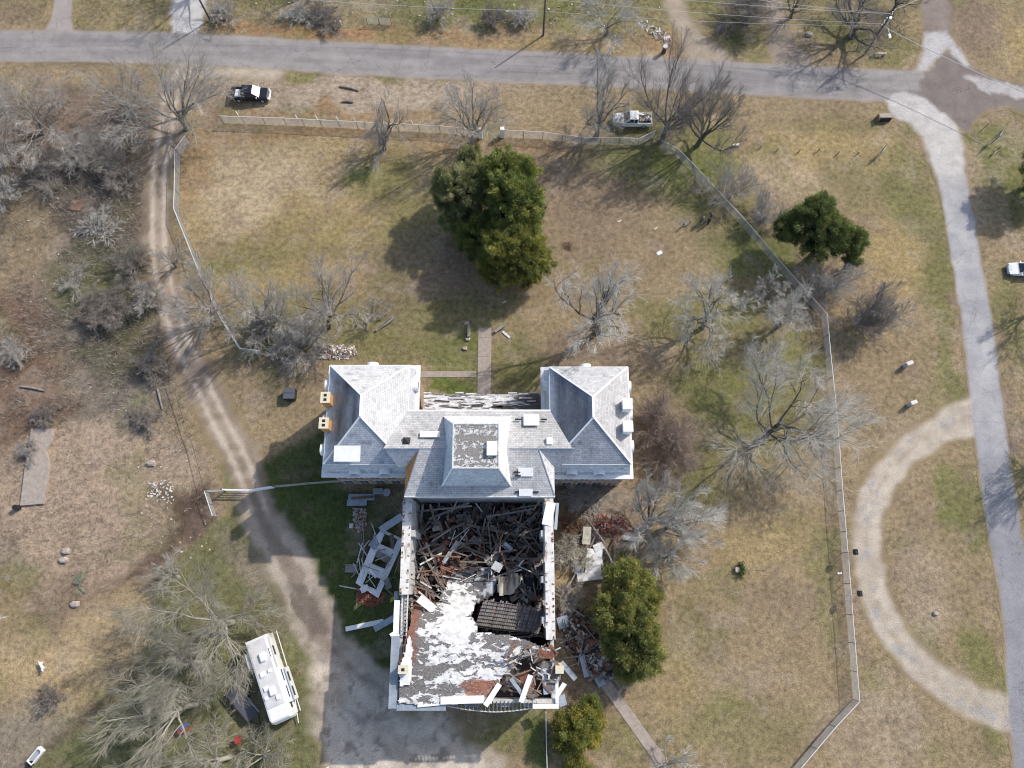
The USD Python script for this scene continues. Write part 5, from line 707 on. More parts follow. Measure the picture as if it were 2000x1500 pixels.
TREES = [ # base px, top px, crown px, label, options
 ((365, 252), (315, 110), 112, 'broad grey bare tree over the head of the dirt track', dict(dens=1.1, seed=1)),
 ((262, 225), (205, 140), 75, 'slender bare tree left of the broad tree over the track', dict(dens=.9, seed=2)),
 ((85, 262), (40, 160), 105, 'large bare tree at the upper left below the road', dict(dens=1.05, seed=3)),
 ((10, 330), (-30, 200), 60, 'bare tree cut by the left edge below the road', dict(dens=.8, seed=4)),
 ((8, 405), (-25, 350), 42, 'pale bare tree low at the left edge', dict(dens=.9, seed=5, twig='twigs_pale')),
 ((752, 292), (735, 205), 44, 'gnarled dark bare oak inside the upper fence', dict(dens=.85, seed=6, bark='bark_dark', wig=.3)),
 ((925, 275), (908, 155), 58, 'upright bare tree behind the dark cedar at the upper fence', dict(dens=1.05, seed=7)),
 ((1165, 268), (1195, 145), 58, 'bare tree with drooping twigs left of the white pickup', dict(dens=1.1, seed=8)),
 ((1292, 277), (1322, 115), 80, 'tall bare tree with a stout trunk right of the white pickup', dict(dens=1.1, seed=9, bark='bark_dark', twig='twigs_dark', h=13, lean=(1.5, 3.6))),
 ((1363, 283), (1412, 170), 64, 'bare tree leaning right beside the tall one at the fence corner', dict(dens=1.1, seed=10, bark='bark_dark', twig='twigs_dark')),
 ((1418, 388), (1448, 325), 56, 'hazy bare sapling clump just outside the fence', dict(style='shrub', dens=1.1, seed=11, h=5, lean=(1, 1.5))),
 ((1482, 438), (1508, 385), 44, 'grey twiggy thicket left of the right-hand cedar', dict(style='shrub', dens=1.2, seed=12, h=4.5, lean=(.5, 1))),
 ((1168, 648), (1192, 540), 90, 'spreading bare oak in the middle of the lawn', dict(dens=1.15, seed=13, bark='bark_dark', twig='twigs_pale', wig=.24)),
 ((1372, 640), (1402, 560), 68, 'gnarled grey bare oak with clustered twigs on the lawn', dict(dens=1.05, seed=14, twig='twigs_pale', wig=.26)),
 ((1503, 582), (1510, 545), 30, 'small grey bare oak beside the inside of the fence', dict(dens=.85, seed=15, twig='twigs_pale', wig=.26, h=5)),
 ((1518, 640), (1555, 590), 50, 'round grey bare oak beside the fence bend', dict(dens=1.05, seed=16, twig='twigs_pale', wig=.26)),
 ((1488, 858), (1572, 785), 150, 'great spreading dark-limbed bare oak reaching over the fence', dict(dens=1.15, seed=17, bark='bark_dark', twig='twigs_pale', wig=.22, h=13, lean=(4.2, 3.2), tr=.3)),
 ((1262, 1030), (1268, 925), 62, 'bare tree right of the right wing corner', dict(dens=.95, seed=18, bark='bark_dark', twig='twigs_pale', h=8, lean=(.5, 4.5))),
 ((1284, 1038), (1348, 1020), 84, 'wide pale bare tree right of the hall above the cedar', dict(dens=1.1, seed=19, bark='bark', twig='twigs_pale', h=9, lean=(3.0, .5))),
 ((1290, 1085), (1330, 1115), 46, 'pale bare boughs just right of the cedar beside the hall', dict(dens=.9, seed=20, twig='twigs_pale', h=6, lean=(1.5, -1.2))),
 ((1598, 572), (1640, 520), 58, 'grey thicket below the right-hand cedar', dict(style='shrub', dens=1.4, seed=21, h=5.5, lean=(1.6, 1.6))),
 ((1676, 640), (1722, 590), 56, 'fan-shaped dense twiggy bush outside the fence bend', dict(style='shrub', dens=1.6, seed=22, h=6, lean=(1.8, 1.8), twig='twigs_dark')),
 ((1292, 868), (1312, 840), 72, 'reddish brown twig mass right of the right wing', dict(style='shrub', dens=1.8, seed=23, h=4.5, lean=(.6, .8), bark='twigs_red', twig='twigs_red')),
 ((420, 625), (360, 560), 68, 'bare tree on the fence leaning over the dirt track', dict(dens=.95, seed=24)),
 ((345, 520), (325, 490), 40, 'thin bare sapling beside the dirt track', dict(dens=.7, seed=25, h=5)),
 ((522, 640), (470, 560), 78, 'bare tree with crossing limbs above the left wing', dict(dens=.9, seed=26)),
 ((540, 636), (520, 575), 45, 'slim bare tree second above the left wing', dict(dens=.75, seed=27)),
 ((642, 640), (640, 545), 88, 'forked dark bare tree above the left wing', dict(dens=.95, seed=28, bark='bark_dark')),
 ((728, 620), (725, 565), 30, 'small bare sapling left of the split log', dict(dens=.7, seed=29, h=4.5)),
 ((590, 668), (585, 640), 60, 'dense grey bramble bank above the left wing', dict(style='shrub', dens=1.6, seed=30, h=3.2, lean=(0, .3))),
 ((520, 650), (500, 640), 45, 'grey bramble beside the end of the left fence', dict(style='shrub', dens=1.2, seed=31, h=2.6, lean=(0, .3))),
 ((455, 1215), (410, 1195), 112, 'very broad pale bare tree left of the motorhome', dict(dens=1.25, seed=32, bark='bark_pale', twig='twigs_olive', h=11, lean=(-2.4, .8))),
 ((395, 1292), (330, 1300), 90, 'pale bare tree with a long bent limb above the red stool', dict(dens=1.0, seed=33, bark='bark_pale', twig='twigs_olive', h=9, lean=(-3.5, -.5))),
 ((385, 1375), (310, 1400), 110, 'wide pale bare tree at the lower left', dict(dens=1.15, seed=34, bark='bark_pale', twig='twigs_olive', h=10, lean=(-3.6, -1.2))),
 ((450, 1478), (370, 1490), 90, 'pale bare tree cut by the bottom edge', dict(dens=1.0, seed=35, bark='bark_pale', twig='twigs_olive', h=10, lean=(-3.4, -1.0))),
 ((525, 1468), (545, 1470), 62, 'pale bare scrub tree below the motorhome', dict(dens=1.0, seed=36, bark='bark_pale', twig='twigs_olive', h=6, lean=(.6, -.6))),
 ((345, 1120), (328, 1105), 26, 'thin pale bare sapling above the broad tree', dict(dens=.7, seed=37, twig='twigs_pale', h=4.5)),
 ((-20, 1190), (20, 1190), 55, 'pale bare tree reaching in from the left edge', dict(dens=.9, seed=38, twig='twigs_pale', bark='bark_pale', h=7, lean=(2.5, 0))),
 ((-10, 1130), (20, 1120), 40, 'greenish bare boughs at the left edge', dict(dens=.8, seed=39, twig='twigs', h=5, lean=(1.5, .3))),
 ((1185, 68), (1200, 5), 66, 'pale bare tree beyond the road near the middle pole', dict(dens=.95, seed=40, twig='twigs_pale')),
 ((1662, 72), (1672, -10), 84, 'big dark bare oak beyond the road left of the street lamp', dict(dens=1.0, seed=41, bark='bark_dark', twig='twigs_dark', wig=.24, h=9, tr=.42)),
 ((1545, 35), (1560, -30), 40, 'slim dark bare tree between the two dirt tracks', dict(dens=.7, seed=42, bark='bark_dark', twig='twigs_dark', h=7)),
 ((1460, 45), (1462, 10), 58, 'brown twig thicket between the two dirt tracks', dict(style='shrub', dens=1.5, seed=43, h=5, twig='twigs_dark')),
 ((1745, 20), (1760, -30), 46, 'dark bare tree behind the lamp pole', dict(dens=.8, seed=44, bark='bark_dark', twig='twigs_dark', h=7)),
 ((400, -20), (395, -90), 80, 'bare tree beyond the top edge by the white driveway', dict(dens=.9, seed=45, h=10, lean=(0, 0))),
 ((640, -30), (640, -80), 70, 'bare tree beyond the top edge above the fallen limbs', dict(dens=.9, seed=46, h=9, lean=(0, 0))),
 ((1298, 1492), (1335, 1455), 42, 'small pale bare tree at the foot of the diagonal path', dict(dens=.8, seed=47, twig='twigs_pale', bark='bark_pale', h=5, lean=(1.4, .6))),
 ((2012, 610), (2020, 590), 50, 'bare tree cut by the right edge', dict(dens=.9, seed=48, h=8, lean=(1.2, .6))),
 ((2030, 900), (2040, 880), 60, 'bare tree beyond the side road at the right edge', dict(dens=1.0, seed=49, h=10, lean=(1.5, .6))),
 ((195, 455), (205, 432), 44, 'pale fallen treetop lying in the scrub', dict(style='shrub', dens=.7, seed=50, h=2.2, lean=(.3, .3), bark='bark_pale', twig='twigs_pale', cat='fallen tree')),
 ((150, 558), (168, 548), 40, 'grey fallen tree limbs tangled in the scrub', dict(style='shrub', dens=.7, seed=51, h=1.8, lean=(.4, .4), cat='fallen tree')),
 ((585, 36), (588, 28), 34, 'pile of cut pale limbs beside the orange leaf verge', dict(style='shrub', dens=.9, seed=52, h=1.3, lean=(0, .1), bark='bark_pale', twig='twigs_pale', cat='brush pile')),
 ((855, 40), (862, 15), 30, 'grey bush by the wire panel beyond the road', dict(style='shrub', dens=1.0, seed=53, h=3.0, lean=(.2, .5))),
 ((960, 48), (968, 30), 26, 'dark reddish bush beyond the road', dict(style='shrub', dens=1.0, seed=54, h=2.6, lean=(.2, .3), twig='twigs_dark')),
 ((1020, 46), (1026, 34), 26, 'pale tangled bush left of the middle pole', dict(style='shrub', dens=1.0, seed=55, h=2.2, lean=(.2, .3), twig='twigs_pale')),
 ((440, 36), (436, 20), 34, 'grey bush beside the left pole', dict(style='shrub', dens=1.0, seed=56, h=2.5, lean=(0, .3))),
 ((640, 46), (640, 36), 34, 'dark low bush at the edge of the orange leaf verge', dict(style='shrub', dens=1.2, seed=57, h=1.6, lean=(0, .2), twig='twigs_dark')),
 ((225, 610), (222, 590), 52, 'large dark bush in the left scrub beside the track', dict(style='shrub', dens=1.5, seed=58, h=3.2, lean=(0, .3), twig='twigs_dark', bark='bark_dark')),
 ((180, 620), (176, 605), 30, 'dark red-brown bush in the left scrub', dict(style='shrub', dens=1.1, seed=59, h=2.2, lean=(0, .2), twig='twigs_red')),
 ((305, 720), (300, 695), 36, 'dark bush against the wire fence left of the track', dict(style='shrub', dens=1.3, seed=60, h=2.6, lean=(0, .3), twig='twigs_dark')),
 ((268, 520), (266, 490), 40, 'tall dark thicket along the left edge of the track', dict(style='shrub', dens=1.3, seed=61, h=3.2, lean=(0, .3), twig='twigs_dark')),
 ((295, 590), (290, 570), 34, 'grey thicket overhanging the left edge of the track', dict(style='shrub', dens=1.2, seed=62, h=3.0, lean=(0, .3))),
 ((235, 340), (228, 310), 52, 'grey-brown thicket below the upper left trees', dict(style='shrub', dens=1.4, seed=63, h=3.5, lean=(0, .4), twig='twigs_dark')),
 ((175, 310), (168, 280), 52, 'brown thicket between the upper left trees', dict(style='shrub', dens=1.4, seed=64, h=3.5, lean=(0, .4))),
 ((100, 335), (92, 305), 50, 'dark thicket under the large upper left tree', dict(style='shrub', dens=1.3, seed=65, h=3.2, lean=(0, .4), twig='twigs_dark')),
 ((40, 690), (35, 675), 34, 'thin bush on the brown soil at the left edge', dict(style='shrub', dens=.9, seed=66, h=2.2, lean=(0, .2))),
 ((92, 815), (90, 805), 26, 'dark bush above the concrete slab', dict(style='shrub', dens=1.1, seed=67, h=1.8, lean=(0, .2), twig='twigs_dark')),
 ((285, 820), (282, 810), 32, 'low dark bush above the bare soil', dict(style='shrub', dens=1.1, seed=68, h=1.6, lean=(0, .2), twig='twigs_dark')),
 ((105, 1365), (103, 1355), 28, 'dark round bush near the lower left grass', dict(style='shrub', dens=1.1, seed=69, h=1.8, lean=(0, .2), twig='twigs_dark')),
 ((60, 885), (54, 880), 24, 'grey bush at the left side of the concrete slab', dict(style='shrub', dens=1.0, seed=70, h=1.6, lean=(0, .2))),
 ((155, 1135), (160, 1130), 22, 'mossy fallen branch on the straw-coloured bank', dict(style='shrub', dens=.6, seed=71, h=.8, lean=(.2, .1), bark='moss', twig='moss', cat='fallen branch')),
 ((1118, 1078), (1120, 1070), 34, 'straw-coloured vine thicket against the right hall wall', dict(style='shrub', dens=1.5, seed=72, h=2.0, lean=(0, .2), bark='canvas', twig='canvas')),
 ((1112, 1030), (1114, 1022), 26, 'reddish vine thicket against the right hall wall', dict(style='shrub', dens=1.3, seed=73, h=1.8, lean=(0, .2), bark='timber_brown', twig='timber_brown')),
 ((1150, 965), (1150, 958), 44, 'grey bramble below the right wing', dict(style='shrub', dens=1.5, seed=74, h=1.8, lean=(0, .2))),
 ((1110, 1170), (1112, 1160), 30, 'grey bramble in the debris below the vines', dict(style='shrub', dens=1.2, seed=75, h=1.5, lean=(0, .2))),
 ((690, 1395), (690, 1390), 1, '', None)]
for b, tp, R, lab, o in TREES:
    if o is None: continue
    o = dict(o); sh = o.get('style') == 'shrub'
    if sh: o.setdefault('name', 'bare_shrub' if 'fallen' not in o.get('cat', '') and 'pile' not in o.get('cat', '') else 'fallen_limbs'); o.setdefault('cat', 'shrub')
    if not sh or o['cat'] != 'shrub': pass
    bare_tree(b, tp, R, lab, **o)
# ------------------------------------------------------------------ evergreens
def evergreen(label, b, lobes, cols, seed, nspray=34000, trunk=None, leaf=.36, name='cedar_tree', cat='tree', core=True):
    "lobes: (photo pixel of the lobe's centre, height of the centre, radius across, radius upright)"
    rng = np.random.default_rng(seed); B = W(*b); T = thing(name, label, cat, B)
    L = [(W(*p, z) - B, r, v) for p, z, r, v in lobes]; wt = np.array([r * r + r * v for _, r, v in L]); wt /= wt.sum()
    h = max(c[2] for c, r, v in L); part('trunk', MB().tube([(0, 0, -.2), (0, 0, h * .5), tuple(L[0][0] * [1, 1, .9])], [.38, .3, .1], 8), 'bark_dark', T, smooth=True)
    nc = int(sum(r * r + r * v for _, r, v in L) * 9); li = rng.choice(len(L), nc, p=wt); d = nrm(rng.normal(size=(nc, 3))); d[:, 2] = np.where(d[:, 2] < -.45, -d[:, 2], d[:, 2]); C = np.array([l[0] for l in L])[li]; r = np.array([l[1] for l in L])[li]; v = np.array([l[2] for l in L])[li]
    dep = rng.uniform(.70, 1.04, nc) + .44 * (fbm(d * 2.9 + li[:, None] * 3.1, 3, seed) - .5) * 2 + np.where(rng.random(nc) < .09, rng.uniform(.08, .28, nc), 0)
    P = C + d * np.stack([r, r, v], -1) * dep[:, None]; nd = nrm(d / np.stack([r, r, v], -1))
    out = np.zeros(nc, bool)
    for k, (c, rr, vv) in enumerate(L): out |= (li != k) & ((((P - c) / [rr, rr, vv]) ** 2).sum(-1) < .62)
    P, nd, li = P[~out], nd[~out], li[~out]; nc = len(P)
    cc = 3.1 * (np.array(cols)[rng.integers(0, len(cols), nc)] * [1.12, .98, 1.05]) * rng.uniform(.7, 1.35, nc)[:, None]
    per = max(8, 2 * nspray // nc); S = np.repeat(P, per, 0) + rng.normal(0, .24, (nc * per, 3)) * [1, 1, .9]; D = nrm(np.repeat(nd, per, 0) * .9 + [0, 0, .45] + rng.normal(0, .5, (nc * per, 3))); Q = np.repeat(cc, per, 0) * rng.uniform(.8, 1.2, nc * per)[:, None]
    ln = rng.uniform(.6, 1.4, len(S))[:, None] * leaf * .78; side = perp(D, rng) * ln * .17
    V = np.stack([S - D * ln * .4 + side, S + D * ln * .6, S - D * ln * .4 - side], 1).reshape(-1, 3); F = np.arange(len(V)).reshape(-1, 3)
    part('foliage', (V, F), 'foliage', T, col=np.repeat(Q, 3, 0))
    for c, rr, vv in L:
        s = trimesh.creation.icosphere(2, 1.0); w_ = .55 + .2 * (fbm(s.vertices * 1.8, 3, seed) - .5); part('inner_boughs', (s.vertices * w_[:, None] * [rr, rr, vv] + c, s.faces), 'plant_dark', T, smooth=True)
    tips = rng.choice(nc, min(120, nc)); V, F = tubes(np.stack([P[tips] * .62 + np.array([0, 0, h * .25]) * .38 * 0 + C[~out][tips] * .38, P[tips]], 1), np.tile([.05, .015], (len(tips), 1)), 3); part('boughs', (V, F), 'bark_pale', T, kind='stuff')
    return T
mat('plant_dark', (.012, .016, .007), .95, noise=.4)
DKG = [(.042, .060, .016), (.058, .078, .020), (.034, .050, .016), (.075, .088, .022)]; YG = [(.074, .086, .020), (.084, .092, .022), (.060, .076, .020), (.05, .066, .02)]; GG = [(.060, .075, .028), (.078, .092, .038), (.045, .062, .024), (.095, .105, .05)]
BG = [(.060, .076, .022), (.078, .092, .026), (.048, .062, .02), (.092, .10, .03)]; GY = [(.080, .090, .022), (.068, .085, .022), (.052, .07, .02), (.095, .098, .022)]
evergreen('dense dark green cedar with the taller right crown in the middle of the lawn', (985, 465), [((1000, 400), 6.5, 3.6, 5.2), ((985, 340), 7.5, 2.6, 3.2), ((1030, 410), 4.6, 2.6, 3.4), ((1020, 340), 6, 2.0, 2.6), ((1000, 450), 3.8, 3.0, 3.2)], DKG, 1, 52000)
evergreen('grey-green ragged cedar on the left of the middle clump', (905, 455), [((905, 375), 5.5, 3.0, 3.8), ((920, 310), 6.5, 1.5, 2.0), ((868, 360), 5, 1.7, 1.9), ((900, 425), 3, 2.7, 2.6), ((925, 345), 6, 2.0, 2.4), ((880, 400), 4.4, 1.9, 2.2)], GG, 2, 36000)
evergreen('yellow-green rounded cedar at the front of the middle clump', (985, 535), [((1005, 500), 4.8, 3.9, 4.2), ((985, 470), 5.2, 2.8, 3.0), ((1035, 520), 3.2, 2.6, 2.8), ((970, 520), 3.0, 2.6, 2.6)], YG, 3, 46000)
evergreen('dark green low cedar at the left foot of the yellow-green one', (930, 490), [((930, 465), 3.2, 2.5, 2.8), ((950, 440), 4.2, 1.8, 2.4)], DKG, 4, 16000)
evergreen('dark green two-lobed cedar outside the right fence', (1578, 505), [((1592, 430), 6.0, 2.7, 2.7), ((1545, 445), 4.6, 2.0, 1.6), ((1530, 450), 4, 1.2, 1.1), ((1625, 460), 5, 2.2, 2.0), ((1595, 475), 4.4, 2.6, 2.0), ((1662, 470), 4.6, 2.0, 1.9), ((1665, 495), 3.8, 1.5, 1.4), ((1598, 405), 6.6, 1.5, 1.7)], [(.045, .062, .02), (.06, .078, .024), (.034, .05, .016)], 5, 36000)
evergreen('long green cedar thicket beside the right hall wall', (1222, 1215), [((1225, 1140), 3.8, 2.70, 2.88), ((1200, 1195), 3.8, 2.52, 2.88), ((1235, 1225), 4.2, 2.88, 3.24), ((1250, 1275), 3.4, 2.52, 2.70), ((1262, 1170), 2.6, 1.80, 1.98), ((1228, 1308), 1.8, 1.35, 1.44), ((1215, 1250), 3.2, 2.16, 2.16)], BG, 6, 52000)
evergreen('yellow and green bushy evergreen at the lower right corner of the building', (1127, 1428), [((1148, 1395), 2.2, 1.63, 1.63), ((1105, 1420), 2.0, 1.38, 1.46), ((1128, 1432), 2.0, 1.63, 1.63), ((1108, 1450), 1.4, 1.38, 1.20), ((1152, 1430), 1.8, 1.29, 1.38), ((1135, 1402), 2.8, 1.03, 1.12)], GY, 7, 30000, leaf=.3, name='evergreen_bush', cat='bush')
evergreen('yellow evergreen bush cut by the bottom edge', (1128, 1512), [((1128, 1510), 1.0, 1.5, 1.2)], GY, 8, 6000, leaf=.3, name='evergreen_bush', cat='bush')
evergreen('dark green tree cut by the right edge beside the signs', (2034, 360), [((2040, 345), 4, 2.8, 3.4), ((2045, 310), 5, 2.6, 3.0)], DKG, 9, 16000)
# ------------------------------------------------------------------ brush and dry grass
def blades(name, label, n, region, hmin, hmax, w_, mats, seed, lean=.5, dens=None):
    rng = np.random.default_rng(seed); x = rng.uniform(region[0], region[1], n * 3); y = rng.uniform(region[2], region[3], n * 3); px, py = PX(x, y)
    k = dens(px, py, x, y, rng); x, y = x[k][:n], y[k][:n]; n = len(x); a = rng.uniform(0, 6.28, n); h = rng.uniform(hmin, hmax, n); b = rng.uniform(0, 6.28, n); l = rng.uniform(.1, lean, n) * h
    base = np.stack([x, y, relief(x, y) - .02], -1); s = np.stack([np.cos(a), np.sin(a), 0 * a], -1) * (w_ * rng.uniform(.6, 1.4, n))[:, None]; top = base + np.stack([np.cos(b) * l, np.sin(b) * l, h], -1)
    q = thing(name, label, 'grass' if 'grass' in name else 'brush', kind='stuff'); g = rng.integers(0, len(mats), n)
    for i, m in enumerate(mats):
        o = np.nonzero(g == i)[0]; V = np.stack([base[o] - s[o], base[o] + s[o], top[o]], 1).reshape(-1, 3); part('blades', (V, np.arange(len(V)).reshape(-1, 3)), m, q)
mat('straw', (.36, .29, .17), .95, noise=.25); mat('straw_dark', (.13, .10, .065), .95, noise=.3); mat('grass_green', (.11, .125, .035), .95, noise=.3)
RP = [sg.Polygon(q) for q in ([(-50, 45), (400, 60), (1800, 130), (2050, 150), (2050, 225), (1800, 205), (1500, 190), (1100, 172), (400, 130), (-50, 126)], [(1760, 200), (1850, 215), (1890, 320), (1920, 500), (1945, 650), (1970, 850), (2000, 1025), (2040, 1200), (2050, 1500), (1985, 1500), (1955, 1200), (1925, 1025), (1898, 850), (1840, 420), (1810, 290)], [(270, 130), (350, 130), (340, 400), (350, 600), (450, 800), (540, 1000), (680, 1250), (800, 1380), (920, 1400), (1000, 1500), (610, 1500), (600, 1330), (490, 1050), (420, 880), (310, 640), (280, 480)], [(618, 740), (640, 700), (830, 700), (830, 640), (1000, 640), (1000, 720), (1240, 710), (1240, 960), (1095, 960), (1095, 1390), (765, 1390), (780, 960), (620, 960)], [(1660, 960), (1740, 880), (1920, 800), (1920, 860), (1780, 900), (1735, 1020), (1745, 1180), (1850, 1310), (1990, 1390), (1900, 1410), (1750, 1300), (1670, 1150)])]
for q in RP: shapely.prepare(q)
SCX = sg.Polygon([(-100, 130), (285, 140), (280, 480), (330, 700), (400, 900), (420, 1010), (250, 1130), (280, 1300), (60, 1480), (-100, 1500)]); shapely.prepare(SCX)
def offpave(px, py):
    p = shapely.points(px, py); k = shapely.contains(SCX, p)
    for q in RP: k |= shapely.contains(q, p)
    return ~k
blades('dry_grass', 'short dry grass standing on the lawns and verges', 70000, (-82, 82, -22, 92), .05, .16, .03, ['straw', 'straw_dark', 'grass_green', 'straw'], 1, 1.2, lambda px, py, x, y, r: offpave(px, py) & (r.uniform(0, 1, len(px)) < n2(x, y, .4, 3, 15) * 1.3))
SC = sg.Polygon([(-80, 130), (280, 140), (275, 480), (330, 700), (395, 900), (410, 1000), (250, 1130), (60, 1200), (-80, 1250)]); shapely.prepare(SC)
blades('undergrowth', 'dead weeds and fallen twigs covering the left scrub', 42000, (-85, -38, -5, 70), .15, .8, .03, ['twigs_dark', 'twigs', 'straw_dark', 'bark_dark'], 2, 1.6, lambda px, py, x, y, r: shapely.contains(SC, shapely.points(px, py)) & (r.uniform(0, 1, len(px)) < sstep(.38, .62, n2(x, y, .25, 3, 16)) * np.where(py > 820, .35, 1)))
TS = sg.Polygon([(-50, -60), (1770, -60), (1770, 75), (1700, 100), (1560, 95), (1300, 85), (1000, 62), (420, 40), (-50, 40)]).buffer(0)
for q_ in ([(85, 70), (150, 70), (150, -80), (100, -80)], [(325, 80), (400, 80), (420, -80), (320, -80)], [(1310, 130), (1400, 130), (1350, -80), (1280, -80)], [(1485, 130), (1545, 130), (1540, -80), (1480, -80)]): TS = TS.difference(sg.Polygon(q_))
shapely.prepare(TS)
blades('undergrowth', 'tall rough weeds beyond the road', 24000, (-85, 85, 78, 95), .12, .5, .028, ['straw', 'straw_dark', 'grass_green', 'twigs'], 3, 1.4, lambda px, py, x, y, r: shapely.contains(TS, shapely.points(px + 14 * (n2(x, y, .6, 3, 99) - .5), py + 40 * (n2(x, y, .3, 3, 98) - .5))) & (r.uniform(0, 1, len(px)) < sstep(.35, .6, n2(x, y, .35, 3, 97))))
def leafc(px, py): return (np.abs(py - (58 + (px - 500) * .055)) < 16) & (px > 400) & (px < 1330) | ((np.abs(py - (250 + (px - 430) * .05)) < 34) & (px > 380) & (px < 1250)) | (np.hypot((px - 330) / 110, (py - 260) / 110) < 1)
mat('leaf_litter', (.30, .155, .065), .9, noise=.4, scale=8)
blades('leaf_litter', 'fallen orange-brown leaves along the fence and verge', 14000, (-70, 30, 55, 92), .01, .06, .07, ['leaf_litter', 'straw_dark', 'leaf_litter'], 4, 3.0, lambda px, py, x, y, r: leafc(px, py) & (r.uniform(0, 1, len(px)) < n2(x, y, .5, 3, 17) * 1.2))
# ------------------------------------------------------------------ fences
def fence(name, label, pts, hgt=1.75, sp=3.0, rail='rail', start=0, mesh_=True, post='post_grey', arms=()):
    P = np.array([W(*p)[:2] for p in pts]); o = P[0]; T = thing(name, label, 'fence', (*o, 0)); mb, wm, R = MB(), [], 0; base = 0; Vs, Fs = [], []
    for a, b in zip(P[:-1], P[1:]):
        a, b = a - o, b - o; L = np.linalg.norm(b - a); n = max(1, int(round(L / sp))); d = (b - a) / L
        for k in range(n + 1):
            if k == n and not np.allclose(b + o, P[-1]): continue
            p = a + d * L * k / n; part('post', MB().cyl(p, .035, -.1, hgt + .03, 7), post, T)
        part('rail', MB().tube([(*a, hgt), (*b, hgt)], .036, 6), rail, T)
        if mesh_:
            s = .14; m = int((L + hgt) / s); q = []
            for k in range(m):
                u = k * s - hgt
                for sg_ in (1, -1):
                    u0, z0, u1, z1 = u, 0.04, u + hgt, hgt
                    if u0 < 0: z0 += -u0; u0 = 0
                    if u1 > L: z1 -= u1 - L; u1 = L
                    if z1 <= z0: continue
                    if sg_ < 0: u0, u1 = L - u0, L - u1
                    q.append([(*(a + d * u0), z0), (*(a + d * u1), z1)])
            v, f = tubes(np.array(q), np.full((len(q), 2), .0075), 3); Vs.append(v); Fs.append(f + base); base += len(v)
    if mesh_: part('wire_mesh', (np.vstack(Vs), np.vstack(Fs)), 'wire', T)
    for k in arms:   # slanted white post tops
        p = W(*k)[:2] - o; part('post_arm', MB().tube([(*p, hgt), (p[0] - .25, p[1] + .35, hgt + .55)], .05, 6), 'white_paint', T)
    return T
fence('chain_link_fence', 'chain-link fence along the top of the lawn beside the pickups', [(438, 241), (560, 245), (700, 252), (860, 260), (925, 266)], arms=[(474, 240), (588, 247), (627, 249), (666, 250), (700, 253), (810, 258)])
fence('chain_link_fence', 'chain-link fence from the two white gate posts to the leaning end section', [(985, 268), (1060, 272), (1135, 282), (1245, 284), (1278, 268)])
fence('chain_link_fence', 'long chain-link fence bending down the right side of the lawn', [(1287, 288), (1318, 303), (1350, 335), (1450, 443), (1525, 532), (1605, 622), (1612, 700), (1625, 830), (1634, 960), (1644, 1080), (1653, 1200), (1666, 1366), (1620, 1415), (1548, 1500), (1520, 1530)])
fence('chain_link_fence', 'chain-link fence along the left of the lawn beside the dirt track', [(372, 278), (352, 305), (350, 420), (368, 465), (400, 545), (440, 630), (476, 688), (516, 693)])
fence('white_fence_panel', 'short white fence panel beside the bare brown soil', [(408, 962), (424, 1010)], 1.5, 1.6, 'white_metal')
fence('wire_fence', 'low dark wire fence between the scrub and the track', [(312, 655), (345, 760), (385, 880), (404, 955)], 1.1, 2.5, 'bark_dark', mesh_=False, post='pole_wood')
fence('wire_gate', 'wire gate panel beyond the road left of the weeds', [(718, 47), (765, 49)], 1.3, 2, 'galvanised')
fence('chain_link_fence', 'low chain-link fence running down from the right rear corner of the building', [(1065, 1385), (1066, 1440), (1068, 1520)], 1.6, 4)
for i, px in enumerate(((939, 268), (981, 266))):
    c = W(*px); part('gate_post', MB().hull(rbox(c[0] - .3, c[0] + .3, c[1] - .3, c[1] + .3, 0, 1.9, .05)), 'white_paint', label=['white square gate post beside the bare tree at the upper fence', 'white square gate post at the start of the right-hand upper fence'][i], cat='gate post')
# pipe gate over the track
g0, g1, g2, g3 = W(408, 962), W(441, 959), W(540, 952), W(668, 942); T = thing('pipe_gate', 'pale blue pipe gate across the dirt track', 'gate', g1)
for a, b, m, nm in ((W(441, 959), W(495, 960), 'sheet_white', 'gate_leaf'), (W(496, 960), W(540, 953), 'sheet_white', 'gate_leaf')):
    mb = MB()
    for z in (.35, .7, 1.05, 1.4): mb.tube([a - g1 + [0, 0, z], b - g1 + [0, 0, z]], .045, 6)
    for f_ in (0.02, .5, .98): q = a + (b - a) * f_ - g1; mb.tube([q + [0, 0, .3], q + [0, 0, 1.42]], .045, 6)
    mb.bar(a - g1 + [0, 0, 1.42], b - g1 + [0, 0, 1.42], .16, .1)
    part(nm, mb, m, T)
for p in (g1, g2): part('post', MB().cyl((p - g1)[:2], .09, 0, 1.7, 8), 'pole_wood', T)
fence('wire_fence', 'green-grey wire fence from the pipe gate to the left wing', [(541, 952), (605, 946), (672, 941)], 1.45, 3.5, 'moss'); fence('wire_fence', 'short greenish wire fence between the white panel and the pipe gate', [(407, 961), (440, 959)], 1.3, 3, 'moss')
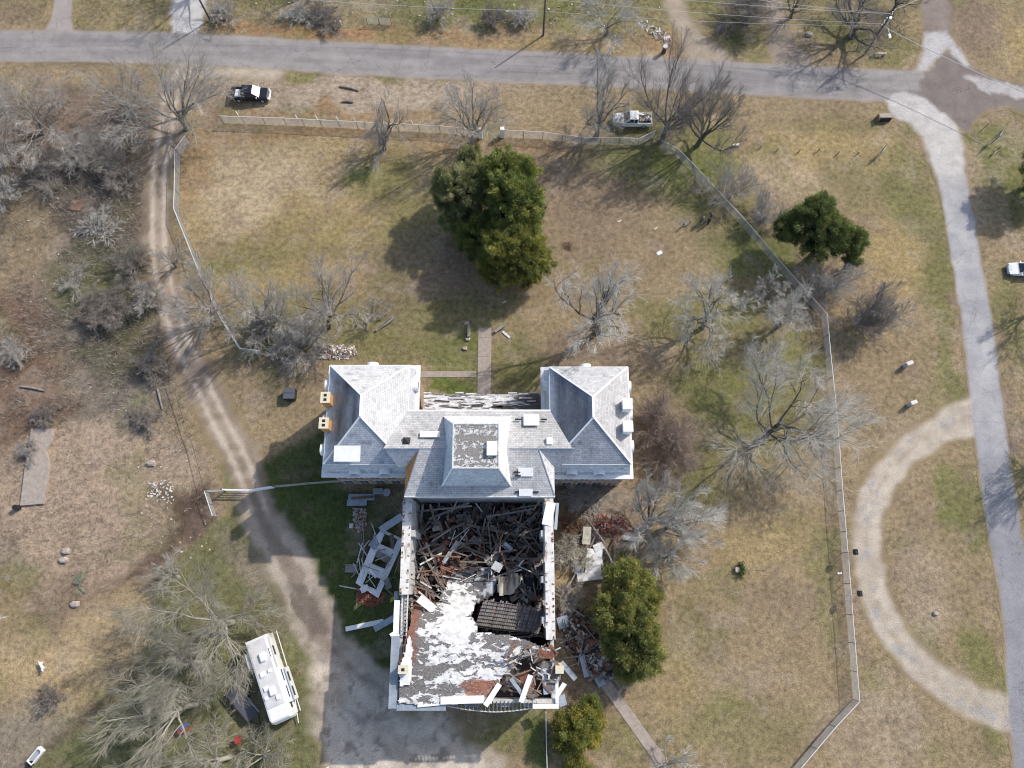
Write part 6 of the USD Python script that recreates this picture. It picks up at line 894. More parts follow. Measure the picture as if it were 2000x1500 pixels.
# ------------------------------------------------------------------ utility poles, wires
def pole(label, b, hgt, lean, arms=False):
    B = W(*b); T = thing('utility_pole', label, 'utility pole', B); top = np.array([lean[0], lean[1], hgt]); part('pole', MB().tube([(0, 0, -.3), top], [.17, .11], 9), 'pole_wood', T, smooth=60)
    if arms:
        for z in (hgt - .3, hgt - 1.1):
            q = top * z / hgt; a = part('crossarm', MB().bar(q + [-.9, -1.0, 0], q + [.9, 1.0, 0], .12, .12), 'pole_wood', T)
            for k in (-1, -.55, .55, 1): part('insulator', MB().cyl((q + [.86 * k, .95 * k, 0])[:2], .07, z + .06, z + .26, 8), 'lamp_white', a)
        q = top * .72; l = part('lamp_arm', MB().tube([q, q + [.5, -.9, .35], q + [.6, -1.7, .2]], .035, 6), 'galvanised', T); part('lamp_head', MB().hull([q + np.array([.6, -1.7, .2]) + np.array([x, y, z]) for x in (-.16, .16) for y in (-.55, .1) for z in (-.1, .08)]), 'lamp_white', l)
        part('transformer', MB().cyl((top * .85)[:2] + [.35, .1], .24, hgt * .8, hgt * .8 + .9, 10), 'galvanised', T)
    else: part('insulator', MB().cyl(top[:2], .07, hgt, hgt + .22, 8), 'lamp_white', T)
    return B + top
t1 = pole('leaning wooden utility pole with crossarms and a street lamp', (1690, 105), 7.6, (0, .2), True); t2 = pole('slim dark wooden utility pole beyond the middle of the road', (1061, 69), 7.4, (.0, 0)); t3 = pole('wooden utility pole beside the white gravel driveway', (411, 40), 7.4, (0, 0))
def wire(a, b, label, sag=.6, r=.022):
    t = np.linspace(0, 1, 13)[:, None]; p = a + (b - a) * t; p[:, 2] -= 4 * sag * (t * (1 - t))[:, 0]; part('overhead_wire', MB().tube(p, r, 5), 'cable', label=label, cat='wire')
wire(t2 + [0, 0, -2.6], t3 + [0, 0, -1.6], 'overhead wire between the left and middle poles'); wire(t3 + [0, 0, -1.6], W(-300, 0, 6.0), 'overhead wire running left from the pole by the white driveway'); wire(t2 + [0, 0, -2.6], t1 + [0, 0, -2.2], 'lowest overhead wire between the middle pole and the lamp pole')
wire(t1 + [0, 0, .1], W(1000, -35, 8.5), 'topmost overhead wire running left from the lamp pole'); wire(t1 + [-.8, -.9, -.8], W(1000, -10, 8), 'second overhead wire running left from the lamp pole'); wire(t1 + [.8, .9, -.8], W(1300, -30, 8.2), 'third overhead wire running left from the lamp pole'); wire(t1 + [0, 0, -2.2], W(2080, 212, 5.5), 'thick pale cable running right from the lamp pole', .5, .045)
wire(t1 + [.8, .9, 0], W(1900, -60, 8), 'overhead wire running up and right from the lamp pole')
part('guy_stub', MB().cyl(W(418, 38)[:2], .09, 0, .9, 8), 'white_paint', label='white marker post beside the left pole', cat='post')
for px, l in (((657, 50), 'left white marker post of two at the orange verge'), ((667, 50), 'right white marker post of two at the orange verge')): part('marker_post', MB().cyl(W(*px)[:2], .1, 0, 1.0, 8), 'white_paint', label=l, cat='post')
T = thing('barrel_post', 'black barrel-like post with a white cap at the road edge', 'post', W(1296, 103)); part('barrel', MB().cyl((0, 0), .3, 0, 1.25, 14), 'black_steel', T); part('cap', MB().cyl((0, 0), .33, 1.25, 1.42, 14), 'white_paint', T)
# ------------------------------------------------------------------ signs, bollards, benches
def benchlike(name, label, cat, c, rz, L=1.9, w_=.5, h=.45, m='concrete'):
    T = thing(name, label, cat, c, rz); part('seat', MB().hull(rbox(-L / 2, L / 2, -w_ / 2, w_ / 2, h - .12, h, .03)), m, T)
    for s_ in (-1, 1): part('leg', MB().b6(s_ * L * .36 - .1, s_ * L * .36 + .1, -w_ * .4, w_ * .4, 0, h - .123), m, T)
    return T
T = benchlike('stone_bench', 'pale stone bench beyond the road right of the lamp pole', 'bench', W(1716, 109), -.03, 1.95, .42, .6); T = benchlike('stone_bench', 'low stone shelter bench with a dark hollow near the gravel apron', 'bench', W(1724, 233), .02, 1.9, .75, .95); part('backrest', MB().b6(-.95, .95, -.42, -.38, 0, .8), 'dark', T); part('side_panel', MB().b6(-1.0, -.92, -.7, .35, 0, .9), 'timber_brown', T)
benchlike('wooden_bench', 'narrow weathered wooden bench left of the front path', 'bench', W(916, 648), math.pi / 2, 1.7, .42, .5, 'timber_grey')
T = benchlike('wooden_bench', 'grey plank bench askew right of the front path', 'bench', W(976, 643), .65, 1.7, .4, .45, 'timber_grey'); part('fallen_plank', MB().bar((.1, -.5, .08), (.35, -1.8, .08), .32, .08), 'timber_white', T, label='white plank fallen beside the seat')
for px, l in (((912, 632), 'dark stone at the upper end of the wooden bench'), ((914, 663), 'dark stone at the lower end of the wooden bench'), ((908, 681), 'round grey stone on the grass left of the front path'), ((130, 1076), 'upper pale boulder of two in the scrub'), ((126, 1094), 'lower tan boulder of two in the scrub'), ((148, 1180), 'grey rock on the brown bank'), ((1827, 1198), 'grey rock in the grass between the driveway and the side road'), ((296, 905), 'tan rock on the bare soil'), ((1580, 68), 'pale weathered rock in the green grass beyond the road')):
    s = trimesh.creation.icosphere(2, 1.0); k = .7 + .6 * _fbm(s.vertices * 1.6 + px[0], 3, px[1]); r = .34 if px[1] > 600 and px[0] > 800 else .55
    part('rock', MB().hull(np.round(s.vertices * k[:, None] * 2.2) / 2.2 * [r * 1.0, r * .72, r * .6] + W(*px) + [0, 0, .1]), 'stone', label=l, cat='rock')
c = W(752, 634); T = thing('split_log', 'long hollow weathered log lying on the lawn', 'log', c, math.radians(40)); v = MB().tube([(-1.5, 0, .16), (-.6, .05, .22), (.5, -.03, .27), (1.25, 0, .3), (1.55, .1, .34)], [.16, .22, .28, .3, .22], 9); part('trunk', v, 'timber_grey', T, smooth=60); part('hollow', MB().tube([(-1.1, .02, .335), (.3, 0, .44), (1.2, 0, .49)], [.05, .11, .12], 6), 'timber_dark', T); part('stub', MB().tube([(1.3, .05, .35), (1.6, .35, .5)], [.12, .07], 6), 'timber_grey', T)
for px in ((1484, 290), (1517, 295), (1560, 297), (1597, 296), (1636, 301), (1674, 302), (1404, 284)):
    q = part('bollard', MB().cyl(W(*px)[:2], .075, 0, .75, 9), 'timber_grey', label='short grey wooden post in the row across the grass', cat='bollard', group='row of short posts across the grass')
T = thing('white_drum', 'white cylinder lying on the grass by the fence corner', 'drum', W(1436, 285), .2); part('body', MB().tube([(-.42, 0, .22), (.42, 0, .22)], .2, 12), 'white_paint', T)
T = thing('notice_board', 'grey oval-topped notice board leaning by the gravel side road', 'sign', W(1716, 305), .9); part('board', MB().hull([(x, y, z) for y in (-.05, .05) for x, z in ((-.5, .35), (.5, .35), (-.62, 1.0), (.62, 1.0), (-.45, 1.6), (.45, 1.6), (0, 1.72))]), 'sign_grey', T); part('post', MB().cyl((.72, .1), .05, 0, 2.0, 8), 'timber_grey', T)
T = thing('road_sign', 'square grey sign on two posts by the side road', 'sign', W(1938, 277), .95); part('panel', MB().b6(-.62, .62, -.03, .03, 1.0, 2.15), 'sign_grey', T)
for s_ in (-1, 1): part('post', MB().cyl((s_ * .56, .07), .045, 0, 2.2, 8), 'timber_dark', T)
T = thing('marker_sign', 'low white and dark slanted marker below the square sign', 'sign', W(1938, 303), .75); part('panel', MB().b6(-.3, .3, -.02, .02, .3, .85), 'white_paint', T); part('post', MB().bar((-.5, .06, .1), (1.1, .06, .9), .12, .12), 'timber_dark', T)
T = thing('marker_post', 'thin leaning stake above the square sign', 'post', W(1918, 254)); part('stake', MB().cyl((0, 0), .035, 0, 1.6, 7), 'timber_dark', T)
for px, l in (((1768, 714), 'upper stone marker of two beside the side road'), ((1776, 790), 'lower stone marker of two beside the side road')):
    T = thing('stone_marker', l, 'stone marker', W(*px), .35); part('stone', MB().hull(rbox(-.42, .42, -.2, .2, 0, 1.15, .04)), 'sign_grey', T); part('cap', MB().hull(rbox(-.46, .46, -.24, .24, 1.15, 1.25, .04)), 'stone_white', T); part('plaque', MB().b6(-.25, .25, -.215, -.203, .5, .95), 'silver', T)
T = thing('planter', 'square pale planter with a small green plant on the lawn', 'planter', W(1440, 1113)); part('pot', MB().b6(-.32, .3, -.3, .3, 0, .42), 'terracotta', T); part('stake', MB().cyl((.2, .1), .025, 0, 2.0, 6), 'timber_dark', T); rng = np.random.default_rng(5)
n = 240; S = rng.normal(0, 1, (n, 3)) * [.22, .45, .12] + [.42, .05, .35]; D = nrm(rng.normal(size=(n, 3)) + [0, 0, .6]) * .22; s = perp(nrm(D), rng) * .06; part('leaves', (np.stack([S - D, S + s, S + D, S - s], 1).reshape(-1, 3), np.vstack([np.arange(n)[:, None] * 4 + [0, 1, 2], np.arange(n)[:, None] * 4 + [0, 2, 3]])), 'plant_green', T)
part('stick', MB().bar(W(1452, 1115) + [0, 0, .05], W(1496, 1112) + [0, 0, .05], .06, .05), 'timber_grey', label='thin stick lying right of the planter', cat='stick')
for px, l in (((1653, 1080), 'upper black lamp box of two on the right fence'), ((1661, 1159), 'lower black lamp box of two on the right fence')):
    T = thing('lamp_box', l, 'lamp', W(*px)); part('post', MB().cyl((0, 0), .035, 0, 2.3, 7), 'galvanised', T); part('box', MB().hull(rbox(-.2, .25, -.34, .34, 2.2, 2.75, .08)), 'black_steel', T)
T = thing('spotlight', 'small white floodlight on a stake inside the right fence', 'lamp', W(1634, 1120)); part('stake', MB().cyl((0, 0), .03, 0, .8, 6), 'timber_dark', T); part('head', MB().cyl((-.12, 0), .13, .75, .9, 10).cyl((.14, .02), .13, .78, .93, 10), 'lamp_white', T)
for k, px in enumerate(((1288, 494), (1281, 446), (985, 590), (638, 1500), (1210, 432))): part('litter', MB().box(W(*px) + [0, 0, .04], (.6 if k else .75, .1 if k == 1 else .5 if k == 0 else .12, .03), .5), 'white_paint', label=['white paper square on the lawn', 'thin white stick on the lawn', 'small white scrap in the shade of the cedars', 'white scrap at the bottom edge', 'small pale scrap right of the cedars'][k], cat='litter')
T = thing('hay_tuft', 'small tangled heap of dead branches on the lawn', 'brush pile', W(1112, 480)); rng = np.random.default_rng(8); mb = MB()
for k in range(60): a = rng.uniform(0, 6.28); p = rng.normal(0, .35, 3) * [1, .6, .3] + [0, 0, .2]; mb.bar(p, p + np.array([math.cos(a), math.sin(a), rng.normal(0, .3)]) * .6, .03, .03)
part('branches', mb, 'timber_brown', T)
for a, b, l in (((663, 170), (700, 178), 'dark plank lying on the pale verge'), ((668, 200), (690, 201), 'dark short log on the pale verge'), ((40, 755), (88, 764), 'tan log in the left scrub'), ((308, 760), (318, 800), 'pale curved branch by the wire fence')):
    part('log', MB().tube([W(*a) + [0, 0, .12], (W(*a) + W(*b)) / 2 + [0, .1, .16], W(*b) + [0, 0, .12]], [.12, .15, .1], 7), 'timber' if 'dark' in l else 'timber_grey', label=l, cat='log')
part('board', MB().box(W(150, 402) + [0, 0, .1], (1.7, 1.6, .08), -.1), 'timber_brown', label='brown square board lying in the scrub', cat='board')
T = thing('utility_crate', 'black two-lidded bin on the grass left of the left wing', 'bin', W(569, 772)); part('body', MB().hull(rbox(-.72, .72, -.72, .72, 0, 1.05, .06)), 'black_steel', T)
for s_ in (-1, 1): part('lid', MB().hull(rbox(-.74, .74, .02 if s_ > 0 else -.76, .76 if s_ > 0 else -.02, 1.06, 1.14, .03)), 'cloth_grey', T)
T = thing('bathtub', 'old white bathtub standing in the lower left scrub', 'bathtub', W(73, 1475), math.radians(54))
tub = m3.Manifold.hull_points(np.array(rbox(-.95, .95, -.42, .42, 0, .55, .05))) - m3.Manifold.hull_points(np.array([(x, y, z) for x, y in ((-.8, -.22), (-.7, -.3), (.6, -.3), (.78, -.15), (.78, .15), (.6, .3), (-.7, .3), (-.8, .22)) for z in (.2, .7)])); part('tub', MB().man(tub), 'white_paint', T); part('water', MB().b6(-.72, .7, -.28, .28, .15, .30), 'silver', T)
for px, l in (((64, 1490), 'upper black bucket below the white bathtub'), ((58, 1498), 'lower black bucket below the white bathtub')): part('bucket', MB().cyl(W(*px)[:2], .27, 0, .45, 12, .32), 'black_steel', label=l, cat='bucket')
T = thing('round_stool', 'round red-topped stool on one leg under the bare branches', 'stool', W(469, 1443)); part('seat', MB().cyl((0, 0), .42, .75, .85, 18), 'red_paint', T); part('leg', MB().cyl((0, 0), .06, 0, .75, 8), 'black_steel', T)
T = thing('garden_cart', 'small red and blue garden cart under the bare branches', 'cart', W(360, 1422), .7); part('tray', MB().hull(rbox(-.6, .5, -.4, .4, .4, .75, .1)), 'red_paint', T); part('seat', MB().hull(rbox(-.1, .9, -.2, .35, .75, .95, .05)), 'blue_paint', T)
for s_ in (-1, 1): part('wheel', MB().tube([(-.2, s_ * .42, .28), (-.2, s_ * .55, .28)], .28, 12), 'rubber', T)
part('pot', MB().hull(rbox(.1, .55, -.75, -.45, 0, .3, .05)), 'red_paint', T)
T = thing('trash_bin', 'dark round tub in the shade below the left wing', 'tub', W(757, 963)); part('tub', MB().cyl((0, 0), .45, 0, .6, 14), 'black_steel', T); part('rim', MB().cyl((0, 0), .5, .6, .66, 14), 'galvanised', T)
part('crate', MB().hull(rbox(*(W(740, 960)[0] + np.array([-.6, .6])), *(W(740, 960)[1] + np.array([-.35, .35])), 0, .7, .05)), 'sheet_blue', label='dark blue-grey crate in the shade below the left wing', cat='crate')
part('white_block', MB().hull(rbox(*(W(687, 1027)[0] + np.array([-.25, .25])), *(W(687, 1027)[1] + np.array([-.3, .3])), 0, .35, .05)), 'timber_white', label='small white block by the brick scatter below the left wing', cat='block')
# ------------------------------------------------------------------ vehicles
def wheels(T, xs, y, r=.38, w_=.25):
    for x in xs:
        for s_ in (-1, 1):
            q = part('wheel', MB().tube([(x, s_ * (y - w_), r), (x, s_ * y, r)], r, 18), 'rubber', T); part('rim', MB().tube([(x, s_ * (y - .02), r), (x, s_ * (y + .012), r)], r * .62, 14), 'chrome', q)
def hexa(x0, x1, X0, X1, y, Y, z0, z1): return [(x0, -y, z0), (x0, y, z0), (x1, -y, z0), (x1, y, z0), (X0, -Y, z1), (X0, Y, z1), (X1, -Y, z1), (X1, Y, z1)]
def pickup(label, c, rz, paint, L=5.8, bed=1.75, roof=(-1.05, .75), ws=1.45, lit='chrome'):
    T = thing('pickup_truck', label, 'pickup truck', c, rz); h = L / 2; xb = -h + bed
    b = m3.Manifold.hull_points(np.array(rbox(-h + .05, xb + .05, -.97, .97, .45, 1.15, .06))) - m3.Manifold.cube((bed - .2, 1.62, 1.0)).translate((-h + .15, -.81, .68))
    hood = m3.Manifold.hull_points(np.array([(ws - .3, y, .45) for y in (-.97, .97)] + [(ws - .3, y, 1.2) for y in (-.9, .9)] + [(h - .25, y, 1.08) for y in (-.82, .82)] + [(h, y, .5) for y in (-.72, .72)] + [(h - .02, y, .85) for y in (-.72, .72)] + [(h - .5, y, .5) for y in (-.97, .97)] + [(h - .5, y, .95) for y in (-.97, .97)]))
    cabl = m3.Manifold.hull_points(np.array(rbox(xb, ws, -.97, .97, .45, 1.2, .06)))
    body = part('body', MB().man(b + hood + cabl), paint, T)
    part('cab', MB().hull(hexa(xb + .06, ws, roof[0], roof[1], .90, .72, 1.18, 1.86) + [(roof[0] + .2, y, 1.9) for y in (-.6, .6)] + [(roof[1] - .25, y, 1.9) for y in (-.6, .6)]), paint, T)
    e = .012
    def quad(p): return MB().add(np.array(p), [[0, 1, 2], [0, 2, 3]])
    ax, az = roof[1], 1.83; part('windshield', quad([(ws - .05 + e, -.80, 1.24), (ws - .05 + e, .80, 1.24), (ax + e + .03, .66, az), (ax + e + .03, -.66, az)]), 'glass', T)
    part('rear_window', quad([(xb + .09 - e, .78, 1.28), (xb + .09 - e, -.78, 1.28), (roof[0] - e, -.64, 1.78), (roof[0] - e, .64, 1.78)]), 'glass', T)
    for s_ in (-1, 1):
        y0, y1 = s_ * (.885 + e), s_ * (.755 + e); m_ = (roof[0] + roof[1]) / 2
        for a, b_, a1, b1 in ((xb + .2, m_ - .05, roof[0] + .1, m_ - .05), (m_ + .05, ws - .25, m_ + .05, roof[1] - .05)): part('side_window', quad([(a, y0, 1.25), (b_, y0, 1.25), (b1, y1, 1.74), (a1, y1, 1.74)]), 'glass', T)
        part('mirror', MB().hull(rbox(ws - .42, ws - .28, s_ * 1.08 - .11, s_ * 1.08 + .11, 1.15, 1.38, .03)), 'chrome', T); part('headlight', MB().box((h - .09, s_ * .72, .84), (.16, .34, .2)), 'lamp_white', T); part('taillight', MB().box((-h + .05, s_ * .88, .9), (.05, .12, .32)), 'red_paint', T)
    part('bumper', MB().hull(rbox(h - .12, h + .12, -.85, .85, .42, .66, .06)), lit, T); part('bumper', MB().hull(rbox(-h - .1, -h + .08, -.9, .9, .45, .62, .04)), lit, T); part('grille', MB().box((h - .0, 0, .78), (.06, 1.05, .24)), lit, T)
    part('bed_floor', MB().b6(-h + .16, xb - .06, -.8, .8, .69, .71), 'dark', T); wheels(T, (-h + 1.15, h - 1.0), .98)
    return T
def place(px, z=0): return W(*px, z)
pickup('black crew-cab pickup truck parked on the verge', place((492, 190)), -.03, 'black_paint', 5.7, 1.65, (-1.0, .62), 1.55)
c = place((470, 189), 0); part('white_box', xf(MB().hull(rbox(-.45, .45, -.6, .6, 0, .55, .05)), -.05, W(466, 183, 1.0) - [0, 0, .28]), 'white_paint', label='white box in the bed of the black pickup', cat='box')
pickup('white extended-cab pickup truck with junk in its bed', place((1234, 240)), math.pi - .01, 'car_white', 5.6, 2.05, (-.7, .55), 1.35)
rng = np.random.default_rng(21); mb, m2, m3b = MB(), MB(), MB()
for k in range(46):
    p = W(*(1262 + rng.uniform(-11, 11), 230 + rng.uniform(-7, 7)), .95 + rng.uniform(-.2, .3)); (mb if k % 3 == 0 else m2 if k % 3 == 1 else m3b).box(p, rng.uniform(.1, .5, 3) * [1, 1, .6], rng.uniform(0, 3))
T = thing('bed_junk', 'white, brown and rusty scrap heaped in the bed of the white pickup', 'junk', (0, 0, 0), kind='stuff'); part('scraps', mb, 'white_paint', T); part('scraps', m2, 'timber_brown', T); part('scraps', m3b, 'canvas', T)
def sedan(label, c, rz):
    T = thing('sedan_car', label, 'car', c, rz); h = 2.3
    part('body', MB().hull([(x, y, z) for x, yy, z in ((h, .62, .45), (h - .02, .66, .62), (h - .45, .86, .35), (h - .35, .82, .74), (.95, .88, .92), (-1.2, .88, .95), (-h + .1, .78, .92), (-h, .7, .5), (-h + .3, .86, .35), (.9, .88, .35)) for y in (-yy, yy)]), 'car_white', T)
    part('cabin', MB().hull(hexa(-1.55, 1.15, -.85, .35, .80, .60, .9, 1.40) + [(-.6, y, 1.43) for y in (-.5, .5)] + [(.1, y, 1.43) for y in (-.5, .5)]), 'car_white', T); e = .012
    def quad(p): return MB().add(np.array(p), [[0, 1, 2], [0, 2, 3]])
    part('windshield', quad([(1.06 + e, -.72, .96), (1.06 + e, .72, .96), (.38 + e, .56, 1.38), (.38 + e, -.56, 1.38)]), 'glass', T); part('rear_window', quad([(-1.46 - e, .7, .96), (-1.46 - e, -.7, .96), (-.87 - e, -.55, 1.37), (-.87 - e, .55, 1.37)]), 'glass', T)
    for s_ in (-1, 1):
        for a, b_, a1, b1 in ((-1.2, -.3, -.8, -.3), (-.2, .85, -.2, .32)): part('side_window', quad([(a, s_ * (.785 + e), .97), (b_, s_ * (.785 + e), .97), (b1, s_ * (.625 + e), 1.34), (a1, s_ * (.625 + e), 1.34)]), 'glass', T)
        part('headlight', MB().box((h - .2, s_ * .66, .66), (.28, .28, .12), s_ * -.3), 'silver', T); part('mirror', MB().box((.85, s_ * .95, 1.0), (.14, .16, .12)), 'car_white', T)
    part('bumper', MB().hull(rbox(h - .22, h + .08, -.74, .74, .32, .52, .06)), 'silver', T); part('bumper', MB().hull(rbox(-h - .05, -h + .2, -.74, .74, .35, .55, .06)), 'silver', T); wheels(T, (-1.35, 1.4), .86, .31, .2); return T
sedan('white sedan car parked at the right edge', place((1997, 530)), math.pi - .06)
# motorhome
a, b = W(498, 1247, 3.2), W(550, 1412, 3.2); d = b - a; rz = math.atan2(d[1], d[0]); c = (a + b) / 2; c[2] = 0; T = thing('motorhome', 'long white motorhome with slide-outs parked under the bare trees', 'motorhome', c, rz); Lh = np.linalg.norm(d) / 2
part('body', MB().hull([(x, y, z) for x, y, z in [(-Lh, sy * 1.27, .5) for sy in (-1, 1)] + [(-Lh, sy * 1.27, 3.05) for sy in (-1, 1)] + [(-Lh + .15, sy * 1.12, 3.25) for sy in (-1, 1)] + [(Lh - .35, sy * 1.27, .5) for sy in (-1, 1)] + [(Lh - .25, sy * 1.27, 2.6) for sy in (-1, 1)] + [(Lh, sy * .95, .6) for sy in (-1, 1)] + [(Lh - .02, sy * .95, 2.2) for sy in (-1, 1)] + [(Lh - .35, sy * .95, 3.15) for sy in (-1, 1)] + [(Lh - .7, sy * 1.15, 3.22) for sy in (-1, 1)]]), 'car_white', T)
part('roof_sheet', MB().hull(rbox(-Lh + .25, Lh - 1.9, -1.05, 1.05, 3.24, 3.30, .03)), 'rv_roof', T); part('front_cap', MB().hull(rbox(Lh - 1.85, Lh - .45, -1.05, 1.05, 3.2, 3.285, .05)), 'white_paint', T)
for x, y in ((-Lh + 2.3, .25), (Lh - 3.6, .15)): part('air_conditioner', MB().hull(rbox(x - .5, x + .5, y - .35, y + .35, 3.29, 3.62, .1)), 'white_paint', T)
for x, y, s_ in ((-Lh + 4.1, -.35, .3), (-Lh + 4.0, .5, .2), (-Lh + 5.7, -.45, .28), (Lh - 2.7, .55, .25), (Lh - 3.1, -.75, .2)): part('roof_vent', MB().hull(rbox(x - s_, x + s_, y - s_, y + s_, 3.29, 3.45, .05)), 'white_metal', T)
part('slide_out', MB().hull(rbox(-.6, 3.2, 1.2, 1.95, .9, 2.85, .05)), 'car_white', T); part('slide_out', MB().hull(rbox(-Lh + 1.2, -Lh + 4.0 - 1.0, -1.85, -1.2, 1.0, 2.8, .05)), 'car_white', T)
part('awning', MB().tube([(-Lh + .4, 1.32, 3.0), (-1.0, 1.32, 3.0)], .09, 8), 'silver', T); part('awning', MB().tube([(-.5, 2.02, 2.9), (3.1, 2.02, 2.9)], .08, 8), 'silver', T); part('windshield', MB().add(np.array([(Lh + .005, -.9, 1.35), (Lh + .005, .9, 1.35), (Lh - .12, .88, 2.45), (Lh - .12, -.88, 2.45)]), [[0, 1, 2], [0, 2, 3]]), 'glass', T)
for x, y in ((-Lh + 2, 1.275), (.5, 1.955), (2.2, 1.955), (Lh - 1.6, 1.275), (-Lh + 5, -1.275), (0, -1.275), (Lh - 2, -1.275)): part('side_window', MB().box((x, y, 2.0), (1.1, .02, .6)), 'glass', T)
for x in (-.2, 1.7): part('roof_slot', MB().box((x + .3, 1.62, 2.855), (1.3, .10, .02)), 'dark', T)
part('roof_slot', MB().box((-Lh + 2.1, 1.08, 3.255), (1.0, .1, .03)), 'dark', T); wheels(T, (-Lh + 3, Lh - 1.6), 1.26, .48, .32)
for (p, q, l) in (((540, 1232), (587, 1388), 'long white pole lying beside the motorhome'), ((576, 1362), (583, 1412), 'short white pole lying beside the motorhome')): part('pole', MB().bar(W(*p, .9), W(*q, .4), .08, .08), 'white_paint', label=l, cat='pole')
a, b = W(455, 1345), W(500, 1400); d = b - a; T = thing('utility_trailer', 'dark open utility trailer in the shade left of the motorhome', 'trailer', (a + b) / 2, math.atan2(d[1], d[0])); part('bed', MB().b6(-2.1, 2.1, -.85, .85, .55, .62), 'cloth_grey', T)
for s_ in (-1, 1): part('side_rail', MB().b6(-2.1, 2.1, s_ * .87 - .04, s_ * .87 + .04, .55, .95), 'silver' if s_ > 0 else 'black_steel', T)
part('front_rail', MB().tube([(-2.1, -.87, .95), (-2.25, -.4, 1.05), (-2.25, .4, 1.05), (-2.1, .87, .95)], .04, 6), 'galvanised', T); part('tongue', MB().bar((2.1, .6, .5), (3.3, 0, .5), .08, .08).bar((2.1, -.6, .5), (3.3, 0, .5), .08, .08), 'black_steel', T); wheels(T, (-.3,), 1.05, .33, .2)
# ------------------------------------------------------------------ people and a dog
def chain(J, bones):
    m = m3.Manifold()
    for i, j in bones:
        sp = [m3.Manifold.sphere(J[k][1], 12).translate(tuple(map(float, J[k][0]))) for k in (i, j)]; m = m + m3.Manifold.batch_hull(sp)
    return m
def person(label, px, rz, h, top, bottom, hair='hair', shoes='cloth_white', pose=0, shortc=False):
    k = h / 1.75; T = thing('person', label, 'person', W(*px), rz); f_ = .12 * pose
    J = dict(pel=((0, 0, .95), .13), che=((.02 + f_, 0, 1.32), .145), nek=((.02 + f_, 0, 1.50), .06), hed=((.04 + f_ * 1.3, 0, 1.635), .095), jaw=((.07 + f_ * 1.3, 0, 1.59), .07), nos=((.135 + f_ * 1.3, 0, 1.62), .014))
    for s_, n in ((1, 'l'), (-1, 'r')):
        J['sh' + n] = ((.0 + f_, s_ * .18, 1.42), .06); J['el' + n] = ((.05 + f_ * 2, s_ * .25, 1.14), .045); J['wr' + n] = ((.22 + f_ * 2.2, s_ * .2, .98 + .2 * pose), .033); J['pa' + n] = ((.29 + f_ * 2.2, s_ * .19, .97 + .2 * pose), .036)
        J['hi' + n] = ((0, s_ * .09, .92), .095); J['kn' + n] = ((.04 * s_ + .03, s_ * .1, .5), .062); J['an' + n] = ((.05 * s_ * -1, s_ * .11, .09), .042); J['to' + n] = ((.15 - .05 * s_, s_ * .13, .045), .04); J['ea' + n] = ((.03 + f_ * 1.3, s_ * .097, 1.63), .02)
        for q in range(5):
            a = (q - 2) * .28; base = np.array(J['pa' + n][0]); J[f'f{n}{q}'] = (tuple(base + [.085 - .02 * abs(q - 1.5) * .5, (q - 2) * .018, -.03]) if q else tuple(base + [.05, -s_ * .05, .01]), .009); J[f'g{n}{q}'] = (tuple(base + [.03 if q else .0, (q - 2) * .014, 0]), .011)
    J = {n: (np.array(p) * k, r * k) for n, (p, r) in J.items()}
    bones = [('pel', 'che'), ('che', 'nek'), ('nek', 'hed'), ('hed', 'jaw'), ('jaw', 'nos')]; arms, legs, feet = [], [], []
    for n in 'lr': arms += [('che', 'sh' + n), ('sh' + n, 'el' + n), ('el' + n, 'wr' + n)]; legs += [('pel', 'hi' + n), ('hi' + n, 'kn' + n), ('kn' + n, 'an' + n)]; feet += [('an' + n, 'to' + n)]; bones += [('wr' + n, 'pa' + n), ('hed', 'ea' + n)] + [(f'g{n}{q}', f'f{n}{q}') for q in range(5)] + [('pa' + n, f'g{n}{q}') for q in range(5)]
    part('body', MB().man(chain(J, bones + arms + legs + feet)), 'skin', T, smooth=60)
    def cloth(b, g): return MB().man(chain({n: (p, r + g) for n, (p, r) in J.items()}, b))
    part('shirt', cloth([('pel', 'che')] + arms, .014), top, T, smooth=60); part('trousers', cloth(legs, .012), bottom, T, smooth=60); part('shoes', cloth(feet, .012), shoes, T, smooth=60)
    hd = J['hed'][0]; part('hair', MB().man(m3.Manifold.sphere(.108 * k, 16).translate(tuple(hd + np.array([-.02, 0, .022]) * k)) - m3.Manifold.cube((.3, .4, .4), True).translate(tuple(hd + np.array([.20, 0, -.05]) * k))), hair, T, smooth=60)
    for s_ in (1, -1): part('eye', MB().man(m3.Manifold.sphere(.011 * k, 8).translate(tuple(hd + np.array([.088, s_ * .033, .0]) * k))), 'dark', T)
    part('mouth', MB().box(hd + np.array([.105, 0, -.07]) * k, np.array([.01, .04, .01]) * k), 'felt_red', T)
    return T
person('person in a light blue and white top on the lawn, leftmost of four', (1335, 441), -2.2, 1.25, 'cloth_blue', 'denim', 'hair', 'cloth_black', 1)
person('small person in beige beside the light blue top', (1348, 436), 2.6, 1.0, 'cloth_beige', 'cloth_beige', 'hair_pale', 'cloth_black', .5)
person('person in a grey top and dark jeans with white shoes', (1367, 436), .3, 1.7, 'cloth_grey', 'denim', 'hair_pale', 'cloth_white', 1)
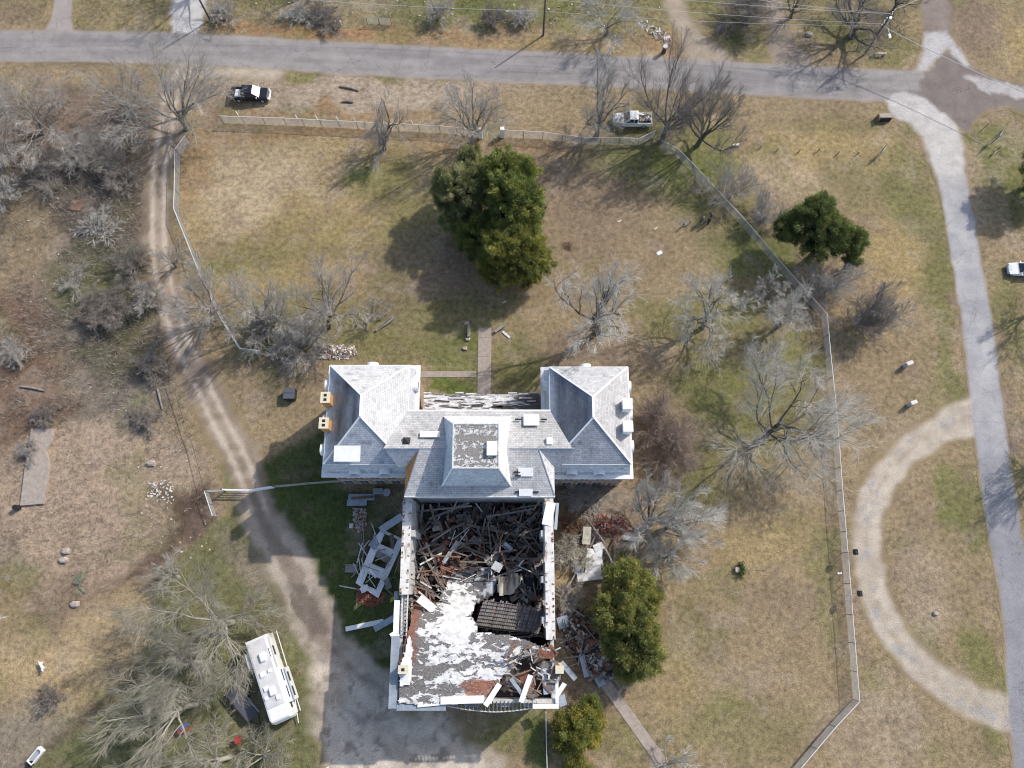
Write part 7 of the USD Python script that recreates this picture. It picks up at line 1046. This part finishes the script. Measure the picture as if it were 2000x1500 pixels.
T = person('person dressed in black, rightmost of four', (1383, 437), 2.9, 1.72, 'cloth_black', 'cloth_black', 'hair', 'cloth_black', .6); part('scarf', MB().box((.1, .05, 1.42), (.12, .07, .25)), 'cloth_white', T)
person('person in a dark blue jacket behind the one in black', (1386, 428), 3.0, 1.65, 'denim', 'cloth_grey', 'hair_pale', 'cloth_black', .3)
T = thing('dog', 'white dog standing in the straw at the lower left', 'dog', W(86, 1300), math.radians(-52)); J = dict(rump=((-.38, 0, .52), .15), belly=((-.05, 0, .5), .135), chest=((.28, 0, .5), .17), neck=((.42, 0, .66), .1), head=((.56, 0, .78), .10), muz=((.72, 0, .74), .05), t0=((-.5, 0, .58), .04), t1=((-.72, .06, .62), .025))
for s_, n in ((1, 'l'), (-1, 'r')): J.update({'e0' + n: ((.53, s_ * .07, .86), .03), 'e1' + n: ((.52, s_ * .13, .84), .02), 'fs' + n: ((.28, s_ * .1, .42), .08), 'fk' + n: ((.27, s_ * .1, .22), .045), 'fp' + n: ((.29, s_ * .1, .03), .035), 'ft' + n: ((.35, s_ * .1, .025), .03), 'hk' + n: ((-.3, s_ * .1, .34), .085), 'hh' + n: ((-.46, s_ * .1, .2), .04), 'hp' + n: ((-.42, s_ * .1, .03), .033), 'ht' + n: ((-.36, s_ * .1, .025), .03)})
bn = [('rump', 'belly'), ('belly', 'chest'), ('chest', 'neck'), ('neck', 'head'), ('head', 'muz'), ('rump', 't0'), ('t0', 't1')]
for n in 'lr': bn += [('e0' + n, 'e1' + n), ('head', 'e0' + n), ('chest', 'fs' + n), ('fs' + n, 'fk' + n), ('fk' + n, 'fp' + n), ('fp' + n, 'ft' + n), ('rump', 'hk' + n), ('hk' + n, 'hh' + n), ('hh' + n, 'hp' + n), ('hp' + n, 'ht' + n)]
part('body', MB().man(chain({k: (np.array(p), r) for k, (p, r) in J.items()}, bn)), 'fur_white', T, smooth=60); part('nose', MB().man(m3.Manifold.sphere(.022, 8).translate((.77, 0, .75))), 'dark', T)
for s_ in (1, -1): part('eye', MB().man(m3.Manifold.sphere(.014, 8).translate((.64, s_ * .055, .81))), 'dark', T)
